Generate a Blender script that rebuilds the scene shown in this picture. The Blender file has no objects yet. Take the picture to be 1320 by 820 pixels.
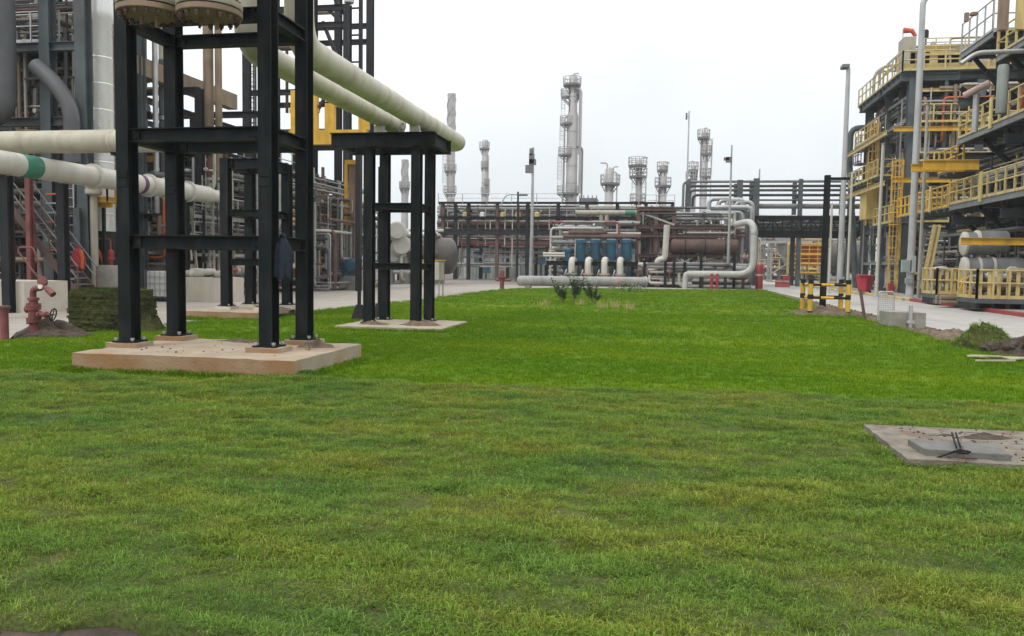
import bpy, math, random
import numpy as np
from mathutils import Vector, Matrix

scene = bpy.context.scene
COL = scene.collection
rad = math.radians

# ------------------------------------------------------------------ camera
CAM = Vector((0.0, 0.0, 1.6))
FPX, PW, PH = 1056.0, 1320.0, 820.0


def _cam_axes(yaw, pitch, roll):
    y, p, r = rad(yaw), rad(pitch), rad(roll)
    f = Vector((-math.sin(y) * math.cos(p), math.cos(y) * math.cos(p), math.sin(p)))
    r0 = Vector((math.cos(y), math.sin(y), 0))
    u0 = r0.cross(f)
    return r0 * math.cos(r) + u0 * math.sin(r), u0 * math.cos(r) - r0 * math.sin(r), f


CR, CU, CF = _cam_axes(10.3, -3.75, 0.85)
cd = bpy.data.cameras.new('camera')
cam = bpy.data.objects.new('camera', cd)
COL.objects.link(cam)
cam.matrix_world = Matrix(((CR.x, CU.x, -CF.x, CAM.x), (CR.y, CU.y, -CF.y, CAM.y), (CR.z, CU.z, -CF.z, CAM.z), (0, 0, 0, 1)))
cd.sensor_width = 36.0
cd.lens = 36.0 * FPX / PW
cd.clip_start = 0.05
cd.clip_end = 6000
scene.camera = cam

# ------------------------------------------------------------------ world: overcast sky
SUN_EL, SUN_AZ = rad(52), rad(215)
world = bpy.data.worlds.new('World')
scene.world = world
world.use_nodes = True
wn = world.node_tree
wn.nodes.clear()
wl = wn.links
w_out = wn.nodes.new('ShaderNodeOutputWorld')
bg_sky = wn.nodes.new('ShaderNodeBackground')
bg_cloud = wn.nodes.new('ShaderNodeBackground')
w_add = wn.nodes.new('ShaderNodeMixShader')
sky = wn.nodes.new('ShaderNodeTexSky')
sky.sky_type = 'NISHITA'
sky.sun_disc = False
sky.sun_elevation = SUN_EL
sky.sun_rotation = SUN_AZ
bg_sky.inputs[1].default_value = 0.09
wl.new(sky.outputs[0], bg_sky.inputs[0])
# the cloud deck: brighter overhead than at the horizon, as an overcast sky is, with soft mottling
tc = wn.nodes.new('ShaderNodeTexCoord')
sep = wn.nodes.new('ShaderNodeSeparateXYZ')
wl.new(tc.outputs['Generated'], sep.inputs[0])
ramp = wn.nodes.new('ShaderNodeValToRGB')
ramp.color_ramp.elements[0].position = 0.0
ramp.color_ramp.elements[0].color = (0.755, 0.82, 0.855, 1)
ramp.color_ramp.elements[1].position = 0.42
ramp.color_ramp.elements[1].color = (1.0, 1.0, 1.0, 1)
wl.new(sep.outputs[2], ramp.inputs[0])
nz = wn.nodes.new('ShaderNodeTexNoise')
nz.inputs['Scale'].default_value = 2.6
nz.inputs['Detail'].default_value = 4
wl.new(tc.outputs['Generated'], nz.inputs['Vector'])
mr = wn.nodes.new('ShaderNodeMapRange')
mr.inputs[1].default_value = 0.3
mr.inputs[2].default_value = 0.7
mr.inputs[3].default_value = 0.90
mr.inputs[4].default_value = 1.10
wl.new(nz.outputs[0], mr.inputs[0])
zr = wn.nodes.new('ShaderNodeMapRange')
zr.inputs[1].default_value = 0.0
zr.inputs[2].default_value = 0.8
zr.inputs[3].default_value = 1.07
zr.inputs[4].default_value = 1.85
wl.new(sep.outputs[2], zr.inputs[0])
mu = wn.nodes.new('ShaderNodeMath')
mu.operation = 'MULTIPLY'
wl.new(mr.outputs[0], mu.inputs[0])
wl.new(zr.outputs[0], mu.inputs[1])
wl.new(ramp.outputs[0], bg_cloud.inputs[0])
wl.new(mu.outputs[0], bg_cloud.inputs[1])
w_add.inputs[0].default_value = 0.93
wl.new(bg_sky.outputs[0], w_add.inputs[1])
wl.new(bg_cloud.outputs[0], w_add.inputs[2])
wl.new(w_add.outputs[0], w_out.inputs[0])

sd = bpy.data.lights.new('sun', 'SUN')
sd.energy = 1.2
sd.angle = rad(14)
sd.color = (1.0, 0.965, 0.91)
sun = bpy.data.objects.new('sun', sd)
COL.objects.link(sun)
sdir = Vector((math.sin(SUN_AZ) * math.cos(SUN_EL), math.cos(SUN_AZ) * math.cos(SUN_EL), math.sin(SUN_EL)))
sun.rotation_euler = sdir.to_track_quat('Z', 'Y').to_euler()

scene.view_settings.view_transform = 'Standard'
scene.view_settings.look = 'None'
scene.view_settings.exposure = 0.0
scene.view_settings.gamma = 1.0
scene.render.engine = 'CYCLES'
scene.cycles.max_bounces = 6
scene.cycles.diffuse_bounces = 3


# ------------------------------------------------------------------ helpers
def ray(px, py):
    return CF + CR * ((px - PW / 2) / FPX) - CU * ((py - PH / 2) / FPX)


def at(px, py, Y):
    """Photograph pixel -> the point it shows at distance Y along the plant axis."""
    d = ray(px, py)
    return CAM + d * (Y / d.y)


def ground(px, py, z=0.0):
    d = ray(px, py)
    return CAM + d * ((z - CAM.z) / d.z)


def path(pts, r=0.3, n=4):
    """Round the corners of a polyline (pipe elbows)."""
    pts = [Vector(p) for p in pts]
    out = [pts[0]]
    for i in range(1, len(pts) - 1):
        a, b, c = pts[i - 1], pts[i], pts[i + 1]
        d1, d2 = (a - b), (c - b)
        rr = min(r, d1.length * 0.48, d2.length * 0.48)
        p, q = b + d1.normalized() * rr, b + d2.normalized() * rr
        for k in range(n + 1):
            t = k / n
            out.append(p * (1 - t) ** 2 + b * 2 * t * (1 - t) + q * t * t)
    out.append(pts[-1])
    return out


class MB:
    def __init__(self):
        self.v, self.f = [], []

    def box(self, x0, x1, y0, y1, z0, z1):
        b = len(self.v)
        self.v += [(x0, y0, z0), (x1, y0, z0), (x1, y1, z0), (x0, y1, z0), (x0, y0, z1), (x1, y0, z1), (x1, y1, z1), (x0, y1, z1)]
        self.f += [tuple(b + i for i in q) for q in ((0, 3, 2, 1), (4, 5, 6, 7), (0, 1, 5, 4), (1, 2, 6, 5), (2, 3, 7, 6), (3, 0, 4, 7))]
        return self

    def prism(self, prof, p0, p1, up=(0, 0, 1)):
        p0, p1 = Vector(p0), Vector(p1)
        d = (p1 - p0).normalized()
        up = Vector(up)
        if abs(d.dot(up)) > 0.98:
            up = Vector((0, 1, 0))
        s = d.cross(up).normalized()
        u = s.cross(d).normalized()
        b, n = len(self.v), len(prof)
        for p in (p0, p1):
            self.v += [tuple(p + s * a + u * c) for a, c in prof]
        self.f.append(tuple(b + i for i in range(n)))
        self.f.append(tuple(b + n + i for i in reversed(range(n))))
        for i in range(n):
            j = (i + 1) % n
            self.f.append((b + j, b + i, b + n + i, b + n + j))
        return self

    def bar(self, p0, p1, w, h=None, up=(0, 0, 1)):
        h = h or w
        return self.prism([(-w / 2, -h / 2), (w / 2, -h / 2), (w / 2, h / 2), (-w / 2, h / 2)], p0, p1, up)

    def ibeam(self, p0, p1, w, h, t=None, up=(0, 0, 1)):
        t = t or max(0.012, h * 0.08)
        a, b, k = w / 2, h / 2, t * 0.5
        return self.prism([(-a, -b), (a, -b), (a, -b + t), (k, -b + t), (k, b - t), (a, b - t), (a, b), (-a, b), (-a, b - t), (-k, b - t), (-k, -b + t), (-a, -b + t)], p0, p1, up)

    def tube(self, pts, r, n=10, r1=None):
        pts = [Vector(p) for p in pts]
        m = len(pts)
        d = (pts[1] - pts[0]).normalized()
        a = Vector((0, 0, 1)) if abs(d.z) < 0.9 else Vector((1, 0, 0))
        u = d.cross(a).normalized()
        b0 = len(self.v)
        for i, p in enumerate(pts):
            if 0 < i < m - 1:
                t = ((pts[i + 1] - p).normalized() + (p - pts[i - 1]).normalized())
                t = t.normalized() if t.length > 1e-6 else d
            elif i == 0:
                t = (pts[1] - p).normalized()
            else:
                t = (p - pts[i - 1]).normalized()
            u = (u - t * u.dot(t)).normalized()
            w = t.cross(u)
            rr = r if r1 is None else r + (r1 - r) * i / (m - 1)
            for k in range(n):
                an = 2 * math.pi * k / n
                self.v.append(tuple(p + (u * math.cos(an) + w * math.sin(an)) * rr))
        for i in range(m - 1):
            for k in range(n):
                j = (k + 1) % n
                self.f.append((b0 + i * n + k, b0 + i * n + j, b0 + (i + 1) * n + j, b0 + (i + 1) * n + k))
        self.f.append(tuple(b0 + k for k in reversed(range(n))))
        self.f.append(tuple(b0 + (m - 1) * n + k for k in range(n)))
        return self

    def lathe(self, prof, base=(0, 0, 0), axis=(0, 0, 1), n=16):
        """prof: list of (radius, distance along axis)."""
        base, ax = Vector(base), Vector(axis).normalized()
        a = Vector((0, 0, 1)) if abs(ax.z) < 0.9 else Vector((1, 0, 0))
        u = ax.cross(a).normalized()
        w = ax.cross(u)
        b0, m = len(self.v), len(prof)
        for r, h in prof:
            for k in range(n):
                an = 2 * math.pi * k / n
                self.v.append(tuple(base + ax * h + (u * math.cos(an) + w * math.sin(an)) * r))
        for i in range(m - 1):
            for k in range(n):
                j = (k + 1) % n
                self.f.append((b0 + i * n + k, b0 + i * n + j, b0 + (i + 1) * n + j, b0 + (i + 1) * n + k))
        if prof[0][0] > 1e-5:
            self.f.append(tuple(b0 + k for k in reversed(range(n))))
        if prof[-1][0] > 1e-5:
            self.f.append(tuple(b0 + (m - 1) * n + k for k in range(n)))
        return self

    def build(self, name, mat, parent=None, smooth=False, bevel=0.0, kind=None, label=None):
        me = bpy.data.meshes.new(name)
        off = Vector((0, 0, 0))
        q = parent
        while q is not None:
            off += q.location
            q = q.parent
        me.from_pydata([(x - off.x, y - off.y, z - off.z) for x, y, z in self.v], [], self.f)
        me.update()
        if smooth:
            me.shade_smooth()
            me.set_sharp_from_angle(angle=rad(42))
        me.materials.append(M[mat])
        o = bpy.data.objects.new(name, me)
        COL.objects.link(o)
        if parent:
            o.parent = parent
        if bevel:
            b = o.modifiers.new('bevel', 'BEVEL')
            b.width, b.segments, b.limit_method = bevel, 2, 'ANGLE'
        if kind:
            o['kind'] = kind
        if label:
            o['label'] = label
        return o


def thing(name, label, cat, loc, group=None):
    o = bpy.data.objects.new(name, None)
    COL.objects.link(o)
    o.location = loc
    o.empty_display_size = 0.2
    return tag(o, label, cat, group)


def tag(o, label, cat, group=None, kind=None):
    o['label'] = label
    o['category'] = cat
    if group:
        o['group'] = group
    if kind:
        o['kind'] = kind
    return o


def settle(o):
    """Move a top-level mesh's origin to the base of its shape."""
    me = o.data
    n = len(me.vertices)
    co = np.empty(n * 3)
    me.vertices.foreach_get('co', co)
    co = co.reshape(-1, 3)
    c = Vector(((co[:, 0].min() + co[:, 0].max()) / 2, (co[:, 1].min() + co[:, 1].max()) / 2, co[:, 2].min()))
    me.transform(Matrix.Translation(-c))
    o.location = c
    return o


def copy_tree(o, parent=None):
    c = o.copy()
    COL.objects.link(c)
    if parent:
        c.parent = parent
    for ch in o.children:
        copy_tree(ch, c)
    return c


# ------------------------------------------------------------------ materials
M = {}


def new_mat(name):
    m = bpy.data.materials.new(name)
    m.use_nodes = True
    M[name] = m
    nt = m.node_tree
    return m, nt, nt.nodes['Principled BSDF']


def add_noise(nt, scale, detail=4, stretch=None, pos=None):
    n = nt.nodes.new('ShaderNodeTexNoise')
    n.inputs['Scale'].default_value = scale
    n.inputs['Detail'].default_value = detail
    if pos is None:
        pos = nt.nodes.new('ShaderNodeNewGeometry').outputs['Position']
    if stretch:
        mp = nt.nodes.new('ShaderNodeMapping')
        mp.inputs['Scale'].default_value = stretch
        nt.links.new(pos, mp.inputs['Vector'])
        pos = mp.outputs[0]
    nt.links.new(pos, n.inputs['Vector'])
    return n.outputs[0]


def ramp_of(nt, src, stops):
    r = nt.nodes.new('ShaderNodeValToRGB')
    e = r.color_ramp.elements
    while len(e) < len(stops):
        e.new(0.5)
    for el, (p, c) in zip(e, stops):
        el.position = p
        el.color = (c[0], c[1], c[2], 1)
    nt.links.new(src, r.inputs[0])
    return r.outputs[0]


def mix_col(nt, fac, a, b):
    m = nt.nodes.new('ShaderNodeMix')
    m.data_type = 'RGBA'
    for i, x in ((0, fac), (6, a), (7, b)):
        if hasattr(x, 'links'):
            nt.links.new(x, m.inputs[i])
        elif i == 0:
            m.inputs[0].default_value = x
        else:
            m.inputs[i].default_value = (x[0], x[1], x[2], 1)
    return m.outputs[2]


def mat(name, col, rough=0.55, metal=0.0, var=0.18, scale=3.0, grime=None, gamt=0.35, gscale=1.2, streak=True, bump=0.0, bscale=30, spec=0.4):
    """Paint or metal with mottling, vertical run-off streaks and patches of grime or rust."""
    m, nt, b = new_mat(name)
    lo = [c * (1 - var) for c in col]
    hi = [min(1, c * (1 + var)) for c in col]
    c = ramp_of(nt, add_noise(nt, scale), [(0.3, lo), (0.7, hi)])
    if grime:
        g = add_noise(nt, gscale, 6, (2.6, 2.6, 0.5) if streak else None)
        f = ramp_of(nt, g, [(0.48, (0, 0, 0)), (0.72, (gamt, gamt, gamt))])
        c = mix_col(nt, f, c, grime)
    nt.links.new(c, b.inputs['Base Color'])
    b.inputs['Metallic'].default_value = metal
    b.inputs['Specular IOR Level'].default_value = spec
    rr = nt.nodes.new('ShaderNodeMapRange')
    rr.inputs[3].default_value = max(0.05, rough - 0.12)
    rr.inputs[4].default_value = min(1, rough + 0.12)
    nt.links.new(add_noise(nt, scale * 2.3), rr.inputs[0])
    nt.links.new(rr.outputs[0], b.inputs['Roughness'])
    if bump:
        bp = nt.nodes.new('ShaderNodeBump')
        bp.inputs['Strength'].default_value = bump
        bp.inputs['Distance'].default_value = 0.02
        nt.links.new(add_noise(nt, bscale, 6), bp.inputs['Height'])
        nt.links.new(bp.outputs[0], b.inputs['Normal'])
    return m


RUST = (0.13, 0.055, 0.03)
DIRT = (0.16, 0.12, 0.08)
mat('black_steel', (0.0065, 0.0105, 0.0115), 0.58, 0, 0.35, 3, (0.10, 0.085, 0.065), 0.16, 2.4, spec=0.16)
mat('dark_steel', (0.017, 0.021, 0.024), 0.6, 0, 0.3, 1.5, RUST, 0.22, spec=0.18)
mat('slate_steel', (0.082, 0.102, 0.110), 0.6, 0, 0.25, 1.5, RUST, 0.25, spec=0.2)
mat('grey_steel', (0.17, 0.185, 0.19), 0.5, 0, 0.2, 1.5, RUST, 0.25)
mat('galvanised', (0.42, 0.43, 0.43), 0.42, 0.5, 0.15, 2, DIRT, 0.3)
mat('cream_pipe', (0.55, 0.53, 0.43), 0.5, 0, 0.09, 1.2, (0.30, 0.245, 0.16), 0.55)
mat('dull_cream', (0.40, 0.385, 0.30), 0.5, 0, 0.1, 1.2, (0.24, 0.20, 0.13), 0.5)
mat('white_pipe', (0.475, 0.465, 0.415), 0.45, 0, 0.08, 1.2, (0.34, 0.28, 0.2), 0.4)
mat('grey_pipe', (0.29, 0.295, 0.28), 0.5, 0, 0.15, 1.2, RUST, 0.3)
mat('dark_pipe', (0.085, 0.09, 0.095), 0.5, 0, 0.2, 1.2, RUST, 0.25)
mat('silver_cladding', (0.80, 0.81, 0.80), 0.28, 0.35, 0.05, 0.6, (0.45, 0.44, 0.42), 0.3)
mat('tower_cladding', (0.40, 0.39, 0.39), 0.5, 0.3, 0.12, 0.4, (0.25, 0.2, 0.17), 0.5, 0.25)
mat('tower_steel', (0.15, 0.15, 0.155), 0.6, 0.1, 0.2, 0.4)
mat('rust_pipe', (0.115, 0.068, 0.058), 0.7, 0, 0.25, 1.5, (0.05, 0.036, 0.034), 0.6)
mat('red_pipe', (0.22, 0.075, 0.068), 0.6, 0, 0.25, 1.5, RUST, 0.5)
mat('pink_pipe', (0.42, 0.30, 0.27), 0.6, 0, 0.15, 1.5, RUST, 0.3)
mat('tan_cladding', (0.24, 0.175, 0.115), 0.6, 0, 0.2, 1.2, (0.09, 0.06, 0.04), 0.5)
mat('yellow_paint', (0.62, 0.37, 0.035), 0.5, 0, 0.12, 2, RUST, 0.35)
mat('pale_grey', (0.41, 0.42, 0.395), 0.5, 0, 0.1, 1.2, RUST, 0.25)
mat('pale_yellow', (0.55, 0.43, 0.17), 0.5, 0, 0.12, 1.5, (0.25, 0.16, 0.07), 0.45)
mat('red_paint', (0.30, 0.035, 0.042), 0.5, 0, 0.18, 2, RUST, 0.4)
mat('bin_red', (0.42, 0.035, 0.055), 0.5, 0, 0.12, 2, RUST, 0.2)
mat('hydrant_red', (0.185, 0.056, 0.052), 0.6, 0, 0.25, 6, (0.12, 0.06, 0.05), 0.5, 4)
mat('blue_paint', (0.022, 0.095, 0.145), 0.45, 0, 0.2, 2, (0.02, 0.05, 0.08), 0.4)
mat('light_blue', (0.16, 0.32, 0.46), 0.5, 0, 0.15, 2)
mat('green_paint', (0.035, 0.17, 0.11), 0.5, 0, 0.12, 2)
mat('purple_paint', (0.095, 0.025, 0.09), 0.5, 0, 0.12, 2)
mat('orange_paint', (0.50, 0.11, 0.03), 0.55, 0, 0.2, 2, RUST, 0.3)
mat('white_paint', (0.74, 0.74, 0.72), 0.45, 0, 0.08, 2, DIRT, 0.3)
mat('lamp_paint', (0.44, 0.455, 0.46), 0.45, 0.2, 0.08, 2, DIRT, 0.25)
mat('box_green', (0.26, 0.33, 0.31), 0.5, 0, 0.1, 2, DIRT, 0.3)
mat('shed_sheet', (0.25, 0.285, 0.265), 0.6, 0, 0.12, 0.8, DIRT, 0.4)
mat('beige_panel', (0.36, 0.34, 0.27), 0.6, 0, 0.15, 0.8, DIRT, 0.5)
mat('concrete', (0.40, 0.345, 0.265), 0.9, 0, 0.14, 4, (0.22, 0.17, 0.12), 0.5, 2.0, False, 0.5)
mat('slab_concrete', (0.37, 0.305, 0.225), 0.9, 0, 0.12, 3, (0.30, 0.165, 0.075), 0.75, 1.6, False, 0.5)
# the slabs' faces towards the lawn are stained by orange mud splashed up from the ground
def mud_face(name):
    nt = M[name].node_tree
    b = nt.nodes['Principled BSDF']
    src = b.inputs['Base Color'].links[0].from_socket
    g = nt.nodes.new('ShaderNodeNewGeometry')
    s = nt.nodes.new('ShaderNodeSeparateXYZ')
    nt.links.new(g.outputs['True Normal'], s.inputs[0])
    mr_ = nt.nodes.new('ShaderNodeMapRange')
    mr_.inputs[1].default_value, mr_.inputs[2].default_value = -0.5, -0.8
    mr_.inputs[3].default_value, mr_.inputs[4].default_value = 0, 1
    nt.links.new(s.outputs[1], mr_.inputs[0])
    n = ramp_of(nt, add_noise(nt, 2.2, 6), [(0.3, (0.35, 0.35, 0.35)), (0.65, (0.95, 0.95, 0.95))])
    m_ = nt.nodes.new('ShaderNodeMath')
    m_.operation = 'MULTIPLY'
    nt.links.new(mr_.outputs[0], m_.inputs[0])
    nt.links.new(n, m_.inputs[1])
    nt.links.new(mix_col(nt, m_.outputs[0], src, (0.27, 0.145, 0.062)), b.inputs['Base Color'])


mud_face('slab_concrete')
mat('pale_concrete', (0.52, 0.48, 0.41), 0.9, 0, 0.10, 3, (0.38, 0.32, 0.22), 0.5, 1.5, False, 0.4)
mat('grey_concrete', (0.27, 0.26, 0.23), 0.9, 0, 0.15, 4, (0.14, 0.13, 0.10), 0.5, 2.5, False, 0.5)
mat('cover_concrete', (0.20, 0.18, 0.145), 0.9, 0, 0.3, 9, (0.15, 0.09, 0.062), 0.9, 3.5, False, 0.8, 60)
mat('lid_concrete', (0.15, 0.152, 0.14), 0.85, 0, 0.15, 9, (0.14, 0.12, 0.1), 0.5, 4, False, 0.5, 60)
mat('soil', (0.13, 0.095, 0.065), 1.0, 0, 0.35, 7, (0.24, 0.19, 0.13), 0.7, 5, False, 1.0, 25)
mat('dark_soil', (0.060, 0.045, 0.034), 1.0, 0, 0.4, 9, (0.14, 0.10, 0.07), 0.5, 8, False, 1.0, 25)
mat('straw', (0.36, 0.31, 0.12), 0.9, 0, 0.3, 9)
mat('board', (0.44, 0.39, 0.29), 0.8, 0, 0.15, 6, DIRT, 0.4)
mat('jacket_navy', (0.013, 0.018, 0.032), 0.9, 0, 0.3, 8)
mat('jacket_red', (0.33, 0.04, 0.045), 0.9, 0, 0.25, 8)
mat('rubber', (0.012, 0.012, 0.013), 0.8, 0, 0.2, 5)
mat('ibc_plastic', (0.70, 0.71, 0.68), 0.45, 0, 0.05, 2)
mat('leaf_green', (0.125, 0.175, 0.095), 0.7, 0, 0.3, 20)
mat('bark', (0.13, 0.10, 0.07), 0.9, 0, 0.3, 20)
mat('lens_glass', (0.75, 0.76, 0.75), 0.2, 0, 0.03, 5)
mat('tank_dark', (0.085, 0.080, 0.074), 0.45, 0.2, 0.2, 0.7, (0.16, 0.13, 0.1), 0.5, 0.7)
mat('windsock', (0.55, 0.09, 0.05), 0.8, 0, 0.1, 5)


def grass_mat(name, stops, hue_noise, dry, blade=True, tuft_var=0.2, fine_lo=0.55):
    m, nt, b = new_mat(name)
    n1 = add_noise(nt, hue_noise, 5, (0.55, 1.25, 1))
    c = ramp_of(nt, n1, stops)
    n2 = add_noise(nt, hue_noise * 4.3, 4, (0.6, 1.2, 1))
    f = ramp_of(nt, n2, [(0.60, (0, 0, 0)), (0.80, (dry[3], dry[3], dry[3]))])
    c = mix_col(nt, f, c, dry[:3])
    if blade:
        oi = nt.nodes.new('ShaderNodeObjectInfo')
        h = nt.nodes.new('ShaderNodeHueSaturation')
        v = nt.nodes.new('ShaderNodeMapRange')
        v.inputs[3].default_value, v.inputs[4].default_value = 1 - tuft_var, 1 + tuft_var
        nt.links.new(oi.outputs['Random'], v.inputs[0])
        nt.links.new(v.outputs[0], h.inputs['Value'])
        nt.links.new(c, h.inputs['Color'])
        an = nt.nodes.new('ShaderNodeAttribute')
        an.attribute_name = 'tone'
        mt = nt.nodes.new('ShaderNodeMix')
        mt.data_type, mt.blend_type = 'RGBA', 'MULTIPLY'
        mt.inputs[0].default_value = 1
        nt.links.new(h.outputs[0], mt.inputs[6])
        nt.links.new(an.outputs['Color'], mt.inputs[7])
        c = mt.outputs[2]
        df = nt.nodes.new('ShaderNodeBsdfDiffuse')
        tr = nt.nodes.new('ShaderNodeBsdfTranslucent')
        mx = nt.nodes.new('ShaderNodeMixShader')
        mx.inputs[0].default_value = 0.38
        nt.links.new(c, df.inputs[0])
        nt.links.new(c, tr.inputs[0])
        nt.links.new(df.outputs[0], mx.inputs[1])
        nt.links.new(tr.outputs[0], mx.inputs[2])
        nt.links.new(mx.outputs[0], nt.nodes['Material Output'].inputs[0])
    else:
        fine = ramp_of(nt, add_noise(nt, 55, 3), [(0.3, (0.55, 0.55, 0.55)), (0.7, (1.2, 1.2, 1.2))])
        mm = nt.nodes.new('ShaderNodeMix')
        mm.data_type, mm.blend_type = 'RGBA', 'MULTIPLY'
        mm.inputs[0].default_value = 1
        nt.links.new(c, mm.inputs[6])
        nt.links.new(fine, mm.inputs[7])
        nt.links.new(mm.outputs[2], b.inputs['Base Color'])
        b.inputs['Roughness'].default_value = 1
        b.inputs['Specular IOR Level'].default_value = 0.1
        bp = nt.nodes.new('ShaderNodeBump')
        bp.inputs['Strength'].default_value = 0.6
        bp.inputs['Distance'].default_value = 0.03
        nt.links.new(add_noise(nt, 40, 5), bp.inputs['Height'])
        nt.links.new(bp.outputs[0], b.inputs['Normal'])
    return m


TURF = [(0.25, (0.125, 0.250, 0.054)), (0.45, (0.170, 0.285, 0.050)), (0.62, (0.235, 0.305, 0.050)), (0.80, (0.285, 0.300, 0.066))]
SHADED_THATCH = [(0.3, (0.060, 0.095, 0.024)), (0.7, (0.105, 0.115, 0.036))]  # thatch under the blades, darkened so gaps between clumps read as shade
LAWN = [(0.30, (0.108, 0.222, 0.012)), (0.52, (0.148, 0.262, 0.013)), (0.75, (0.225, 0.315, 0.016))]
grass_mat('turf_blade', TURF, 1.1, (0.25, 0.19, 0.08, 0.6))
grass_mat('turf_sheet', SHADED_THATCH, 1.1, (0.13, 0.095, 0.06, 0.8), False)
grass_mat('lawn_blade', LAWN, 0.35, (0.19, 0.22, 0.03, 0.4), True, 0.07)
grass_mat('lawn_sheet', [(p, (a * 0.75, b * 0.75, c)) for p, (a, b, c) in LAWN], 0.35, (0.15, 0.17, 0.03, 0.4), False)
grass_mat('sod_sheet', [(0.3, (0.040, 0.046, 0.020)), (0.7, (0.085, 0.090, 0.030))], 3.0, (0.12, 0.085, 0.05, 0.7), False)
grass_mat('sod_blade', [(0.3, (0.035, 0.060, 0.014)), (0.7, (0.075, 0.105, 0.022))], 2.0, (0.15, 0.12, 0.05, 0.6))


def paving(name, stops, scale, stain, joints=0):
    m, nt, b = new_mat(name)
    c = ramp_of(nt, add_noise(nt, scale, 8), stops)
    f = ramp_of(nt, add_noise(nt, 0.22, 6, (1.8, 0.35, 1)), [(0.5, (0, 0, 0)), (0.68, (0.6, 0.6, 0.6))])
    c = mix_col(nt, f, c, stain)
    f2 = ramp_of(nt, add_noise(nt, 1.3, 6), [(0.56, (0, 0, 0)), (0.75, (0.45, 0.45, 0.45))])
    c = mix_col(nt, f2, c, [x * 0.6 for x in stain])
    nt.links.new(c, b.inputs['Base Color'])
    b.inputs['Roughness'].default_value = 0.9
    bp = nt.nodes.new('ShaderNodeBump')
    bp.inputs['Strength'].default_value = 0.3
    bp.inputs['Distance'].default_value = 0.01
    nt.links.new(add_noise(nt, 40, 5), bp.inputs['Height'])
    nt.links.new(bp.outputs[0], b.inputs['Normal'])


paving('yard_concrete', [(0.3, (0.285, 0.258, 0.225)), (0.7, (0.37, 0.335, 0.295))], 2, (0.20, 0.178, 0.15))
paving('road_concrete', [(0.3, (0.355, 0.345, 0.32)), (0.7, (0.44, 0.428, 0.40))], 1.2, (0.26, 0.25, 0.23))
paving('plant_floor', [(0.3, (0.15, 0.135, 0.12)), (0.7, (0.23, 0.21, 0.19))], 1.2, (0.09, 0.08, 0.07))

def atX(px, py, X):
    d = ray(px, py)
    return CAM + d * (X / d.x)


def mpp(p):
    """Metres per photograph pixel at a point."""
    return (Vector(p) - CAM).dot(CF) / FPX


# ------------------------------------------------------------------ value noise for terrain
_rng = np.random.RandomState(7)
_lat = _rng.rand(256, 256)


def vnoise(x, y):
    xi, yi = np.floor(x).astype(int), np.floor(y).astype(int)
    fx, fy = x - xi, y - yi
    fx, fy = fx * fx * (3 - 2 * fx), fy * fy * (3 - 2 * fy)
    a, b = _lat[xi % 256, yi % 256], _lat[(xi + 1) % 256, yi % 256]
    c, d = _lat[xi % 256, (yi + 1) % 256], _lat[(xi + 1) % 256, (yi + 1) % 256]
    return (a * (1 - fx) + b * fx) * (1 - fy) + (c * (1 - fx) + d * fx) * fy - 0.5


def turf_z(x, y):
    return 0.045 + 0.035 * vnoise(x * 1.1 + 9, y * 1.6) + 0.042 * vnoise(x * 2.9, y * 5.5 + 3) + 0.05 * vnoise(x * 6.5 + 20, y * 11)


def lawn_z(x, y):
    return 0.004 + 0.03 * vnoise(x * 0.35 + 4, y * 0.35) + 0.012 * vnoise(x * 1.7, y * 1.7)


def turf_far(x):
    return 10.28 + 0.085 * x + 0.10 * np.sin(x * 1.3) + 0.35 * vnoise(x * 0.8 + 3, x * 0 + 5) + 0.2 * vnoise(x * 2.7, x * 0 + 1)


LY = [9.0, 13.48, 15.0, 17.6, 19.7, 22.0, 26.35, 36.6, 50.3, 53.8]
LX = [-13.6, -12.31, -12.04, -11.8, -12.0, -11.7, -10.97, -10.3, -10.15, -9.2]


def lawn_left(y):
    return np.interp(y, LY, LX) + 0.12 * vnoise(y * 1.4, y * 0 + 2)


def lawn_right(y):
    return np.interp(y, [9, 19, 29.5, 42.5, 62], [6.5, 6.6, 6.46, 6.72, 7.36]) + 0.14 * vnoise(y * 1.7, y * 0 + 8)


def far_edge(x):
    return np.interp(x, [-10.2, -9.2, 7.4], [50.5, 53.8, 62.0])


def sheet(name, mname, rows, kind, smooth=True):
    """rows: list of equally long lists of points."""
    v = [p for r in rows for p in r]
    n = len(rows[0])
    f = [(i * n + k, i * n + k + 1, (i + 1) * n + k + 1, (i + 1) * n + k) for i in range(len(rows) - 1) for k in range(n - 1)]
    me = bpy.data.meshes.new(name)
    me.from_pydata(v, [], f)
    if smooth:
        me.shade_smooth()
    me.materials.append(M[mname])
    o = bpy.data.objects.new(name, me)
    COL.objects.link(o)
    o['kind'] = kind
    return o


def flat(name, mname, x0, x1, y0, y1, z):
    return sheet(name, mname, [[(x0, y0, z), (x1, y0, z)], [(x0, y1, z), (x1, y1, z)]], 'structure', False)


# the setting
flat('ground', 'plant_floor', -2500, 2500, -800, 3200, -0.045)
flat('yard', 'yard_concrete', -19.5, -8.0, -12, 63, -0.035)
flat('road', 'road_concrete', 7.25, 12.8, -12, 150, -0.022)
flat('cross_road', 'yard_concrete', -19.4, 7.2, 60.5, 64.5, -0.030)
flat('dirt_verge', 'soil', 5.6, 7.55, -3, 64, -0.012)
flat('soil', 'dark_soil', -14, 8, -4, 10.6, -0.018)
flat('pavement', 'yard_concrete', 13.02, 15.4, 4, 110, 0.10)

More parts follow.
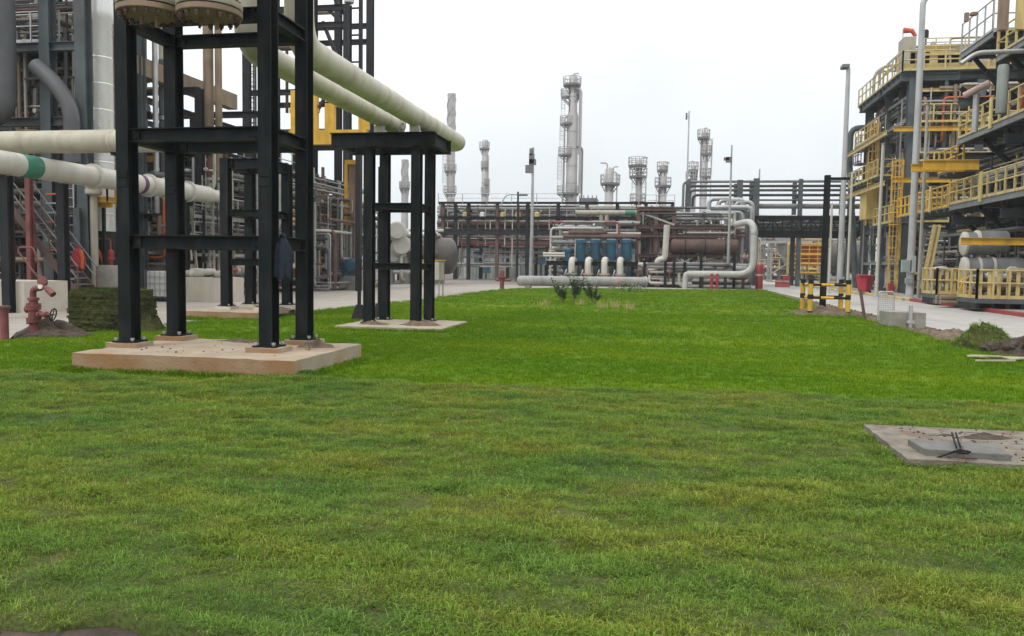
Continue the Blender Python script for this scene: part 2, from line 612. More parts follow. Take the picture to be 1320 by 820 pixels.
# lawn (smooth, further off) and turf (rough, freshly laid, at our feet)
ys = np.concatenate([np.arange(9.2, 26, 0.35), np.arange(26, 62.01, 0.8)])
rows = []
for y in ys:
    a, b = lawn_left(np.array([y]))[0], lawn_right(np.array([y]))[0]
    xs = np.linspace(a, b, 48)
    yy = np.minimum(y, far_edge(xs))
    z = lawn_z(xs, yy)
    z[0] = z[-1] = -0.03
    rows.append(list(zip(xs, yy, z)))
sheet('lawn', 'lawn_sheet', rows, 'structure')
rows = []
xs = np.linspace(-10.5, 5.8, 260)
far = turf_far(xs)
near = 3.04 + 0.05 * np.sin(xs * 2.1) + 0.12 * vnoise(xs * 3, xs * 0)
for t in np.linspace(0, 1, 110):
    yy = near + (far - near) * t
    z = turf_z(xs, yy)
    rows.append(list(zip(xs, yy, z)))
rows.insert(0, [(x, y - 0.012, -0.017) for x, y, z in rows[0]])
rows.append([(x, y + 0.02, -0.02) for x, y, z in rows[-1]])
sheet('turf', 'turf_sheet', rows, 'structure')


# ------------------------------------------------------------------ grass tufts (geometry nodes scatter them)
def tuft_mesh(name, mname, nb, lmin, lmax, w, spread, lean, seed, dryp=0.1):
    rnd = random.Random(seed)
    v, f, tone = [], [], []
    for _ in range(nb):
        q = rnd.uniform(0.52, 1.5)
        tone += [(q, q, q, 1) if rnd.random() > dryp else (q * 1.5, q * 1.15, q * 1.7, 1)] * 5
        a = rnd.random() * 6.283
        r = spread * math.sqrt(rnd.random())
        x, y = r * math.cos(a), r * math.sin(a)
        h = rnd.uniform(lmin, lmax)
        d = a + rnd.uniform(-1.2, 1.2)
        l = lean * rnd.uniform(0.3, 1.25)
        dx, dy = math.cos(d) * h * l, math.sin(d) * h * l
        px, py = -math.sin(d) * w / 2, math.cos(d) * w / 2
        z1, z2 = h * 0.62 * max(0.25, 1 - l * 0.25), h * max(0.3, 1 - l * 0.55)
        b = len(v)
        v += [(x - px, y - py, -0.01), (x + px, y + py, -0.01), (x + dx * 0.4 + px * 0.8, y + dy * 0.4 + py * 0.8, z1),
              (x + dx * 0.4 - px * 0.8, y + dy * 0.4 - py * 0.8, z1), (x + dx, y + dy, z2)]
        f += [(b, b + 1, b + 2, b + 3), (b + 3, b + 2, b + 4)]
    me = bpy.data.meshes.new(name)
    me.from_pydata(v, [], f)
    me.materials.append(M[mname])
    ca = me.attributes.new('tone', 'FLOAT_COLOR', 'POINT')
    ca.data.foreach_set('color', np.asarray(tone, dtype=np.float32).ravel())
    return bpy.data.objects.new(name, me)


def scatter(name, label, pts, scales, tufts, seed=1):
    me = bpy.data.meshes.new(name)
    me.from_pydata([tuple(p) for p in pts], [], [])
    at_ = me.attributes.new('sc', 'FLOAT', 'POINT')
    at_.data.foreach_set('value', np.asarray(scales, dtype=np.float32))
    o = bpy.data.objects.new(name, me)
    COL.objects.link(o)
    o['kind'] = 'stuff'
    o['label'] = label
    src = bpy.data.collections.new(name + '_tufts')
    for t in tufts:
        src.objects.link(t)
    ng = bpy.data.node_groups.new(name, 'GeometryNodeTree')
    ng.interface.new_socket('Geometry', in_out='INPUT', socket_type='NodeSocketGeometry')
    ng.interface.new_socket('Geometry', in_out='OUTPUT', socket_type='NodeSocketGeometry')
    N, L = ng.nodes, ng.links
    gi, go = N.new('NodeGroupInput'), N.new('NodeGroupOutput')
    iop = N.new('GeometryNodeInstanceOnPoints')
    ci = N.new('GeometryNodeCollectionInfo')
    ci.inputs['Collection'].default_value = src
    ci.inputs['Separate Children'].default_value = True
    ci.inputs['Reset Children'].default_value = True
    rv = N.new('FunctionNodeRandomValue')
    rv.data_type = 'FLOAT_VECTOR'
    rv.inputs[0].default_value = (-0.16, -0.16, 0)
    rv.inputs[1].default_value = (0.16, 0.16, 6.283)
    rv.inputs['Seed'].default_value = seed
    na = N.new('GeometryNodeInputNamedAttribute')
    na.data_type = 'FLOAT'
    na.inputs['Name'].default_value = 'sc'
    ri = N.new('FunctionNodeRandomValue')
    ri.data_type = 'INT'
    ri.inputs['Min'].default_value = 0
    ri.inputs['Max'].default_value = len(tufts) - 1
    ri.inputs['Seed'].default_value = seed + 5
    L.new(gi.outputs[0], iop.inputs['Points'])
    L.new(ci.outputs[0], iop.inputs['Instance'])
    iop.inputs['Pick Instance'].default_value = True
    L.new(ri.outputs[2], iop.inputs['Instance Index'])
    L.new(rv.outputs[0], iop.inputs['Rotation'])
    L.new(na.outputs[0], iop.inputs['Scale'])
    L.new(iop.outputs[0], go.inputs[0])
    md = o.modifiers.new('scatter', 'NODES')
    md.node_group = ng
    return o


def spots(x0, x1, y0, y1, step, rng):
    n = int((x1 - x0) * (y1 - y0) / step ** 2)
    x, y = rng.uniform(x0, x1, n), rng.uniform(y0, y1, n)
    k = (x > -0.97 * y - 0.4) & (x < 0.49 * y + 0.4)
    return x[k], y[k]


SLABS = [(-8.15, -4.8, 10.2, 12.65), (-7.6, -5.0, 18.3, 20.95), (-12.9, -10.8, 20.4, 23.9), (1.96, 6.2, 6.86, 8.28), (-13.1, -11.1, 16, 17.3)]


def off_slabs(x, y, m=0.0):
    k = np.ones(len(x), bool)
    for a, b, c, d in SLABS:
        k &= ~((x > a - m) & (x < b + m) & (y > c - m) & (y < d + m))
    return k


rng = np.random.RandomState(11)
x, y = spots(-10.4, 5.7, 3.0, 11.2, 0.041, rng)
bare = vnoise(x * 2.6 + 31, y * 3.6 + 7)
k = (y < turf_far(x)) & (y > 3.05 + 0.05 * np.sin(x * 2.1) + 0.12 * vnoise(x * 3, x * 0)) & off_slabs(x, y) & ((bare < 0.33) | (rng.rand(len(x)) < 0.25))
x, y = x[k], y[k]
sc = 0.85 + 0.75 * vnoise(x * 2.2, y * 3.0 + 11) + 0.35 * rng.rand(len(x)) + 0.12 * np.clip((y - 5) / 4, 0, 1)
tf = [tuft_mesh('turf_tuft', 'turf_blade', 19, 0.020, 0.048, 0.0040, 0.05, 1.35, 100 + i, 0.16) for i in range(7)]


def fringe(slab, n, side_far=True):
    a, b, c, d = slab
    t = rng.rand(n)
    s = rng.randint(0, 3 if side_far else 2, n)
    o = rng.uniform(0.0, 0.07, n)
    px = np.where(s == 0, a + (b - a) * t, np.where(s == 1, b + o, a - o))
    py = np.where(s == 0, c - o, c + (d - c) * t)
    return px, py


fx, fy = fringe((1.95, 5.5, 6.86, 8.28), 900)
gx, gy = fringe((-8.15, -4.8, 10.2, 10.5), 700)
x, y = np.concatenate([x, fx, gx]), np.concatenate([y, fy, gy])
sc = np.concatenate([sc, rng.uniform(0.9, 1.9, len(fx) + len(gx))])
scatter('turf_grass', 'shaggy olive green blades of the newly laid turf', np.stack([x, y, turf_z(x, y)], 1), np.clip(sc, 0.35, 1.9), tf)

pts, scs = [], []
for (y0, y1, st, s) in ((9.3, 17, 0.085, 1.0), (17, 29, 0.14, 1.35), (29, 62, 0.27, 1.9)):
    x, y = spots(-14.2, 7.5, y0, y1, st, rng)
    k = (y > turf_far(x) - 0.03) & (x > lawn_left(y)) & (x < lawn_right(y)) & (y < far_edge(x)) & off_slabs(x, y)
    x, y = x[k], y[k]
    pts.append(np.stack([x, y, lawn_z(x, y)], 1))
    scs.append(s * (0.8 + 0.4 * rng.rand(len(x))))
for sl, n in ((SLABS[0], 500), (SLABS[1], 420), (SLABS[2], 300)):
    x, y = fringe(sl, n)
    pts.append(np.stack([x, y, lawn_z(x, y)], 1))
    scs.append(rng.uniform(1.1, 2.3, n))
tf = [tuft_mesh('lawn_tuft', 'lawn_blade', 22, 0.030, 0.052, 0.0055, 0.08, 0.75, 200 + i, 0.02) for i in range(6)]
scatter('lawn_grass', 'even bright green grass of the lawn', np.concatenate(pts), np.concatenate(scs), tf, 3)

# kerb on the far side of the road: red, then pale yellow towards the plant gate
for i in range(26):
    y0 = 22 + i * 3.0
    o = MB().box(12.8, 13.02, y0 + 0.012, y0 + 2.988, -0.03, 0.13).build('kerb', 'red_paint' if y0 < 44 else 'pale_yellow', None, bevel=0.02)
    o['kind'] = 'structure'


# ================================================================== left foreground: slab, black frame, pipes
def rough_slab(name, mname, x0, x1, y0, y1, z0, z1, parent=None, amp=0.012, nx=14, ny=12, bevel=0.02, seed=1):
    """A cast slab with slightly uneven arrises."""
    r = random.Random(seed)
    v, f = [], []
    for j in range(ny + 1):
        for i in range(nx + 1):
            e = 0 < i < nx and 0 < j < ny
            v.append((x0 + (x1 - x0) * i / nx + (0 if e else r.uniform(-amp, amp)), y0 + (y1 - y0) * j / ny + (0 if e else r.uniform(-amp, amp)), z1 + r.uniform(-amp, amp) * 0.6))
    g = lambda i, j: j * (nx + 1) + i
    for j in range(ny):
        for i in range(nx):
            f.append((g(i, j), g(i + 1, j), g(i + 1, j + 1), g(i, j + 1)))
    ring = [g(i, 0) for i in range(nx)] + [g(nx, j) for j in range(ny)] + [g(i, ny) for i in range(nx, 0, -1)] + [g(0, j) for j in range(ny, 0, -1)]
    b = len(v)
    for q in ring:
        v.append((v[q][0] + r.uniform(-amp, amp) * 0.5, v[q][1] + r.uniform(-amp, amp) * 0.5, z0))
    n = len(ring)
    for k in range(n):
        f.append((ring[k], b + k, b + (k + 1) % n, ring[(k + 1) % n]))
    m = MB()
    m.v, m.f = v, f
    return m.build(name, mname, parent)


def heap(name, mname, cx, cy, rx, ry, h, seed, z=0.0, parent=None, lumps=0.5, n=22, kind=None, label=None):
    """A low irregular heap of soil, turf or rubble."""
    v, f = [], []
    rr = random.Random(seed)
    ox, oy = rr.uniform(0, 90), rr.uniform(0, 90)
    for j in range(n + 1):
        for i in range(n + 1):
            u, w = 2 * i / n - 1, 2 * j / n - 1
            d = math.hypot(u, w)
            nn = float(vnoise(np.array([u * 2.3 + ox]), np.array([w * 2.3 + oy]))[0]) + 0.6 * float(vnoise(np.array([u * 6 + ox]), np.array([w * 6 + oy]))[0]) + 0.4 * float(vnoise(np.array([u * 13 + ox]), np.array([w * 13 + oy]))[0])
            k = max(0.0, 1 - (d * (1 + 0.5 * nn)) ** 2.4)
            zz = h * k * (1 + lumps * 1.5 * nn) if k > 0 else -0.05
            v.append((cx + rx * u, cy + ry * w, z + zz - 0.03))
    for j in range(n):
        for i in range(n):
            a = j * (n + 1) + i
            f.append((a, a + 1, a + n + 2, a + n + 1))
    m = MB()
    m.v, m.f = v, f
    return m.build(name, mname, parent, False, kind=kind, label=label)


def i_frame(root, cols, z0, z1, cw, cdep, beams, mname='black_steel', plate=0.36, detail=True):
    """cols: (x, y) list; beams: (i, j, z, depth) between columns i and j."""
    for (x, y) in cols:
        c = MB().ibeam((x, y, z0 + 0.02), (x, y, z1), cw, cdep, 0.018).build('column', mname, root)
        MB().box(x - plate / 2, x + plate / 2, y - plate / 2, y + plate / 2, z0 - 0.003, z0 + 0.02).build('base_plate', mname, c)
        if detail and plate > 0.35:
            for zz_ in (2.72, 2.86):
                MB().box(x - cw * 0.42, x + cw * 0.42, y - cdep / 2 - 0.012, y - cdep / 2 - 0.001, zz_ - 0.05, zz_ + 0.05).build('splice_plate', mname, c)
        b = MB()
        for sx in (-1, 1):
            for sy in (-1, 1):
                b.lathe([(0.018, 0), (0.018, 0.05), (0.028, 0.05), (0.028, 0.02)], (x + sx * plate * 0.38, y + sy * plate * 0.38, z0 + 0.018), n=6)
        b.build('anchor_bolts', 'galvanised', c, kind='stuff')
    for (i, j, z, h) in beams:
        a, b = Vector(cols[i]), Vector(cols[j])
        d = (b - a).normalized()
        ins = cw / 2 + 0.003 if abs(d.x) > 0.5 else cdep / 2 + 0.003
        if abs(d.x) > 0.5:
            ins = 0.012
        p, q = a + d * ins, b - d * ins
        bo = MB().ibeam((p.x, p.y, z), (q.x, q.y, z), 0.17, h, 0.018).build('beam', mname, root)
        if detail and abs(d.x) < 0.5:
            for e, sg in ((p, 1), (q, -1)):
                MB().box(e.x - 0.088, e.x + 0.088, min(e.y, e.y + sg * 0.014), max(e.y, e.y + sg * 0.014), z - h * 0.62, z + h * 0.62).build('end_plate', mname, bo)
        if detail and abs(d.x) > 0.5:
            for e, sg in ((p, 1), (q, -1)):
                nb_ = MB()
                for k in (-1, 1):
                    nb_.lathe([(0.014, -0.03), (0.014, 0.03)], (e.x + sg * 0.17, e.y - 0.05, z + k * h * 0.28), (0, 1, 0), 6)
                nb_.box(min(e.x + sg * 0.1, e.x + sg * 0.22), max(e.x + sg * 0.1, e.x + sg * 0.22), e.y - 0.045, e.y - 0.012, z - h * 0.4, z + h * 0.4)
                nb_.build('splice_cleat', mname, bo)


base = thing('footing_slab', 'large tan concrete slab with four pedestals under the nearest black frame', 'concrete slab', (-6.45, 11.4, 0))
rough_slab('slab', 'slab_concrete', -8.15, -4.8, 10.2, 12.65, -0.05, 0.265, base, seed=3)
FC = [(-7.95, 11.2), (-5.67, 11.2), (-7.95, 12.42), (-5.67, 12.42)]
for x, y in FC:
    rough_slab('pedestal', 'slab_concrete', x - 0.25, x + 0.25, y - 0.23, y + 0.23, 0.24, 0.335, base, 0.008, 4, 4, seed=int(x * 7 + y))
heap('soil_scatter', 'soil', -5.3, 12.1, 0.44, 0.44, 0.06, 5, 0.265, base, 1.6, 30, 'stuff')
heap('soil_scatter', 'soil', -6.7, 12.4, 0.75, 0.2, 0.05, 8, 0.265, base, 0.9, 18, 'stuff')
cl = MB()
rr = random.Random(4)
for _ in range(40):
    x, y, s = rr.uniform(-7.6, -5.0), rr.uniform(10.5, 12.3), rr.uniform(0.006, 0.02)
    cl.lathe([(s * 0.7, 0), (s, s * 0.5), (s * 0.5, s)], (x, y, 0.262), (rr.uniform(-.3, .3), 0, 1), 5)
cl.build('pebbles', 'soil', base, kind='stuff')

fr = thing('pipe_support_frame', 'nearest tall black H-beam frame standing on the large tan slab', 'steel frame', (-6.8, 11.8, 0.34))
BM = []
for z, h in ((1.86, 0.2), (3.44, 0.2), (5.13, 0.19), (6.9, 0.19)):
    BM += [(0, 1, z, h), (2, 3, z, h), (0, 2, z, h), (1, 3, z, h)]
i_frame(fr, FC, 0.34, 7.6, 0.20, 0.25, BM)


def cream_run(name, label, X, Yv, Yend, z, r, xend, flange=None, group=None):
    t = thing(name, label, 'pipe', (X, Yv, z), group)
    pts = path([(X, Yv, 9.5), (X, Yv, z), (X, Yend, z)] + ([(xend, Yend, z)] if xend else []), 0.55, 7)
    MB().tube(pts, r, 22).build('pipe_run', 'cream_pipe', t, True)
    for y in np.arange(Yv + 2.2, Yend - 0.8, 2.4):
        MB().lathe([(r + 0.003, -0.012), (r + 0.007, 0), (r + 0.003, 0.012)], (X, y, z), (0, 1, 0), 22).build('weld_seam', 'cream_pipe', t, True)
    if flange:
        for k in (0, 0.075):
            MB().lathe([(r + 0.1, 0), (r + 0.1, 0.06)], (X, flange + k, z), (0, 1, 0), 22).build('flange', 'white_pipe', t, True)
        b = MB()
        for i in range(12):
            an = i * math.pi / 6
            b.lathe([(0.02, -0.05), (0.02, 0.19)], (X + math.cos(an) * (r + 0.06), flange, z + math.sin(an) * (r + 0.06)), (0, 1, 0), 6)
        b.build('flange_bolts', 'dark_steel', t, kind='stuff')
    return t


cream_run('overhead_pipe', 'thick cream pipe dropping behind the frame and ending in a rounded bend', -6.0, 12.95, 23.9, 5.15, 0.24, -6.7)
cream_run('overhead_pipe', 'cream pipe ending at a bolted flange beside the longer thick pipe', -6.9, 12.9, 20.56, 5.147, 0.225, None, 20.4)


def blind(label, X, Y, z0):
    t = thing('hanging_pipe', label, 'pipe', (X, Y, z0), 'capped pipes hanging in front of the black frame')
    MB().tube([(X, Y, z0 + 0.22), (X, Y, 9)], 0.31, 20).build('pipe_run', 'beige_panel', t, True)
    MB().lathe([(0.425, 0), (0.435, 0.01), (0.435, 0.075), (0.42, 0.082)], (X, Y, z0), n=28).build('blind_flange', 'tan_cladding', t, True)
    MB().lathe([(0.43, 0), (0.437, 0.01), (0.437, 0.075), (0.36, 0.09), (0.32, 0.2)], (X, Y, z0 + 0.1), n=28).build('pipe_flange', 'beige_panel', t, True)
    b = MB()
    for i in range(16):
        an = i * math.pi / 8 + 0.1
        b.lathe([(0.017, -0.075), (0.017, -0.045), (0.034, -0.045), (0.034, 0.0), (0.018, 0.0), (0.018, 0.2), (0.034, 0.2), (0.034, 0.24)], (X + math.cos(an) * 0.375, Y + math.sin(an) * 0.375, z0), n=6)
    b.build('flange_bolts', 'rust_pipe', t, kind='stuff')
    MB().box(X - 0.14, X - 0.10, Y - 0.02, Y + 0.02, z0 - 0.11, z0 - 0.002).build('lifting_lug', 'tan_cladding', t)
    MB().box(X + 0.09, X + 0.13, Y - 0.02, Y + 0.02, z0 - 0.17, z0 - 0.002).build('lifting_lug', 'tan_cladding', t)


p = at(193, 20, 10.5)
blind('beige pipe capped by a rusty flange beside the left column of the black frame', p.x, 10.5, p.z)
p = at(270, 22, 10.5)
blind('beige pipe capped by a rusty flange in front of the back column, nearer the middle', p.x, 10.5, p.z)


def jacket(name, label, mname, px, py0, py1, Y, wpx, seed, trim=None):
    """A jacket hanging limp from a hook: folded body, collar and two sleeves."""
    a, b = at(px, py0, Y), at(px, py1, Y)
    H = a.z - b.z
    w = wpx * mpp(a) / 2
    rr = random.Random(seed)
    t = thing(name, label, 'jacket', (a.x, Y, b.z))
    m = MB()
    n, k = 20, 12
    ph = [rr.uniform(0, 6) for _ in range(4)]
    for i in range(k + 1):
        q = i / k
        ww = w * (0.22 + 0.95 * min(1, q * 2.4) ** 0.7) * (1 + 0.10 * math.sin(q * 5 + ph[0]))
        dd = w * (0.18 + 0.42 * min(1, q * 2) ** 0.7)
        for j in range(n):
            an = 2 * math.pi * j / n
            f = 1 + 0.17 * q * math.sin(4 * an + ph[1] + q) + 0.08 * q * math.sin(7 * an + ph[2])
            m.v.append((a.x + ww * f * math.cos(an) + 0.02 * math.sin(q * 4), Y + dd * f * math.sin(an), a.z - H * 0.93 * q - (0.03 * math.sin(3 * an + ph[3]) if i == k else 0)))
    for i in range(k):
        for j in range(n):
            m.f.append((i * n + j, (i + 1) * n + j, (i + 1) * n + (j + 1) % n, i * n + (j + 1) % n))
    m.f.append(tuple(range(n)))
    m.f.append(tuple(k * n + j for j in reversed(range(n))))
    m.build('body', mname, t, True)
    for s in (-1, 1):
        sh = Vector((a.x + s * w * 0.62, Y - w * 0.15, a.z - H * 0.16))
        pts = path([sh, sh + Vector((s * w * 0.42, -0.01, -H * 0.3)), sh + Vector((s * w * 0.36, -0.03, -H * 0.74))], 0.1, 4)
        MB().tube(pts, w * 0.40, 10, w * 0.27).build('sleeve', trim if (trim and s > 0) else mname, t, True)
    MB().tube([(a.x - w * 0.3, Y, a.z - 0.01), (a.x, Y - w * 0.3, a.z + 0.02), (a.x + w * 0.3, Y, a.z - 0.01)], 0.03, 8).build('collar', mname, t, True)
    return t


jacket('jacket', 'dark navy jacket hanging from the low beam of the nearest black frame', 'jacket_navy', 365, 304, 363, 11.22, 18, 2)

# second frame
b2 = thing('footing_slab', 'low pale concrete slab under the second black frame where the pipes end', 'concrete slab', (-6.3, 19.6, 0))
rough_slab('slab', 'concrete', -7.6, -5.0, 18.3, 20.95, -0.05, 0.085, b2, seed=8)
heap('soil_scatter', 'soil', -5.75, 19.2, 0.55, 0.4, 0.14, 15, 0.085, b2, 0.8, 16, 'stuff')
heap('soil_scatter', 'soil', -6.9, 19.1, 0.5, 0.3, 0.08, 17, 0.085, b2, 0.8, 16, 'stuff')
F2 = [(-7.2, 19.55), (-5.98, 19.55), (-7.2, 20.72), (-5.98, 20.72)]
f2 = thing('pipe_support_frame', 'black frame with an overhanging deck carrying the bend of the thick pipe', 'steel frame', (-6.6, 20.1, 0.09))
BM = []
for z, h in ((1.51, 0.16), (2.99, 0.16)):
    BM += [(0, 1, z, h), (2, 3, z, h), (0, 2, z, h), (1, 3, z, h)]
i_frame(f2, F2, 0.09, 4.42, 0.23, 0.24, BM, plate=0.34)
for y in (19.42, 20.86):
    MB().ibeam((-8.15, y, 4.6), (-5.47, y, 4.6), 0.2, 0.34, 0.022).build('deck_beam', 'black_steel', f2)
for x in (-8.05, -7.2, -5.98, -5.56):
    MB().ibeam((x, 19.53, 4.6), (x, 20.75, 4.6), 0.16, 0.30, 0.02).build('deck_beam', 'black_steel', f2)
for x, y in ((-6.0, 19.42), (-6.0, 20.86), (-6.9, 19.42)):
    MB().box(x - 0.12, x + 0.12, y - 0.06, y + 0.06, 4.772, 4.935).build('pipe_saddle', 'white_pipe', f2)
for (px, Y) in ((463, 21.6), (489, 22.4)):
    g = at(px, 414, Y)
    t = thing('support_post', 'slim dark post with a flared foot behind the ' + ('outer left column' if px == 463 else 'middle columns') + ' of the second frame', 'post', (g.x, Y, 0))
    MB().bar((g.x, Y, 0.0), (g.x, Y, 4.3 if px > 470 else 1.7), 0.08).build('shaft', 'dark_steel', t)
    MB().lathe([(0.26, 0), (0.24, 0.05), (0.1, 0.45)], (g.x, Y, -0.03), n=8).build('foot', 'dark_steel', t)

# third frame, behind
b3 = thing('footing_slab', 'rusty edged concrete slab at the yard edge behind the nearest black frame', 'concrete slab', (-11.85, 22.1, 0))
rough_slab('slab', 'slab_concrete', -12.9, -10.75, 20.5, 23.9, -0.05, 0.19, b3, seed=12)
F3 = [(-12.35, 21.8), (-11.15, 21.8), (-12.35, 23.2), (-11.15, 23.2)]
for x, y in F3:
    rough_slab('pedestal', 'pale_concrete', x - 0.24, x + 0.24, y - 0.24, y + 0.24, 0.17, 0.27, b3, 0.006, 4, 4, seed=int(y))
heap('soil_scatter', 'soil', -11.1, 22.2, 0.5, 0.7, 0.12, 25, 0.19, b3, 0.8, 14, 'stuff')
f3 = thing('pipe_support_frame', 'black frame behind the nearest one, carrying the cream pipe that crosses the yard', 'steel frame', (-11.75, 22.5, 0.27))
BM = []
for z, h in ((1.55, 0.2), (2.95, 0.2), (4.35, 0.28)):
    BM += [(0, 1, z, h), (2, 3, z, h), (0, 2, z, h), (1, 3, z, h)]
i_frame(f3, F3, 0.275, 4.5, 0.25, 0.25, BM, plate=0.38)

zc = at(150, 182, 22.5).z
t = thing('cross_pipe', 'long cream pipe running level from the left edge to the frame behind', 'pipe', (-20, 22.5, zc))
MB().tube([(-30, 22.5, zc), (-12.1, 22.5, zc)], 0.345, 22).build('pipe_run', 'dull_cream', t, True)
for x in (-24.5, -20.6, -16.4):
    MB().lathe([(0.349, -0.015), (0.354, 0), (0.349, 0.015)], (x, 22.5, zc), (1, 0, 0), 22).build('weld_seam', 'cream_pipe', t, True)
    MB().box(x - 0.06, x + 0.06, 22.4, 22.6, zc - 0.43, zc - 0.335).build('pipe_shoe', 'dark_steel', t)

# pipe with the green band
p0, p1 = atX(0, 211, -18.7), atX(150, 231, -18.7)
zc = (p0.z + p1.z) / 2
YE = atX(268, 252, -18.7).y
t = thing('banded_pipe', 'white pipe with green and purple bands running back into the left plant', 'pipe', (-18.7, p0.y, zc))
MB().tube([(-18.7, p0.y - 7, zc), (-18.7, YE, zc)], 0.34, 22).build('pipe_run', 'white_pipe', t, True)
for a, b, mn, nm in ((24, 46, 'green_paint', 'green_band'), (177, 182, 'purple_paint', 'purple_band')):
    ya, yb = atX(a, 214, -18.7).y, atX(b, 216, -18.7).y
    MB().lathe([(0.343, 0), (0.345, 0.004), (0.345, yb - ya - 0.004), (0.343, yb - ya)], (-18.7, ya, zc), (0, 1, 0), 22).build(nm, mn, t, True)
for px in (118, 190, 214, 240):
    ya = atX(px, 230, -18.7).y
    MB().lathe([(0.43, 0), (0.43, 0.09)], (-18.7, ya, zc), (0, 1, 0), 20).build('flange', 'white_pipe', t, True)
MB().tube(path([(-18.7, YE - 0.02, zc), (-18.7, YE + 1.4, zc), (-18.7, YE + 1.4, zc - 3.0)], 0.5), 0.26, 14).build('drop_leg', 'white_pipe', t, True)

# ------------------------------------------------------------------ fire water monitor
hx, hy = ground(49.5, 434).x, 14.4


def HZ(u, v, dy=0.0):
    return Vector((hx + (u - 270) / 345, hy + dy, (735 - v) / 345))


hyd = thing('fire_monitor', 'red fire water monitor with a bent handle loop and small handwheel', 'fire monitor', (hx, hy, 0))
MB().lathe([(0.085, -0.05), (0.085, 0.3), (0.135, 0.3), (0.135, 0.345), (0.14, 0.35), (0.14, 0.39), (0.1, 0.39), (0.1, 0.55), (0.135, 0.55), (0.135, 0.6), (0.14, 0.605), (0.14, 0.65), (0.085, 0.66), (0.085, 0.74), (0.11, 0.745), (0.11, 0.79), (0.075, 0.8)], (hx, hy, 0), n=18).build('riser', 'hydrant_red', hyd, True)
b = MB()
for z in (0.28, 0.66):
    for i in range(8):
        an = i * math.pi / 4
        b.lathe([(0.013, -0.02), (0.013, 0.02)], (hx + 0.118 * math.cos(an), hy + 0.118 * math.sin(an), z), n=6)
b.build('flange_bolts', 'rust_pipe', hyd, kind='stuff')
MB().tube(path([HZ(268, 470), HZ(268, 400), HZ(345, 392), HZ(350, 330)], 0.14, 6), 0.062, 14).build('swan_neck', 'hydrant_red', hyd, True)
MB().lathe([(0.05, -0.09), (0.09, -0.085), (0.095, 0), (0.09, 0.085), (0.05, 0.09)], HZ(345, 350), (0.55, -0.75, 0.3), 14).build('swivel_joint', 'hydrant_red', hyd, True)
MB().lathe([(0.05, -0.05), (0.052, 0), (0.05, 0.02)], HZ(352, 382, -0.08), (0, -1, 0), 12).build('gauge', 'white_paint', hyd, True)
n0, n1 = HZ(365, 378, -0.03), HZ(445, 438, -0.06)
MB().tube([n0, n0.lerp(n1, 0.3)], 0.04, 12).build('nozzle_stem', 'hydrant_red', hyd, True)
MB().lathe([(0.045, 0), (0.062, 0.03), (0.066, 0.2), (0.055, 0.21), (0.04, 0.19)], n0.lerp(n1, 0.28), n1 - n0, 14).build('nozzle', 'hydrant_red', hyd, True)
MB().tube(path([HZ(318, 330), HZ(155, 140), HZ(170, 116), HZ(275, 116), HZ(292, 150), HZ(345, 335)], 0.05, 5), 0.017, 8).build('handle_loop', 'hydrant_red', hyd, True)
MB().lathe([(0.05, 0), (0.075, 0.02), (0.075, 0.07), (0.05, 0.08), (0.05, 0.2), (0.065, 0.2), (0.065, 0.24), (0.025, 0.26), (0.02, 0.37)], HZ(300, 578), (1, -0.12, 0.02), 14).build('side_valve', 'hydrant_red', hyd, True)
MB().lathe([(0.045, 0), (0.07, 0.02), (0.075, 0.08), (0.05, 0.1)], HZ(240, 540), (-1, 0.1, -0.15), 12).build('outlet_cap', 'hydrant_red', hyd, True)
w = HZ(436, 574, -0.05)
m = MB()
ring = [w + Vector((0.03 * math.sin(k * 0.3927), 0.085 * math.cos(k * 0.3927), 0.12 * math.sin(k * 0.3927))) for k in range(17)]
m.tube(ring, 0.013, 6)
for k in range(0, 16, 4):
    m.bar(w, ring[k], 0.014)
m.build('handwheel', 'dark_steel', hyd, True)
h = heap('soil_heap', 'dark_soil', hx + 0.12, hy + 0.35, 0.85, 0.6, 0.27, 31, 0, None, 0.6, 26)
settle(tag(h, 'brown heap of soil around the foot of the fire monitor', 'soil heap'))

g = ground(6, 436)
t = thing('capped_bollard', 'short rusty red pipe stub with a flat flange cap at the left edge', 'pipe stub', (g.x, g.y, 0))
MB().lathe([(0.078, -0.05), (0.078, 0.58)], (g.x, g.y, 0), n=16).build('pipe_run', 'hydrant_red', t, True)
MB().lathe([(0.115, 0), (0.12, 0.01), (0.12, 0.05), (0.11, 0.06)], (g.x, g.y, 0.58), n=16).build('flange_cap', 'rust_pipe', t, True)
b = MB()
for i in range(8):
    an = i * math.pi / 4
    b.lathe([(0.013, -0.03), (0.013, 0.035)], (g.x + 0.1 * math.cos(an), g.y + 0.1 * math.sin(an), 0.61), n=6)
b.build('flange_bolts', 'rust_pipe', t, kind='stuff')

# stack of turf slabs
st = thing('sod_stack', 'dark green stack of cut turf slabs beside the fire monitor', 'turf stack', (-12.15, 16.6, 0))
rr = random.Random(9)
for i in range(17):
    z0 = i * 0.053
    dx, dy = rr.uniform(-0.022, 0.022), rr.uniform(-0.022, 0.022)
    e = 0.05 * (i / 16) ** 3
    rough_slab('sod_slab', 'sod_sheet', -12.97 + dx + e, -11.5 + dx - e, 16.1 + dy + e, 17.2 + dy - e, z0, z0 + 0.051, st, 0.022, 22, 14, seed=50 + i)
for i in range(4):
    z0 = i * 0.1
    heap('turf_spoil', 'sod_sheet', -11.2 - 0.12 * i, 16.35 + 0.2 * i, 0.36, 0.3, 0.2 + 0.1 * i, 90 + i, 0, st, 1.0, 18, 'stuff')
x, y = rng.uniform(-12.8, -11.7, 240), rng.uniform(16.15, 17.1, 240)
x2, y2 = rng.uniform(-13.05, -10.8, 420), rng.uniform(15.95, 16.12, 420)
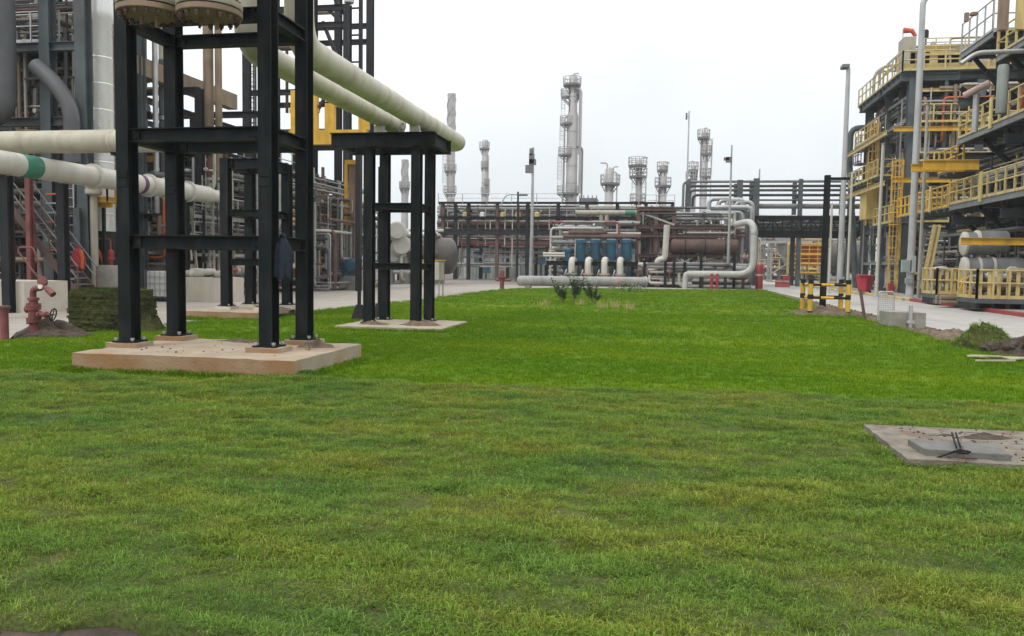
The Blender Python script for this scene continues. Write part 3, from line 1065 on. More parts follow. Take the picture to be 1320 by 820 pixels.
z2 = rng.rand(420) * 0.8 * (x2 < -11.5)
tf = [tuft_mesh('sod_tuft', 'sod_blade', 12, 0.03, 0.07, 0.006, 0.05, 0.9, 300 + i) for i in range(4)]
o = scatter('sod_grass', 'grass on the stacked turf slabs', np.concatenate([np.stack([x, y, x * 0 + 0.89], 1), np.stack([x2 * 0.9 - 1.2, x2 * 0 + 16.1 - 0.01 * z2, z2 * 1.05], 1)[x2 < -11.5]]), np.concatenate([1 + 0.5 * rng.rand(240), 0.4 + 0.35 * rng.rand(int((x2 < -11.5).sum()))]), tf, 9)
o.parent = st
o.location = (12.15, -16.6, 0)
del o['label']


# ================================================================== generic plant builders
def columns_grid(root, xs, ys, z0, z1, s, mname):
    for x in xs:
        for y in ys:
            MB().ibeam((x, y, z0), (x, y, z1), s, s, 0.03 if s > 0.3 else 0.022).build('column', mname, root)


def beams_grid(root, xs, ys, levels, w, h, mname, skip=None):
    for z in levels:
        for y in ys:
            for a, b in zip(xs[:-1], xs[1:]):
                if skip and skip(a, y, z, 'x'):
                    continue
                MB().ibeam((a + 0.01, y, z), (b - 0.01, y, z), w, h).build('beam', mname, root)
        for x in xs:
            for a, b in zip(ys[:-1], ys[1:]):
                if skip and skip(x, a, z, 'y'):
                    continue
                MB().ibeam((x, a + w, z), (x, b - w, z), w * 0.9, h * 0.92).build('beam', mname, root)


def railing(root, p0, p1, mname, h=1.1, step=1.5, kick=True, t=0.05):
    p0, p1 = Vector(p0), Vector(p1)
    L = (p1 - p0).length
    d = (p1 - p0) / L
    r = MB()
    up = Vector((0, 0, 1))
    for z in (h, h * 0.55):
        r.tube([p0 + up * z, p1 + up * z], t * 0.5, 6)
    if kick:
        r.bar(p0 + up * 0.08, p1 + up * 0.08, 0.012, 0.14)
    ro = r.build('railing', mname, root)
    n = max(1, round(L / step))
    for i in range(n + 1):
        p = p0 + d * (L * i / n)
        MB().bar(p, p + up * (h + t * 0.4), t).build('post', mname, ro)
    return ro


def pipe_cluster(root, box, n, seed, mats, rmin=0.05, rmax=0.16, name='pipe', prefer=None):
    """Pipes that run along the axes of a box, turning at elbows."""
    rr = random.Random(seed)
    x0, x1, y0, y1, z0, z1 = box
    lim = ((x0, x1), (y0, y1), (z0, z1))
    for _ in range(n):
        p = [rr.uniform(a, b) for a, b in lim]
        pts = [tuple(p)]
        last = -1
        for s in range(rr.choice((1, 2, 3, 3, 4))):
            ax = rr.choice([k for k in (prefer or (0, 1, 2)) if k != last] or [0])
            lo, hi = lim[ax]
            t = rr.uniform(lo, hi)
            if abs(t - p[ax]) < (hi - lo) * 0.25:
                t = lo if p[ax] - lo > hi - p[ax] else hi
            p[ax] = t
            pts.append(tuple(p))
            last = ax
        r = rr.uniform(rmin, rmax) * (1.4 if rr.random() < 0.15 else 1)
        m = MB().tube(path(pts, r * 3.2, 3), r, 8)
        o = m.build(name, rr.choice(mats), root, True)
        if rr.random() < 0.45:
            a, b = Vector(pts[0]), Vector(pts[1])
            q = a.lerp(b, rr.uniform(0.2, 0.8))
            MB().lathe([(r * 1.7, 0), (r * 1.7, 0.05), (r * 1.1, 0.05), (r * 1.1, 0.09), (r * 1.7, 0.09), (r * 1.7, 0.14)], q, b - a, 10).build('flange', rr.choice(mats), o, True)


def valve(root, p, s, mname, axis=(0, 1, 0)):
    p = Vector(p)
    v = MB().lathe([(0.26 * s, 0), (0.26 * s, 0.07 * s), (0.14 * s, 0.12 * s), (0.24 * s, 0.35 * s), (0.14 * s, 0.58 * s), (0.26 * s, 0.63 * s), (0.26 * s, 0.7 * s)], p, axis, 12).build('valve', mname, root, True)
    c = p + Vector(axis) * 0.35 * s
    MB().lathe([(0.12 * s, 0), (0.12 * s, 0.35 * s), (0.05 * s, 0.38 * s), (0.05 * s, 0.62 * s), (0.22 * s, 0.63 * s), (0.22 * s, 0.67 * s)], c, (0, 0, 1), 12).build('bonnet', mname, v, True)


def drum(root, c, axis, L, r, mname, name='drum', n=22):
    """A vessel with domed heads lying or standing along an axis, centred on c."""
    c, ax = Vector(c), Vector(axis).normalized()
    d = r * 0.5
    prof = [(0.001, -L / 2 - d)] + [(r * math.sin(k * math.pi / 10), -L / 2 - d * math.cos(k * math.pi / 10)) for k in range(1, 6)]
    prof += [(h[0], -h[1]) for h in reversed(prof)]
    return MB().lathe(prof, c, ax, n).build(name, mname, root, True)


def ladder(root, x, y, z0, z1, mname, w=0.45, cage=True, face=-1, axis='x'):
    m = MB()
    q = lambda a, b, z: (x + a, y + b, z) if axis == 'x' else (x + b, y + a, z)
    for s in (-1, 1):
        m.bar(q(s * w / 2, 0, z0), q(s * w / 2, 0, z1), 0.05)
    z = z0 + 0.2
    while z < z1:
        m.bar(q(-w / 2, 0, z), q(w / 2, 0, z), 0.03)
        z += 0.32
    o = m.build('ladder', mname, root)
    if cage:
        m = MB()
        z = z0 + 2.2
        while z < z1:
            ring = [q(0.38 * math.cos(a), face * (0.05 + 0.65 * math.sin(a)), z) for a in np.linspace(0, math.pi, 9)]
            m.tube(ring, 0.028, 5)
            z += 0.75
        for a in np.linspace(0.35, math.pi - 0.35, 5):
            m.bar(q(0.38 * math.cos(a), face * (0.05 + 0.65 * math.sin(a)), z0 + 2.2), q(0.38 * math.cos(a), face * (0.05 + 0.65 * math.sin(a)), z1), 0.035)
        m.build('safety_cage', mname, o)
    return o


def deck(root, x0, x1, y0, y1, z, mname='grey_steel', name='platform'):
    o = MB().box(x0, x1, y0, y1, z - 0.04, z).build(name, mname, root)
    m = MB()
    y = y0 + 0.3
    while y < y1:
        m.bar((x0 + 0.02, y, z - 0.13), (x1 - 0.02, y, z - 0.13), 0.08, 0.16)
        y += 1.2
    m.build('joists', mname, o, kind='stuff')
    return o


# ================================================================== left plant
GREYS = ['grey_pipe', 'grey_pipe', 'galvanised', 'white_pipe', 'dark_pipe', 'grey_steel']
MIXED = ['grey_pipe', 'tan_cladding', 'white_pipe', 'rust_pipe', 'dark_pipe', 'beige_panel', 'galvanised', 'dark_pipe']
DARKS = ['dark_pipe', 'dark_steel', 'grey_pipe', 'rust_pipe', 'tan_cladding', 'dark_pipe']

ls = thing('process_structure', 'tall blue grey steel structure packed with pipes at the left edge behind the white pipe', 'steel structure', (-24, 26, 0))
columns_grid(ls, [-20.1, -21.5, -24.5, -29], [26.0], -0.05, 15, 0.40, 'slate_steel')
columns_grid(ls, [-20.8, -24.5, -29], [30.2], -0.05, 15, 0.30, 'slate_steel')
beams_grid(ls, [-29, -24.5, -21.5, -20.1], [26.0], [3.3, 6.4, 9.0, 12.5], 0.24, 0.3, 'slate_steel')
beams_grid(ls, [-29, -24.5, -20.8], [30.2, 30.9], [3.3, 6.0, 7.5, 9.2, 11.0], 0.2, 0.28, 'dark_steel', lambda x, y, z, k: k == 'y')
deck(ls, -33, -20.5, 26.3, 31, 3.45, 'dark_steel')
deck(ls, -33, -21.2, 26.3, 31, 9.2, 'dark_steel')
a = at(28, 25, 31)
for i in range(9):
    MB().box(a.x - 1.2 + i * 0.29, a.x - 1.2 + i * 0.29 + 0.284, 31.2, 31.26 + 0.02 * (i % 2), a.z - 1.1, 13).build('cladding_sheet', 'shed_sheet', ls)
for i in range(14):
    MB().box(-33 + i * 0.62, -33 + i * 0.62 + 0.612, 33.5, 33.56 + 0.03 * (i % 2), 4.2, 13).build('cladding_sheet', 'beige_panel', ls)
p = at(4, 95, 25)
MB().tube(path([(p.x, 25, 13), (p.x, 25, at(4, 150, 25).z), (p.x - 3, 25, at(4, 150, 25).z)], 0.8, 5), 0.42, 18).build('duct', 'dark_pipe', ls, True)
q = [at(45, 84, 25.5), at(70, 106, 25.5), at(92, 138, 25.5)]
MB().tube(path([q[0], q[1], q[2], (q[2].x, 25.5, 4.9)], 0.6, 6), 0.27, 16).build('duct', 'dark_pipe', ls, True)
q = [at(40, 8, 28), at(100, 14, 28)]
MB().tube(path([q[0], q[1], (q[1].x, 28, at(101, 62, 28).z)], 0.35, 6), 0.11, 12).build('pipe', 'white_pipe', ls, True)
pipe_cluster(ls, (-29, -20.6, 26.5, 29, 6.0, 11.0), 70, 21, MIXED, 0.03, 0.10)
pipe_cluster(ls, (-23.4, -20.5, 26.6, 28.2, 4.0, 10.0), 40, 26, MIXED + ['white_pipe', 'beige_panel', 'rust_pipe'], 0.02, 0.07)
pipe_cluster(ls, (-27.5, -20.6, 26.4, 29, 0.3, 3.6), 60, 22, DARKS + ['galvanised', 'orange_paint'], 0.03, 0.10)
pipe_cluster(ls, (-31.5, -20.9, 28.8, 33.0, 3.7, 12.5), 40, 24, MIXED, 0.06, 0.17, prefer=(2, 0, 2))
for i, (px, py, Y) in enumerate(((75, 25, 28), (82, 38, 28.4), (70, 95, 28), (85, 68, 28.6), (95, 110, 28))):
    valve(ls, at(px, py, Y), 0.75, ['beige_panel', 'tan_cladding', 'grey_pipe'][i % 3])
drum(ls, at(30, 110, 29.5), (1, 0, 0), 2.6, 0.9, 'tan_cladding')
drum(ls, at(62, 128, 31.5), (0, 0, 1), 4.2, 0.75, 'shed_sheet')
railing(ls, (-28, 26.2, 9.2), (-21.2, 26.2, 9.2), 'galvanised', 1.1, 1.2)

# tall silver clad column
a, b = at(129, 160, 27.5), at(127, 0, 27.5)
t = thing('silver_column', 'tall round column in shiny silver cladding left of the black frame', 'column', (a.x, 27.5, 0))
r = 16.5 * mpp(a)
z1 = at(127, 25, 27.5).z
MB().lathe([(r, 2.6), (r, z1 - 0.14), (r * 1.12, z1 - 0.05), (r * 1.16, z1 + 0.25), (r * 1.16, 16)], (a.x, 27.5, 0), n=28).build('shell', 'silver_cladding', t, True)
for z in np.arange(3.2, 9, 0.95):
    MB().lathe([(r + 0.002, 0), (r + 0.009, 0.012), (r + 0.009, 0.045), (r + 0.002, 0.057)], (a.x, 27.5, z), n=28).build('cladding_band', 'silver_cladding', t, True)
MB().lathe([(r * 1.15, -0.05), (r * 1.1, 0.1), (r * 0.96, 0.3), (r * 0.96, 2.62)], (a.x, 27.5, 0), n=24).build('skirt', 'dark_steel', t, True)
q = at(116, 60, 27.3)
MB().tube([(q.x - 0.06, 27.0, 2.6), (q.x - 0.06, 27.0, 14)], 0.05, 8).build('drain_pipe', 'beige_panel', t, True)

# stair with handrails below the banded pipe
t = thing('steel_stair', 'dull grey and brown stair with double handrails climbing left under the banded pipe', 'stair', (-20.6, 24.2, 0))
A, B = Vector((-22.9, 24.0, 4.0)), Vector((-19.1, 24.0, 0.1))
A, B = at(8, 232, 24.5), at(100, 352, 24.5)
d = B - A
for dy in (0, 0.95):
    MB().bar(A + Vector((0, dy, -0.75)), B + Vector((0, dy, -0.75)), 0.06, 0.22).build('stringer', 'rust_pipe', t)
    for k in (0.32, -0.1):
        MB().tube([A + Vector((0, dy, k - 0.1)), B + Vector((0, dy, k - 0.1))], 0.022, 6).build('handrail', 'grey_steel', t)
    for i in range(6):
        p = A + d * (i / 5)
        MB().bar(p + Vector((0, dy, -0.7)), p + Vector((0, dy, 0.23)), 0.04).build('baluster', 'rust_pipe', t)
for i in range(15):
    p = A + d * ((i + 0.5) / 15)
    MB().box(p.x - 0.14, p.x + 0.14, 24.54, 25.41, p.z - 0.72, p.z - 0.69).build('tread', 'grey_steel', t)
g = at(38, 270, 24.2)
o = MB().ibeam((g.x, 24.2, -0.05), (g.x, 24.2, at(38, 222, 24.2).z), 0.16, 0.2).build('stair_post', 'red_pipe')
settle(tag(o, 'slim dark red steel post in front of the grey stair', 'post'))
t = thing('hoop_ladder', 'orange and grey upright ladder right of the red stair post', 'ladder', (at(58, 300, 25).x, 25.0, 0))
ladder(t, at(64, 300, 25).x, 25.9, 0, at(60, 228, 25).z, 'galvanised', 0.5, False)
for i in range(7):
    q = at(63, 250 + i * 12, 25.7)
    MB().bar((q.x - 0.1, 25.7, q.z), (q.x + 0.5, 25.7, q.z), 0.05).build('rung_bracket', 'galvanised' if i % 3 else 'orange_paint', t)

# dark support posts beneath the banded pipe
for px, lab in ((8, 'dark steel post carrying the banded pipe at the left edge'), (80, 'dark steel post carrying the banded pipe right of the stair'), (238, 'dark steel post carrying the banded pipe behind the back column of the black frame')):
    q = atX(px, 240, -18.75)
    o = MB().ibeam((-18.75, q.y, -0.05), (-18.75, q.y, zc - 0.36), 0.26, 0.26).build('support_post', 'dark_steel')
    settle(tag(o, lab, 'post'))
# hopper-like dark vessel behind
t = thing('dark_vessel', 'dark upright vessel with a coned bottom under the banded pipe', 'vessel', (at(98, 270, 27).x, 25.9, 0))
c = at(97, 262, 26.5)
MB().lathe([(0.25, -1.5), (0.25, -0.75), (0.62, -0.15), (0.62, 1.2), (0.5, 1.4)], c, n=20).build('shell', 'dark_pipe', t, True)
for s in (-1, 1):
    MB().bar((c.x + s * 0.5, c.y, -0.05), (c.x + s * 0.5, c.y, c.z), 0.12).build('leg', 'dark_steel', t)
q = at(121, 290, 26)
t = thing('relief_valve', 'pale valve on an upright pipe under the banded pipe', 'valve', (q.x, 26, 0))
MB().tube([(q.x, 26, -0.05), (q.x, 26, at(121, 250, 26).z)], 0.13, 12).build('riser', 'beige_panel', t, True)
MB().lathe([(0.2, 0), (0.28, 0.05), (0.28, 0.2), (0.2, 0.3), (0.3, 0.32), (0.3, 0.4), (0.1, 0.45)], (q.x, 26, at(121, 252, 26).z), n=14).build('body', 'beige_panel', t, True)
q = at(131, 260, 26.5)
o = thing('cage_platform', 'small yellow caged platform beside the pale relief valve', 'platform', (q.x, 26.5, q.z))
deck(o, q.x - 0.35, q.x + 0.45, 26.2, 27.1, q.z, 'yellow_paint')
for a, b in (((q.x - 0.35, 26.2, q.z), (q.x + 0.45, 26.2, q.z)), ((q.x + 0.45, 26.2, q.z), (q.x + 0.45, 27.1, q.z))):
    railing(o, a, b, 'yellow_paint', 0.9, 0.4)
MB().bar((q.x, 26.6, 0), (q.x, 26.6, q.z - 0.2), 0.1).build('leg', 'dark_steel', o)

# long pipe rack of the left plant
lr = thing('pipe_rack', 'long dark steel pipe rack stretching back along the left side of the yard', 'pipe rack', (-23, 40, 0))
LRX, LRY = [-27.5, -23.6, -19.9], [33.0, 38.6, 44.6, 50.4]
columns_grid(lr, LRX, LRY, -0.05, 9.0, 0.3, 'dark_steel')
beams_grid(lr, LRX, LRY, [3.0, 4.7, 6.4], 0.2, 0.3, 'dark_steel')
beams_grid(lr, LRX, LRY, [8.9], 0.2, 0.3, 'dark_steel', lambda x, y, z, k: k == 'y' and x > -22)
rr = random.Random(5)
for z, n in ((3.2, 7), (4.9, 8), (6.6, 7)):
    for i in range(n):
        r = rr.uniform(0.07, 0.2)
        x = -27.2 + (i + 0.5) * 7.0 / n + rr.uniform(-0.1, 0.1)
        MB().tube([(x, 32.0 + rr.uniform(-2, 2), z + r), (x, 52 + rr.uniform(-4, 6), z + r)], r, 10).build('pipe', rr.choice(MIXED), lr, True)
pipe_cluster(lr, (-22.5, -19.4, 31, 51, 0.2, 4.6), 170, 31, MIXED + ['orange_paint', 'white_pipe', 'galvanised'], 0.03, 0.10)
pipe_cluster(lr, (-22, -19.2, 33, 51, 2.8, 6.6), 110, 32, MIXED + ['galvanised'], 0.025, 0.09)
pipe_cluster(lr, (-33, -27, 26, 62, 0.2, 6.5), 90, 33, DARKS, 0.1, 0.3, prefer=(2, 0, 2))
for i in range(22):
    p = (rr.uniform(-21.5, -19.3), rr.uniform(33, 51), rr.choice((0.5, 1.1, 3.3, 5.0)))
    valve(lr, p, rr.uniform(0.6, 1.0), rr.choice(MIXED + ['yellow_paint', 'red_paint']))
for y in (35.5, 41, 47):
    for z in (0.9, 2.4):
        drum(lr, (-25.5, y, z), (1, 0, 0), 3.2, 0.62, rr.choice(['tan_cladding', 'shed_sheet', 'rust_pipe']), 'exchanger')
for z in (2.2, 3.35):
    railing(lr, (-19.3, 31.5, z), (-19.3, 37.8, z), 'galvanised', 1.0, 0.9, True, 0.05)
    railing(lr, (-19.2, 40.5, z + 0.4), (-19.2, 49, z + 0.4), 'galvanised' if z < 3 else 'pale_yellow', 1.0, 1.2, True, 0.06)
deck(lr, -21.5, -19.25, 31.5, 37.8, 2.2, 'grey_steel')
for x, y, z1_ in ((-19.2, 32.4, 5.2), (-19.15, 36.2, 6.4), (-19.1, 41.6, 6.4), (-19.1, 46.5, 5.6)):
    ladder(lr, x, y, 0, z1_, 'galvanised' if y < 40 else 'yellow_paint', 0.5, False)
for i in range(30):
    r_ = random.Random(i + 900)
    y = r_.uniform(31, 51)
    MB().bar((-19.25 + r_.uniform(-0.5, 0.1), y, r_.uniform(0, 2)), (-19.25 + r_.uniform(-0.5, 0.1), y, r_.uniform(3, 7)), r_.choice((0.06, 0.09, 0.14))).build('upright', r_.choice(['galvanised', 'dark_steel', 'grey_pipe', 'beige_panel', 'yellow_paint', 'slate_steel', 'rust_pipe']), lr)
pb = atX(177, 86, -21)
pe = atX(264, 117, -21)
MB().bar((-21, pb.y - 3.2, pb.z), (-21, pe.y + 2.5, pe.z - 0.05), 0.5, 0.72).build('concrete_girder', 'tan_cladding', lr)
for y in (29.5, 33.4):
    MB().bar((-21.3, y, 9.3), (-21.3, y, 6.4), 0.16).build('hanger', 'dark_steel', lr)
railing(lr, (-20.2, 33.4, 6.5), (-20.2, 44, 6.5), 'galvanised', 1.0, 1.4)
deck(lr, -23.4, -20.2, 33.4, 44.4, 6.5, 'dark_steel')

# tan and red risers in front of the rack
for (px, w, lab) in ((269, 13, 'tan clad riser pipe with a red lower length, left of its slimmer twin'), (282, 9, 'slim tan clad riser pipe right of the red footed one')):
    c = at(px, 150, 34)
    t = thing('riser_pipe', lab, 'pipe', (c.x, 34, 0))
    r = w / 2 * mpp(c)
    MB().tube([(c.x, 34, at(px, 201, 34).z), (c.x, 34, 14)], r, 16).build('pipe_run', 'tan_cladding', t, True)
    za, zb = at(px, 201, 34).z, at(px, 233, 34).z
    MB().tube([(c.x, 34, zb), (c.x, 34, za - 0.003)], r * 0.92, 16).build('painted_length', 'red_pipe' if px < 275 else 'tan_cladding', t, True)
    MB().lathe([(r * 1.5, 0), (r * 1.5, 0.12)], (c.x, 34, zb), n=16).build('flange', 'white_pipe', t, True)
    MB().tube([(c.x, 34, -0.05), (c.x, 34, zb - 0.003)], r * 0.98, 16).build('lower_length', 'white_pipe', t, True)
a = at(262, 246, 33.6)
o = MB().tube(path([at(180, 226, 33.6), at(238, 238, 33.6), a, (a.x + 0.2, 33.6, 0.1)], 0.4, 4), 0.2, 12).build('branch_pipe', 'white_pipe', None, True)
settle(tag(o, 'pale branch pipe sloping to the foot of the red footed riser', 'pipe'))
# slim silver upright behind the black frame
c = at(200, 100, 31)
o = MB().tube([(c.x, 31, 3.5), (c.x, 31, 14)], 0.11, 12).build('standpipe', 'galvanised', None, True)
settle(tag(o, 'slim grey upright pipe between the left columns of the black frame', 'pipe'))

# yellow platform frame and yellow lift ladder cage
c = at(395, 150, 44)
yp = thing('yellow_platform', 'bright yellow steel platform behind the right columns of the nearest black frame', 'platform', (c.x, 44, 0))
zz = at(395, 176, 44).z
xa, xb = at(372, 170, 44).x, at(472, 170, 44).x
MB().box(xa, xb, 44, 44.4, zz - 0.45, zz + 0.35).build('girder', 'yellow_paint', yp)
for px in (380, 402, 424, 468):
    q = at(px, 150, 44)
    MB().box(q.x - 0.28, q.x + 0.28, 44.05, 44.35, zz + 0.353, zz + 2.6 - (px > 410) * 0.9).build('upright', 'yellow_paint', yp)
MB().box(xa, at(410, 170, 44).x, 44.1, 44.3, zz + 1.35, zz + 1.6).build('cross_bar', 'yellow_paint', yp)
MB().box(at(418, 170, 44).x, xb, 44.1, 44.3, zz + 1.65, zz + 1.85).build('cross_bar', 'yellow_paint', yp)
MB().bar((xa + 0.5, 44.2, -0.05), (xa + 0.5, 44.2, zz - 0.45), 0.3).build('leg', 'dark_steel', yp)
MB().bar((xb - 0.5, 44.2, -0.05), (xb - 0.5, 44.2, zz - 0.45), 0.3).build('leg', 'dark_steel', yp)
MB().bar((xa + 1, 44.2, zz + 0.4), (xa + 2.6, 44.2, zz + 3.0), 0.16).build('brace', 'dark_steel', yp)

c = at(453, 250, 46)
t = thing('yellow_lift_frame', 'narrow yellow upright ladder frame with a yellow foot left of the second black frame', 'ladder', (c.x, 46, 0))
zt, zb = at(453, 212, 46).z, at(453, 285, 46).z
xl, xr = at(446, 250, 46).x, at(462, 250, 46).x
for x in (xl, xr):
    MB().bar((x, 46, zb), (x, 46, zt), 0.17).build('rail', 'yellow_paint', t)
MB().box(xl - 0.25, xr + 0.2, 45.9, 46.1, zb - 0.22, zb).build('foot_bar', 'yellow_paint', t)
MB().box(xl - 0.05, xr + 0.15, 45.9, 46.1, zt, zt + 0.25).build('head_bar', 'yellow_paint', t)
MB().box(xl + 0.12, xr - 0.12, 46.12, 46.2, zb, zt).build('back_sheet', 'tan_cladding', t)
for x in (xl, xr):
    MB().bar((x, 46.05, -0.05), (x, 46.05, zb - 0.22), 0.12).build('leg', 'galvanised', t)
q = at(178, 206, 32.5)
yb = thing('yellow_girder', 'yellow painted girder with small lamps seen between the left columns of the black frame', 'girder', (at(205, 205, 32.5).x, 32.5, q.z))
MB().box(q.x, at(232, 206, 32.5).x, 32.3, 32.6, q.z - 0.12, q.z + 0.16).build('web', 'yellow_paint', yb)
for px in (184, 200, 216):
    e = at(px, 200, 32.4)
    MB().box(e.x - 0.12, e.x + 0.12, 32.32, 32.5, q.z + 0.163, q.z + 0.42).build('bracket', 'orange_paint', yb)

# dark truss tower rising behind
tt = thing('truss_tower', 'open dark steel truss tower rising against the sky right of the black frame', 'steel tower', (-21.5, 49, 0))
TX = [at(318, 60, 49).x, at(404, 60, 49).x, at(448, 60, 49).x]
for x in TX:
    for y in (49, 53):
        MB().ibeam((x, y, -0.05), (x, y, 19.5 if x < TX[2] or y > 50 else at(448, 6, 49).z), 0.42, 0.42, 0.04).build('column', 'dark_steel', tt)
for z in (at(430, 32, 49).z, at(430, 10, 49).z, 9.3, 12.2):
    for y in (49, 53):
        MB().ibeam((TX[0], y, z), (TX[2] - 0.2, y, z), 0.22, 0.34).build('beam', 'dark_steel', tt)
MB().bar(at(418, 8, 49.1), at(446, 34, 49.1), 0.2).build('brace', 'dark_steel', tt)
MB().bar(at(432, 0, 49.3), at(448, 24, 49.3), 0.2).build('brace', 'dark_steel', tt)
MB().bar(at(416, 28, 49.1), at(435, 75, 49.1), 0.2).build('brace', 'dark_steel', tt)
e = at(462, 50, 49)
MB().tube([(e.x, 49.4, 5), (e.x, 49.4, 20)], 0.14, 8).build('side_pipe', 'dark_steel', tt, True)
for py in (8, 43, 78):
    q = at(455, py, 49)
    MB().bar((TX[2], 49.4, q.z), (e.x, 49.4, q.z), 0.09).build('bracket', 'dark_steel', tt)
q = at(450, 0, 49)
MB().lathe([(0.12, 0), (0.3, 0.1), (0.3, 0.5), (0.15, 0.7)], (q.x, 49, at(449, 6, 49).z), n=10).build('lamp', 'galvanised', tt, True)
pipe_cluster(tt, (TX[0], TX[1], 50, 52.5, 8, 18), 8, 77, DARKS, 0.07, 0.14, prefer=(2, 0, 2))
ladder(tt, at(323, 120, 48.5).x, 48.5, 6.5, 16, 'dark_steel', 0.7, True)

lm = thing('machinery_block', 'dark pump and pipe manifold at ground level behind the second black frame', 'machinery', (-19, 48, 0))
pipe_cluster(lm, (-20.5, -17.8, 42, 52, 0.1, 5.2), 90, 41, MIXED + ['rust_pipe', 'galvanised'], 0.03, 0.10)
lm2 = thing('dark_backing', 'long dark clad backing wall and roof added to darken the gaps behind the left pipe rack', 'shed', (-37, 45, 0))  # added shed-shaped backing that keeps the gaps behind the rack dark
for i in range(40):
    y_ = 18 + i * 1.4
    MB().box(-37.1, -37 + 0.06 * (i % 2), y_ + 0.01, y_ + 1.39, -0.05, 5.6).build('wall_sheet', 'dark_pipe', lm2)
MB().box(-42, -36.6, 17.8, 74.2, 5.603, 5.8).build('roof', 'grey_steel', lm2)
c = at(430, 350, 46)
MB().lathe([(0.75, 0), (0.78, 0.1), (0.78, 1.5), (0.7, 1.62)], (c.x + 0.6, 46.4, -0.05), n=20).build('tub', 'dark_pipe', lm, True)
MB().bar(at(416, 372, 45.5), at(403, 290, 45.5), 0.25).build('chute', 'galvanised', lm)
c = at(455, 345, 45.6)
t = thing('blue_pump', 'blue pump with a round casing in front of the dark tub', 'pump', (c.x, 45.4, 0))
MB().lathe([(0.2, -0.3), (0.42, -0.25), (0.45, 0.15), (0.3, 0.22), (0.3, 0.3), (0.12, 0.32)], (c.x + 0.1, 45.2, c.z + 0.1), (0.25, -1, 0), 18).build('casing', 'blue_paint', t, True)
MB().lathe([(0.28, 0), (0.3, 0.1), (0.3, 0.75), (0.2, 0.8)], (c.x - 0.25, 45.3, c.z - 0.5), n=14).build('motor', 'blue_paint', t, True)
MB().box(c.x - 0.6, c.x + 0.5, 45.0, 45.9, -0.05, c.z - 0.48).build('plinth', 'grey_concrete', t)

# walls, blocks and tote in the left yard
def block(label, mname, x0, x1, y0, y1, z1, seed, cat='concrete block', name='concrete_block'):
    o = rough_slab(name, mname, x0, x1, y0, y1, -0.05, z1, None, 0.012, 8, 8, seed=seed)
    return settle(tag(o, label, cat))


g = ground(32, 402)
e = ground(92, 399)
block('long pale concrete block behind the fire monitor', 'pale_concrete', g.x - 6, g.x, g.y, e.y + 0.3, at(32, 363, g.y).z, 1)
q = at(112, 372, 28)
block('grey concrete wall block under the red valves beside the hanging red jacket', 'grey_concrete', at(106, 370, 26).x, at(152, 370, 26).x, 26, 26.7, at(130, 342, 26).z, 2)
block('pale concrete wall behind the white caged tank', 'concrete', at(178, 370, 30).x, at(216, 370, 30).x, 31.2, 32.0, at(195, 340, 31.2).z, 3)
g1 = ground(250, 388)
block('pale concrete wall block topped with pale sacks behind the black frame', 'pale_concrete', at(236, 380, 29.2).x, at(289, 380, 29.2).x, 29.2, 30.7, at(270, 358, 29.2).z, 4)
zt = at(270, 358, 29.2).z
rr = random.Random(3)
for i in range(7):
    x0 = at(240 + i * 6.8, 352, 29.6).x
    m = MB()
    m.lathe([(0.02, -0.3), (0.12, -0.25), (0.145, 0), (0.12, 0.25), (0.02, 0.3)], (x0, 29.7 + 0.25 * (i % 2), zt + 0.13 + 0.09 * (i % 3 == 1)), (1, rr.uniform(-0.6, 0.6), 0.05), 10)
    o = m.build('cement_sack', 'white_pipe', None, True)
    settle(tag(o, 'pale sack lying on the concrete wall block behind the black frame', 'sack', 'pale sacks on the wall block'))
x0, x1, Y0 = at(187, 370, 28.6).x, at(219, 370, 28.6).x, 28.6
t = thing('caged_tank', 'white plastic tank in a square wire cage standing on the yard behind the black frame', 'tank', ((x0 + x1) / 2, Y0 + 0.5, 0))
MB().box(x0 + 0.03, x1 - 0.03, Y0 + 0.03, Y0 + 1.0, 0.12, 1.13).build('tank', 'ibc_plastic', t, bevel=0.05)
MB().box(x0, x1, Y0, Y0 + 1.05, -0.03, 0.1).build('pallet', 'dark_steel', t)
m = MB()
for k in range(6):
    x = x0 + (x1 - x0) * k / 5
    m.bar((x, Y0, 0.1), (x, Y0, 1.18), 0.016)
    y = Y0 + 1.05 * k / 5
    m.bar((x1, y, 0.1), (x1, y, 1.18), 0.016)
for k in range(5):
    z = 0.16 + k * 0.25
    m.bar((x0, Y0, z), (x1, Y0, z), 0.016)
    m.bar((x1, Y0, z), (x1, Y0 + 1.05, z), 0.016)
m.build('cage', 'galvanised', t)
c = at(335, 270, 40)
t = thing('caged_tank', 'white plastic tank in a wire cage raised on steel seen between the black columns', 'tank', (c.x, 38, 0))
c = at(307, 293, 38)
MB().box(c.x - 0.6, c.x + 0.6, 38, 39.1, c.z - 0.5, c.z + 0.6).build('tank', 'ibc_plastic', t, bevel=0.05)
m = MB()
for k in range(6):
    m.bar((c.x - 0.62 + 0.248 * k, 37.97, c.z - 0.5), (c.x - 0.62 + 0.248 * k, 37.97, c.z + 0.65), 0.03)
    m.bar((c.x - 0.62, 37.94, c.z - 0.45 + 0.21 * k), (c.x + 0.62, 37.94, c.z - 0.45 + 0.21 * k), 0.03)
m.build('cage', 'grey_steel', t)
for s in (-1, 1):
    MB().bar((c.x + s * 0.5, 38.5, -0.05), (c.x + s * 0.5, 38.5, c.z - 0.5), 0.12).build('leg', 'dark_steel', t)
c = at(99, 300, 25.6)
o = MB().ibeam((c.x, 25.7, -0.05), (c.x, 25.7, at(99, 268, 25.7).z), 0.24, 0.24).build('steel_post', 'slate_steel')
settle(tag(o, 'dark blue grey post on which a red jacket hangs', 'post'))
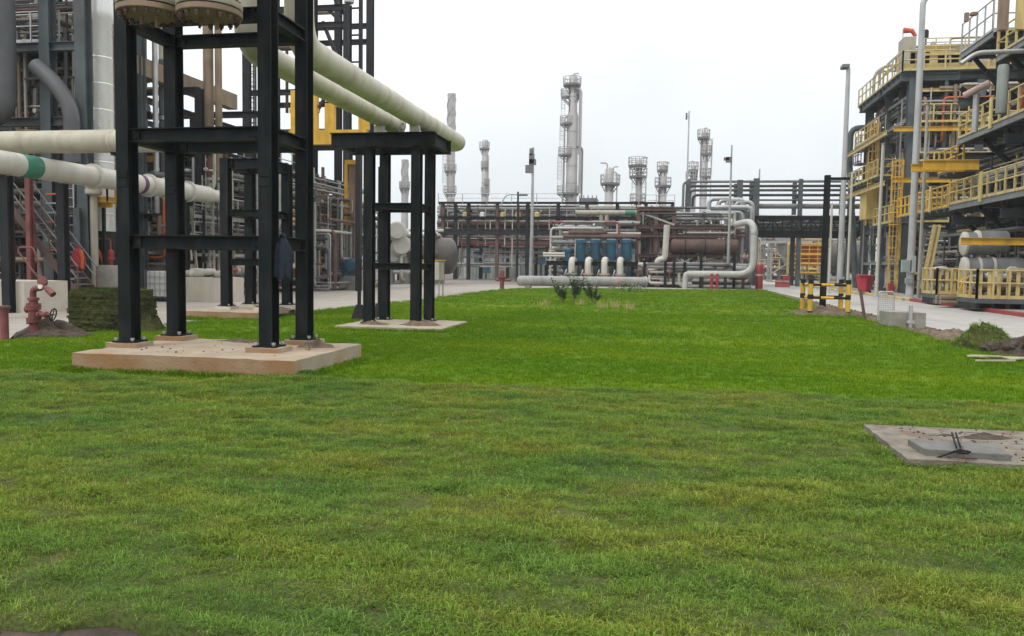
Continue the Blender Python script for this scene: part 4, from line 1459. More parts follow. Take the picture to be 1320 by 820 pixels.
jacket('jacket', 'red jacket with one orange sleeve hanging on a dark post in the left yard', 'jacket_red', 101, 318, 349, 25.4, 13, 6, 'orange_paint')
for i, (px, lab) in enumerate(((143, 'small red standpipe valve on the grey wall block'), (120, 'bent orange pipe loop on the grey wall block'))):
    q = at(px, 345, 26.6)
    zt = at(130, 342, 26).z
    t = thing('wall_valve', lab, 'valve', (q.x, 26.6, zt))
    if i == 0:
        MB().lathe([(0.07, 0), (0.07, 0.2), (0.14, 0.22), (0.14, 0.3), (0.1, 0.32), (0.12, 0.5), (0.04, 0.6)], (q.x, 26.6, zt - 0.02), n=12).build('body', 'red_paint', t, True)
        MB().tube(path([(q.x, 26.6, zt + 0.4), (q.x, 26.6, zt + 0.95), (q.x - 0.6, 26.6, zt + 0.95)], 0.1), 0.03, 8).build('pipe_run', 'red_pipe', t, True)
    else:
        MB().tube(path([(q.x - 0.15, 26.6, zt - 0.02), (q.x - 0.1, 26.6, zt + 0.6), (q.x + 0.2, 26.6, zt + 0.6), (q.x + 0.45, 26.6, zt - 0.02)], 0.15), 0.05, 8).build('pipe_run', 'orange_paint', t, True)

# white valve manifold, cabinet and tank seen through the second frame
c = at(515, 320, 60)
t = thing('white_manifold', 'white pipe manifold with round flanges seen through the second black frame', 'manifold', (c.x, 60, 0))
for i, (px, py, s) in enumerate(((512, 299, 1.4), (518, 318, 1.5), (508, 330, 1.2), (530, 322, 1.2))):
    q = at(px, py, 60 + 0.4 * i)
    MB().lathe([(0.3 * s, 0), (0.55 * s, 0.05), (0.55 * s, 0.22), (0.4 * s, 0.3), (0.42 * s, 0.7)], q, (0.3, -1, 0.1), 16).build('flanged_head', 'white_pipe', t, True)
    MB().tube(path([q + Vector((0, 0.3, 0)), q + Vector((0.3, 1.2, 0)), (q.x + 0.3, q.y + 1.2, -0.05)], 0.4), 0.22 * s, 12).build('pipe', 'white_pipe', t, True)
pipe_cluster(t, (c.x - 1.6, c.x + 2.5, 60, 64, 0, 4.2), 16, 91, ['white_pipe', 'grey_pipe', 'rust_pipe'], 0.1, 0.2)
g = ground(556, 384)
t = thing('cream_cabinet', 'cream switch cabinet on thin green legs at the lawn edge behind the second frame', 'cabinet', (g.x, 37.5, 0))
a, b = at(541, 336, 37.5), at(567, 362, 37.5)
MB().box(a.x, b.x, 37.5, 38.3, b.z, a.z).build('body', 'beige_panel', t, bevel=0.03)
MB().box((a.x + b.x) / 2 + 0.02, b.x - 0.04, 37.47, 37.497, b.z + 0.05, a.z - 0.05).build('door', 'white_pipe', t)
MB().box(a.x - 0.05, b.x + 0.05, 37.45, 38.35, a.z + 0.003, a.z + 0.05).build('roof', 'yellow_paint', t)
for x in (a.x + 0.05, b.x - 0.05):
    for y in (37.55, 38.25):
        MB().bar((x, y, -0.05), (x, y, b.z - 0.003), 0.05).build('leg', 'box_green', t)
c = at(572, 330, 62)
t = thing('horizontal_tank', 'dark horizontal tank with a domed end behind the second black frame', 'tank', (c.x, 64, 0))
drum(t, (c.x - 2.2, 63, c.z), (1, 0.25, 0), 4.6, 24 * mpp(c), 'tank_dark', 'shell', 28)
for dx in (-3.2, -0.6):
    MB().box(c.x + dx - 0.2, c.x + dx + 0.2, 62.4, 63.8, -0.05, c.z - 1.0).build('saddle', 'grey_concrete', t)


# ================================================================== far centre
def spanpipe(root, px0, px1, py, Y, rpx, mname, label=None, py1=None, drop0=None, drop1=None):
    """A pipe across the view between two pixel columns at distance Y, level in space."""
    a, b = at(px0, py, Y), at(px1, py if py1 is None else py1, Y)
    z = (a.z + b.z) / 2
    r = rpx * mpp(a)
    pts = [(a.x, Y, z), (b.x, Y, z)]
    if drop0 is not None:
        pts.insert(0, (a.x, Y, drop0))
    if drop1 is not None:
        pts.append((b.x, Y, drop1))
    return MB().tube(path(pts, r * 4, 4), r, 10).build('pipe', mname, root, True, label=label)


YR = 82
cr = thing('pipe_rack', 'long rust brown pipe rack crossing behind the far end of the lawn', 'pipe rack', (-12, YR, 0))
za = lambda py, px=720, Y=YR: at(px, py, Y).z
x0, x1 = at(566, 300, YR).x, at(868, 300, YR).x
for i, px in enumerate((571, 587, 604, 641, 680, 719, 756, 795, 832, 866)):
    x = at(px, 300, YR).x
    for k, y in enumerate((YR, YR + 6)):
        MB().ibeam((x, y, -0.05), (x, y, za(262 if px > 610 else 263) + (0.1 if k else 0)), 0.32, 0.32, 0.04).build('column', 'dark_steel' if i % 3 else 'rust_pipe', cr)
    for z in (za(270), za(288), za(302), za(316)):
        MB().ibeam((x, YR + 0.17, z - 0.2), (x, YR + 5.83, z - 0.2), 0.2, 0.3).build('cross_beam', 'dark_steel', cr)
for py, h in ((262, 0.22), (300, 0.5), (281, 0.2)):
    MB().ibeam((x0, YR - 0.32, za(py)), (x1, YR - 0.32, za(py)), 0.2, h).build('beam', 'dark_steel', cr)
for k, (py, rp, mn, dy) in enumerate(((269, 1.6, 'grey_pipe', 0.6), (273, 2.2, 'grey_pipe', 1.6), (277, 1.6, 'galvanised', 2.8), (288.5, 3.4, 'rust_pipe', 0.3), (287, 2.4, 'rust_pipe', 1.6), (292, 2.0, 'rust_pipe', 2.8), (295, 1.7, 'grey_pipe', 4.2), (306, 1.6, 'pink_pipe', 0.4), (310, 1.2, 'dark_pipe', 1.4), (314.5, 2.7, 'red_pipe', 0.5), (319, 1.4, 'rust_pipe', 2.0), (268, 1.5, 'dark_pipe', 4.2))):
    spanpipe(cr, 564, 868, py, YR + dy, rp, mn)
pipe_cluster(cr, (x0, x1, YR + 0.2, YR + 5.5, za(286), za(264)), 120, 51, GREYS + ['rust_pipe', 'dark_pipe', 'white_pipe'], 0.04, 0.12)
for i in range(34):
    px = 570 + i * 9 + random.Random(i).uniform(-3, 3)
    q = at(px, 300, YR - 0.1)
    MB().bar((q.x, YR - 0.1, za(random.Random(i + 7).choice((300, 318, 345)))), (q.x, YR - 0.1, za(random.Random(i + 3).choice((264, 270, 285)))), 0.09).build('hanger', random.Random(i + 2).choice(['dark_steel', 'grey_pipe', 'rust_pipe', 'white_pipe']), cr)
pipe_cluster(cr, (x0, at(700, 300, YR).x, YR + 1, YR + 5.5, za(345), za(318)), 12, 52, MIXED, 0.06, 0.14, prefer=(2, 0, 2))
for i in range(26):
    px = random.Random(i).uniform(570, 860)
    valve(cr, at(px, random.Random(i + 50).uniform(272, 284), YR + 1), 0.9, random.Random(i + 9).choice(['white_pipe', 'grey_pipe', 'pale_yellow', 'rust_pipe']), (1, 0, 0))
for px in (600, 622, 648, 668, 692):
    c = at(px, 281, YR + 0.2)
    MB().lathe([(0.1, 0), (0.32, 0.1), (0.32, 0.5), (0.1, 0.62)], c, n=10).build('lamp', 'white_paint' if px % 4 else 'pale_yellow', cr, True)
railing(cr, (x0, YR - 0.4, za(263)), (at(725, 262, YR).x, YR - 0.4, za(263)), 'galvanised', 1.0, 2.4, False, 0.07)

# rack further back, to fill the gaps as in the photograph
br = thing('pipe_rack', 'second grey pipe rack seen through the gaps of the rust brown one', 'pipe rack', (-12, 104, 0))
zb = lambda py: at(720, py, 104).z
for px in range(566, 880, 26):
    x = at(px, 300, 104).x
    MB().ibeam((x, 104, -0.05), (x, 104, zb(266)), 0.35, 0.35, 0.05).build('column', 'grey_steel', br)
for py, rp, mn in ((268, 1.8, 'grey_pipe'), (274, 2.0, 'galvanised'), (280, 2.4, 'grey_pipe'), (285, 1.6, 'dark_pipe'), (296, 2.4, 'grey_pipe'), (303, 2.6, 'dark_pipe'), (310, 2.0, 'grey_pipe')):
    spanpipe(br, 566, 880, py, 104.3, rp, mn)
pipe_cluster(br, (at(570, 300, 104).x, at(880, 300, 104).x, 105, 112, 0.5, zb(268)), 150, 55, GREYS + MIXED, 0.06, 0.2)

# grey green shed behind the rack
sh = thing('shed', 'long low grey green shed with corrugated walls behind the rust brown rack', 'shed', (at(645, 340, 94).x, 94, 0))
xa, xb = at(594, 340, 94).x, at(704, 340, 94).x
zt = at(650, 318, 94).z
n = 27
for i in range(n):
    a = xa + (xb - xa) * i / n
    b = xa + (xb - xa) * (i + 1) / n
    MB().box(a + 0.01, b - 0.01, 94 + 0.05 * (i % 2), 94.2, -0.05, zt).build('wall_sheet', 'shed_sheet', sh)
MB().box(xa - 0.3, xb + 0.3, 93.6, 99, zt + 0.003, zt + 0.25).build('roof', 'grey_steel', sh)
for px in (600, 634, 651, 668):
    q = at(px, 340, 92.5)
    MB().bar((q.x, 92.5, -0.05), (q.x, 92.5, at(px, 333, 92.5).z), 0.3).build('bollard', 'white_pipe', sh)
for i, (px0, px1, py0, py1, lab) in enumerate(((611, 625, 317, 337, 'pale blue board on a post in front of the shed, left'), (692, 703, 325, 341, 'pale blue cabinet at the right end of the shed'), (621, 631, 336, 352, 'low blue cabinet in front of the shed'))):
    a, b = at(px0, py0, 90), at(px1, py1, 90)
    t = thing('blue_cabinet' if i else 'blue_board', lab, 'cabinet' if i else 'board', ((a.x + b.x) / 2, 90, 0))
    MB().box(a.x, b.x, 90, 90.3 if i == 0 else 91, max(b.z, 0.2), a.z).build('body', 'light_blue', t, bevel=0.05)
    MB().box(a.x + 0.1, b.x - 0.1, 89.96, 89.997, a.z - 0.5, a.z - 0.2).build('plate', 'white_pipe', t)
    MB().bar(((a.x + b.x) / 2, 90.2, -0.05), ((a.x + b.x) / 2, 90.2, max(b.z, 0.2)), 0.2).build('post', 'grey_steel', t)

# pipe lying along the lawn's far end
a, b = ground(672, 371), ground(832, 371)
cz = 0.46
o = thing('ground_pipe', 'thick grey pipe lying along the far end of the lawn', 'pipe', ((a.x + b.x) / 2, 60, 0))
A, B = Vector((at(672, 365, 57).x, 56.6, cz)), Vector((at(832, 367, 60.5).x, 60.4, cz))
MB().tube([A, B], 0.36, 18).build('pipe_run', 'grey_pipe', o, True)
d = (B - A).normalized()
MB().lathe([(0.36, 0), (0.33, -0.12), (0.2, -0.22), (0.05, -0.26)], A, d, 18).build('end_cap', 'grey_pipe', o, True)
MB().lathe([(0.42, 0), (0.42, 0.1)], B - d * 0.1, d, 18).build('flange', 'galvanised', o, True)
for t_ in (0.06, 0.35, 0.72, 0.95):
    p = A.lerp(B, t_)
    MB().box(p.x - 0.2, p.x + 0.2, p.y - 0.3, p.y + 0.3, -0.05, 0.16).build('sleeper', 'grey_concrete', o)
p = A.lerp(B, 0.74)
MB().lathe([(0.363, 0), (0.366, 0.01), (0.366, 0.45), (0.363, 0.46)], p, d, 18).build('rust_band', 'pink_pipe', o, True)

# row of blue vertical pumps
YP = 67


def pump(px, lab, top=308, s=1.0):
    g = at(px, 360, YP)
    zt = at(px, top, YP).z
    t = thing('vertical_pump', lab, 'pump', (g.x, YP, 0), 'blue vertical pumps')
    r = 0.40 * s
    m = MB().lathe([(r * 0.55, zt - 1.75 * s), (r * 0.95, zt - 1.7 * s), (r * 0.95, zt - 0.38 * s), (r * 1.12, zt - 0.36 * s), (r * 1.12, zt - 0.1 * s), (r * 0.8, zt), (0.02, zt + 0.02)], (g.x, YP, 0), n=18)
    mo = m.build('motor', 'blue_paint', t, True)
    f = MB()
    for i in range(16):
        an = i * math.pi / 8
        c, sn = math.cos(an), math.sin(an)
        f.bar((g.x + c * r, YP + sn * r, zt - 1.6 * s), (g.x + c * r, YP + sn * r, zt - 0.45 * s), 0.03, 0.06, (c, sn, 0))
    f.build('cooling_fins', 'blue_paint', mo, kind='stuff')
    MB().box(g.x + r * 0.9, g.x + r * 1.5, YP - 0.2, YP + 0.2, zt - 1.2 * s, zt - 0.8 * s).build('terminal_box', 'blue_paint', t)
    for sx in (-1, 1):
        for sy in (-1, 1):
            MB().bar((g.x + sx * r * 0.8, YP + sy * r * 0.8, 0.4), (g.x + sx * r * 0.55, YP + sy * r * 0.55, zt - 1.72 * s), 0.12).build('stand_leg', 'blue_paint', t)
    MB().lathe([(0.45, -0.05), (0.45, 0.42), (0.3, 0.45), (0.22, 0.6), (0.22, zt - 1.8 * s)], (g.x, YP, 0), n=14).build('casing', 'dark_pipe', t, True)
    return t


pump(731, 'leftmost and shortest of the blue vertical pumps', 320, 0.9)
pump(748, 'second blue pump from the left, beside the shortest one', 308)
pump(767, 'middle blue pump of the row behind the saplings', 308)
pump(787, 'fourth blue pump from the left in the row', 308)
pump(807, 'rightmost of the blue vertical pumps, next to the rusty drum rack', 308)
for i, px in enumerate((737, 758, 779, 799)):
    a = at(px, 356, 64.5)
    zt = at(px, 333, 64.5).z
    t = thing('riser_loop', ['leftmost', 'second from left', 'third from left', 'rightmost'][i] + ' of the pale upright pipe loops in front of the blue pumps', 'pipe', (a.x, 64.5, 0), 'pale pipe loops before the pumps')
    MB().tube(path([(a.x, 64.2, -0.05), (a.x, 64.2, zt - 0.12), (a.x, 66.2, zt - 0.12), (a.x, 66.2, 0.9)], 0.5, 5), 0.25, 12).build('pipe_run', 'white_pipe', t, True)
    MB().lathe([(0.46, 0), (0.46, 0.14), (0.3, 0.16), (0.3, 0.34), (0.46, 0.36), (0.46, 0.5)], (a.x, 64.2, 0.5), n=14).build('valve_body', 'pink_pipe' if i in (1, 2) else 'grey_pipe', t, True)
    MB().lathe([(0.3, 0), (0.35, 0.05), (0.35, 0.1)], (a.x - 0.4, 64.2, 0.95), (-1, 0, 0.3), 12).build('handwheel', 'galvanised', t, True)
pr = thing('pump_gantry', 'black steel gantry beam running along the row of blue pumps', 'steel gantry', (at(770, 340, 65.6).x, 65.6, 0))
a, b = at(704, 339, 65.6), at(822, 339, 65.6)
MB().ibeam((a.x, 65.6, a.z), (b.x, 65.6, a.z), 0.2, 0.35).build('beam', 'black_steel', pr)
for px in (704, 715, 752, 794, 815):
    x = at(px, 339, 65.6).x
    MB().ibeam((x, 65.75, -0.05), (x, 65.75, a.z - 0.18), 0.25, 0.25).build('column', 'black_steel', pr)
for py in (327, 330):
    o = spanpipe(pr, 700, 728, py, 66, 1.7, 'white_pipe')
pipe_cluster(pr, (a.x, b.x, 68.2, 74, 0.1, 5.2), 90, 58, GREYS + ['rust_pipe', 'white_pipe', 'red_pipe'], 0.06, 0.16)
o = spanpipe(pr, 758, 826, 301, 69, 1.6, 'white_pipe')
o = spanpipe(pr, 740, 826, 297, 70, 1.6, 'grey_pipe')
t = thing('overhead_pipe', 'thick pale pipe high behind the blue pumps with a green end band', 'pipe', (at(790, 273, 79).x, 79, at(790, 273, 79).z))
spanpipe(t, 742, 826, 274.5, 79, 3.4, 'beige_panel')
a = at(806, 274.5, 79)
MB().tube([(a.x, 79, (at(742, 274.5, 79).z + at(826, 274.5, 79).z) / 2), (at(819, 274, 79).x, 79, (at(742, 274.5, 79).z + at(826, 274.5, 79).z) / 2)], 3.55 * mpp(a), 12).build('green_band', 'green_paint', t, True)
for px in (775, 782):
    MB().tube([at(px, 277, 79), at(px, 297, 79)], 0.2, 8).build('leg_pipe', 'beige_panel', t, True)

# rusty drum rack
YD = 70
rd = thing('exchanger_rack', 'rust brown steel rack holding a long horizontal drum behind the lawn', 'exchanger rack', (at(890, 330, YD).x, YD, 0))
zz = lambda py, px=880: at(px, py, YD).z
DX = [at(px, 320, YD).x for px in (822, 845, 868, 906, 946)]
for i, x in enumerate(DX):
    for y in (YD, YD + 4):
        MB().ibeam((x, y, -0.05), (x, y, zz(268 if i < 3 else 300)), 0.32, 0.32, 0.05).build('column', 'rust_pipe', rd)
for py, lo in ((293, 0), (304, 0), (330, 0), (346, 0), (270, 0)):
    MB().ibeam((DX[0], YD - 0.3, zz(py)), (DX[2] if py < 293 else DX[4], YD - 0.3, zz(py)), 0.2, 0.28).build('beam', 'rust_pipe' if py != 346 else 'grey_steel', rd)
c = at(908, 317.5, YD - 0.4)
drum(rd, (c.x, YD - 0.4, c.z), (1, 0, 0), 5.0, 9.2 * mpp(c), 'rust_pipe', 'drum', 24)
for dx in (-1.6, 0, 1.6):
    MB().lathe([(9.4 * mpp(c), 0), (9.4 * mpp(c), 0.12)], (c.x + dx, YD - 0.4, c.z), (1, 0, 0), 24).build('strap', 'dark_steel', rd, True)
spanpipe(rd, 826, 962, 300, YD + 0.8, 1.8, 'rust_pipe')
spanpipe(rd, 850, 960, 304, YD + 1.6, 1.4, 'red_pipe')
spanpipe(rd, 824, 962, 292, YD + 2.2, 2.2, 'grey_pipe')
spanpipe(rd, 880, 960, 294, YD + 0.4, 2.4, 'beige_panel')
pipe_cluster(rd, (DX[0], DX[2], YD + 0.2, YD + 3.6, 0.3, zz(272)), 44, 61, ['rust_pipe', 'rust_pipe', 'red_pipe', 'grey_pipe', 'tan_cladding', 'dark_pipe', 'beige_panel'], 0.05, 0.14)
pipe_cluster(rd, (DX[0], DX[4], YD - 0.2, YD + 3.6, zz(305), zz(274)), 50, 63, GREYS + ['rust_pipe', 'dark_pipe', 'white_pipe'], 0.05, 0.12)
pipe_cluster(rd, (DX[2], DX[4], YD + 0.1, YD + 3.6, 0.3, zz(326)), 34, 62, GREYS + ['rust_pipe', 'white_pipe', 'pink_pipe'], 0.08, 0.18)
MB().bar((DX[3] - 0.3, YD - 0.2, zz(326)), (DX[3] - 2.0, YD - 0.2, zz(344)), 0.12).build('brace', 'galvanised', rd)
MB().bar((DX[2] + 0.4, YD - 0.2, zz(343)), (DX[4] - 0.6, YD - 0.2, zz(328)), 0.12).build('brace', 'galvanised', rd)
deck(rd, DX[0], DX[2], YD, YD + 4, zz(267), 'dark_steel')
railing(rd, (DX[0], YD, zz(267)), (DX[2], YD, zz(267)), 'galvanised', 1.0, 1.4, False)
q = at(850, 280, YD)
MB().bar((DX[0] + 0.3, YD - 0.1, zz(275)), (DX[1] + 1.5, YD - 0.1, zz(290)), 0.14).build('brace', 'galvanised', rd)
rr = random.Random(8)
for i in range(14):
    valve(rd, at(rr.uniform(822, 955), rr.uniform(330, 352), YD - 0.2), 0.9, rr.choice(['white_pipe', 'grey_pipe', 'red_pipe', 'rust_pipe', 'pink_pipe']), (1, 0, 0))

# low pipework in front of it, with the white riser
lp = thing('pale_riser', 'thick pale pipe rising beside the lawn and bending to a level run along the ground', 'pipe', (at(972, 350, 64).x, 64, 0))
a, b = at(973, 280, 64), at(973, 352, 64)
xl = at(886, 355, 64).x
MB().tube(path([(a.x - 1.2, 66, a.z - 0.45), (a.x, 64, a.z - 0.25), (a.x, 64, at(973, 354, 64).z), (xl, 64, at(900, 353.5, 64).z)], 1.15, 7), 4.3 * mpp(a), 16).build('pipe_run', 'pale_grey', lp, True)
MB().lathe([(4.4 * mpp(a), 0), (4.5 * mpp(a), 0.02), (4.5 * mpp(a), 0.3), (4.4 * mpp(a), 0.32)], (a.x, 64, at(973, 303, 64).z), n=16).build('flange', 'galvanised', lp, True)
MB().tube(path([(xl + 0.05, 64, at(890, 353.5, 64).z), (at(884, 354, 64).x, 64, at(884, 354, 64).z), (at(883, 354, 64).x, 64, -0.05)], 0.5, 5), 3.6 * mpp(a), 14).build('drop_leg', 'pale_grey', lp, True)
for px in (905, 935, 958):
    MB().bar((at(px, 360, 64).x, 64, -0.05), (at(px, 360, 64).x, 64, at(900, 357, 64).z), 0.22).build('support', 'dark_steel', lp)
gm = thing('ground_manifold', 'low tangle of grey and red ground pipes between the lawn and the rusty drum rack', 'manifold', (at(880, 360, 66).x, 66, 0))
pipe_cluster(gm, (at(824, 360, 66).x, at(965, 360, 66).x, 65, 68.5, 0.1, at(880, 341, 66).z), 46, 66, GREYS + ['white_pipe', 'pink_pipe', 'rust_pipe', 'red_pipe', 'white_pipe'], 0.07, 0.17)
for px in (857, 903, 946, 830, 868, 882):
    q = at(px, 370, 64.6)
    MB().bar((q.x, 64.8, -0.05), (q.x, 64.8, at(px, 338 if px < 900 else 325, 64.8).z), 0.2).build('post', 'black_steel', gm)
spanpipe(gm, 818, 966, 350, 66, 1.8, 'pink_pipe')
spanpipe(gm, 824, 966, 345, 66.6, 1.5, 'white_pipe')
q = at(850, 338, 66)
MB().tube(path([(at(847, 362, 66).x, 66, 0), (at(847, 340, 66).x, 66, at(847, 335, 66).z), (at(857, 335, 66).x, 66, at(857, 334, 66).z), (at(859, 320, 66).x, 66, at(859, 290, 66).z)], 0.5), 0.25, 10).build('riser', 'white_pipe', gm, True)
for px in (917, 924):
    q = at(px, 360, 64)
    o = thing('red_hydrant', ('left' if px == 917 else 'right') + ' one of two small red hydrants in front of the rusty drum rack', 'hydrant', (q.x, 63.5, 0))
    MB().lathe([(0.10, -0.05), (0.10, 0.7), (0.17, 0.72), (0.17, 0.8), (0.10, 0.84), (0.09, 1.1), (0.03, 1.15)], (q.x, 63.5, 0), n=12).build('barrel', 'red_paint', o, True)
    MB().lathe([(0.06, -0.22), (0.06, 0.22)], (q.x, 63.5, 0.55), (1, 0, 0), 10).build('outlet', 'red_paint', o, True)
q = ground(647, 373)
o = thing('red_hydrant', 'red hydrant standing alone at the far left corner of the lawn', 'hydrant', (q.x, q.y, 0))
MB().lathe([(0.14, -0.05), (0.14, 0.7), (0.24, 0.72), (0.24, 0.82), (0.14, 0.86), (0.16, 1.1), (0.1, 1.25), (0.03, 1.28)], (q.x, q.y, 0), n=12).build('barrel', 'hydrant_red', o, True)
MB().lathe([(0.1, -0.4), (0.1, 0.55)], (q.x, q.y, 0.6), (1, 0, 0), 10).build('outlet', 'hydrant_red', o, True)
q = at(979, 350, 66)
t = thing('red_drum', 'tall narrow red cabinet beside the pale riser', 'cabinet', (q.x, 66, 0))
MB().lathe([(0.26, -0.05), (0.28, 0.05), (0.28, 1.75), (0.22, 1.85), (0.06, 1.9)], (q.x, 66, 0), n=16).build('body', 'red_paint', t, True)
MB().lathe([(0.29, 0), (0.29, 0.12)], (q.x, 66, 1.0), n=16).build('band', 'white_pipe', t, True)

# high pipe bridge over the road
YB = 78
pb_ = thing('pipe_bridge', 'high grey pipe bridge crossing above the road to the right hand structure', 'pipe bridge', (at(1000, 300, YB).x, YB, 0))
zq = lambda py, px=1000: at(px, py, YB).z
for px, top in ((886, 232), (952, 232), (973, 230), (1030, 231), (1094, 234)):
    x = at(px, 300, YB).x
    for y in (YB, YB + 3.5):
        MB().ibeam((x, y, -0.05), (x, y, zq(top)), 0.5 if px in (952, 973) else 0.36, 0.4, 0.05).build('column', 'slate_steel', pb_)
    if px > 960:
        MB().ibeam((x, YB + 0.2, zq(254)), (x, YB + 3.3, zq(254)), 0.25, 0.3).build('cross_beam', 'slate_steel', pb_)
xr = at(1122, 240, YB).x
for i, (py, xl_) in enumerate(((234, 881), (239.5, 885.5), (244.5, 890), (250.5, 894))):
    xa = at(xl_, 240, YB).x
    z = zq(py)
    MB().tube(path([(xa, YB + 0.3 * i, zq(268)), (xa, YB + 0.3 * i, z), (xr, YB + 0.3 * i, z)], 0.45, 5), 1.75 * mpp((xa, YB, z)), 10).build('pipe', 'dark_pipe' if i % 2 else 'grey_steel', pb_, True)
x973 = at(973, 240, YB).x
for py, rp, mn, dy in ((258, 1.2, 'dark_pipe', 0), (266, 3.3, 'grey_pipe', 0.6), (283, 1.2, 'dark_pipe', 0.2), (288, 1.6, 'grey_pipe', 1.6), (293, 2.2, 'grey_pipe', 2.4), (279, 2.0, 'galvanised', 3.0)):
    spanpipe(pb_, 970, 1126, py, YB + dy, rp, mn)
for py, h in ((281, 0.34), (301, 0.5)):
    for y in (YB - 0.3, YB + 3.8):
        MB().ibeam((x973, y, zq(py)), (xr, y, zq(py)), 0.25, h).build('girder', 'black_steel', pb_)
n = 12
for i in range(n):
    a = x973 + (xr - x973) * i / n
    b = x973 + (xr - x973) * (i + 1) / n
    MB().bar((a, YB - 0.3, zq(300)), (a, YB - 0.3, zq(282)), 0.13).build('truss_post', 'black_steel', pb_)
    MB().bar((a, YB - 0.3, zq(300 if i % 2 else 282)), (b, YB - 0.3, zq(282 if i % 2 else 300)), 0.1).build('truss_diagonal', 'black_steel', pb_)
pipe_cluster(pb_, (x973, xr, YB + 0.3, YB + 3.3, zq(299), zq(282)), 30, 71, GREYS + ['rust_pipe', 'light_blue', 'dark_pipe', 'white_pipe'], 0.07, 0.17, prefer=(0, 1, 0))
for px0, py0 in ((914, 262), (926, 264), (937, 263), (948, 266)):
    xa, xb = at(px0, py0, YB - 4).x, at(px0 + 30 if px0 < 930 else px0 + 22, py0, YB - 4).x
    MB().tube(path([(xa, YB - 4, zq(292)), (xa, YB - 4, zq(py0 - 1)), (xb, YB - 4, zq(py0 - 1)), (xb, YB - 4, zq(330))], 0.5, 5), 0.2, 10).build('pipe_loop', 'galvanised', pb_, True)
spanpipe(pb_, 830, 962, 268, YB - 3, 1.5, 'dark_pipe')
spanpipe(pb_, 890, 964, 291, YB - 3.5, 2.6, 'beige_panel')
for i, px in enumerate((950, 957, 962, 968)):
    x = at(px, 300, YB - 6).x
    MB().tube(path([(x, YB - 6, 0), (x, YB - 6, zq(282) + 0.2 * i), (x - 3, YB - 6, zq(282) + 0.2 * i)], 0.5), 0.2, 10).build('riser', 'galvanised' if i % 2 else 'slate_steel', pb_, True)
pipe_cluster(pb_, (at(880, 300, 84).x, at(972, 300, 84).x, YB + 4.5, YB + 12, 0.3, zq(270)), 60, 74, GREYS + ['rust_pipe', 'dark_pipe', 'slate_steel', 'beige_panel'], 0.06, 0.16)
xa = at(1107, 225, YB).x
MB().tube(path([(xa - 0.6, YB - 0.6, zq(262)), (xa - 0.6, YB - 0.6, zq(224)), (xa + 2, YB - 0.6, zq(224))], 0.8, 5), 0.26, 10).build('gooseneck', 'slate_steel', pb_, True)

# things under the bridge, far down the road
up = thing('hopper_unit', 'grey steel frame with a cone bottomed hopper far behind the barrier', 'hopper', (at(1018, 330, 100).x, 100, 0))
c = at(1018, 318, 100)
MB().lathe([(0.2, -2.4), (1.5, 0), (1.5, 1.4), (1.2, 1.6)], (c.x, 101, c.z), n=16).build('hopper', 'grey_pipe', up, True)
for dx in (-2.0, 2.0):
    for y in (100, 103):
        MB().bar((c.x + dx, y, -0.05), (c.x + dx, y, c.z + 0.4), 0.25).build('leg', 'galvanised', up)
for y in (99.8,):
    MB().bar((c.x - 3.2, y, c.z + 0.5), (c.x + 2.4, y, c.z + 0.5), 0.9, 0.3).build('deck', 'galvanised', up)
    MB().bar((c.x - 2, y, c.z - 0.4), (c.x + 2, y, c.z - 3.2), 0.16).build('brace', 'galvanised', up)
    MB().bar((c.x + 2, y, c.z - 0.4), (c.x - 2, y, c.z - 3.2), 0.16).build('brace', 'galvanised', up)
MB().bar((c.x - 4.5, 99.7, c.z + 0.4), (c.x - 1.4, 99.7, c.z + 3.2), 0.3).build('stair', 'galvanised', up)
yt = thing('yellow_tower', 'pale yellow stair tower far behind the black post of the barrier', 'stair tower', (at(1043, 330, 96).x, 96, 0))
c = at(1043, 330, 96)
for dx in (-1.8, 1.8):
    for y in (96, 99):
        MB().bar((c.x + dx, y, -0.05), (c.x + dx, y, at(1043, 312, 96).z), 0.22).build('column', 'pale_yellow', yt)
for py in (352, 340, 328, 315):
    z = at(1043, py, 96).z
    deck(yt, c.x - 1.8, c.x + 1.8, 96.1, 99, z, 'pale_yellow')
    railing(yt, (c.x - 1.8, 95.95, z), (c.x + 1.8, 95.95, z), 'yellow_paint', 1.0, 0.9, True, 0.08)
MB().box(c.x - 0.8, c.x + 1.5, 97, 99, at(1043, 339, 96).z, at(1043, 318, 96).z).build('panel', 'orange_paint', yt)
c = at(1092, 328, 104)
t = thing('round_tank', 'dark grey rounded tank far behind the grey lamp post', 'tank', (c.x, 104, 0))
drum(t, (c.x, 104, c.z - 0.3), (1, 0.2, 0), 2.4, 1.9, 'tank_dark', 'shell')
for dx in (-2, 2):
    MB().bar((c.x + dx, 104, 0), (c.x + dx, 104, c.z), 0.35).build('leg', 'grey_steel', t)
fb = thing('process_structure', 'distant jumble of grey and yellow steelwork at the end of the road', 'steel structure', (14, 125, 0))
FX = [at(px, 330, 122).x for px in (985, 1005, 1030, 1060, 1090, 1118)]
columns_grid(fb, FX, [122, 130], -0.05, at(1040, 306, 122).z, 0.4, 'grey_steel')
beams_grid(fb, FX, [122, 130], [at(1040, p_, 122).z for p_ in (350, 335, 320, 307)], 0.3, 0.4, 'grey_steel')
pipe_cluster(fb, (FX[0], FX[-1], 121, 129, 0.2, at(1040, 307, 122).z), 80, 81, GREYS + ['pale_yellow', 'pale_yellow', 'tan_cladding', 'rust_pipe', 'white_pipe'], 0.12, 0.35)
for i in range(9):
    q = at(990 + i * 14, 345 - (i % 3) * 12, 121)
    railing(fb, (q.x - 1.5, 120.8, q.z), (q.x + 1.5, 120.8, q.z), 'pale_yellow', 1.1, 1.0, True, 0.1)
q = ground(1012, 369)
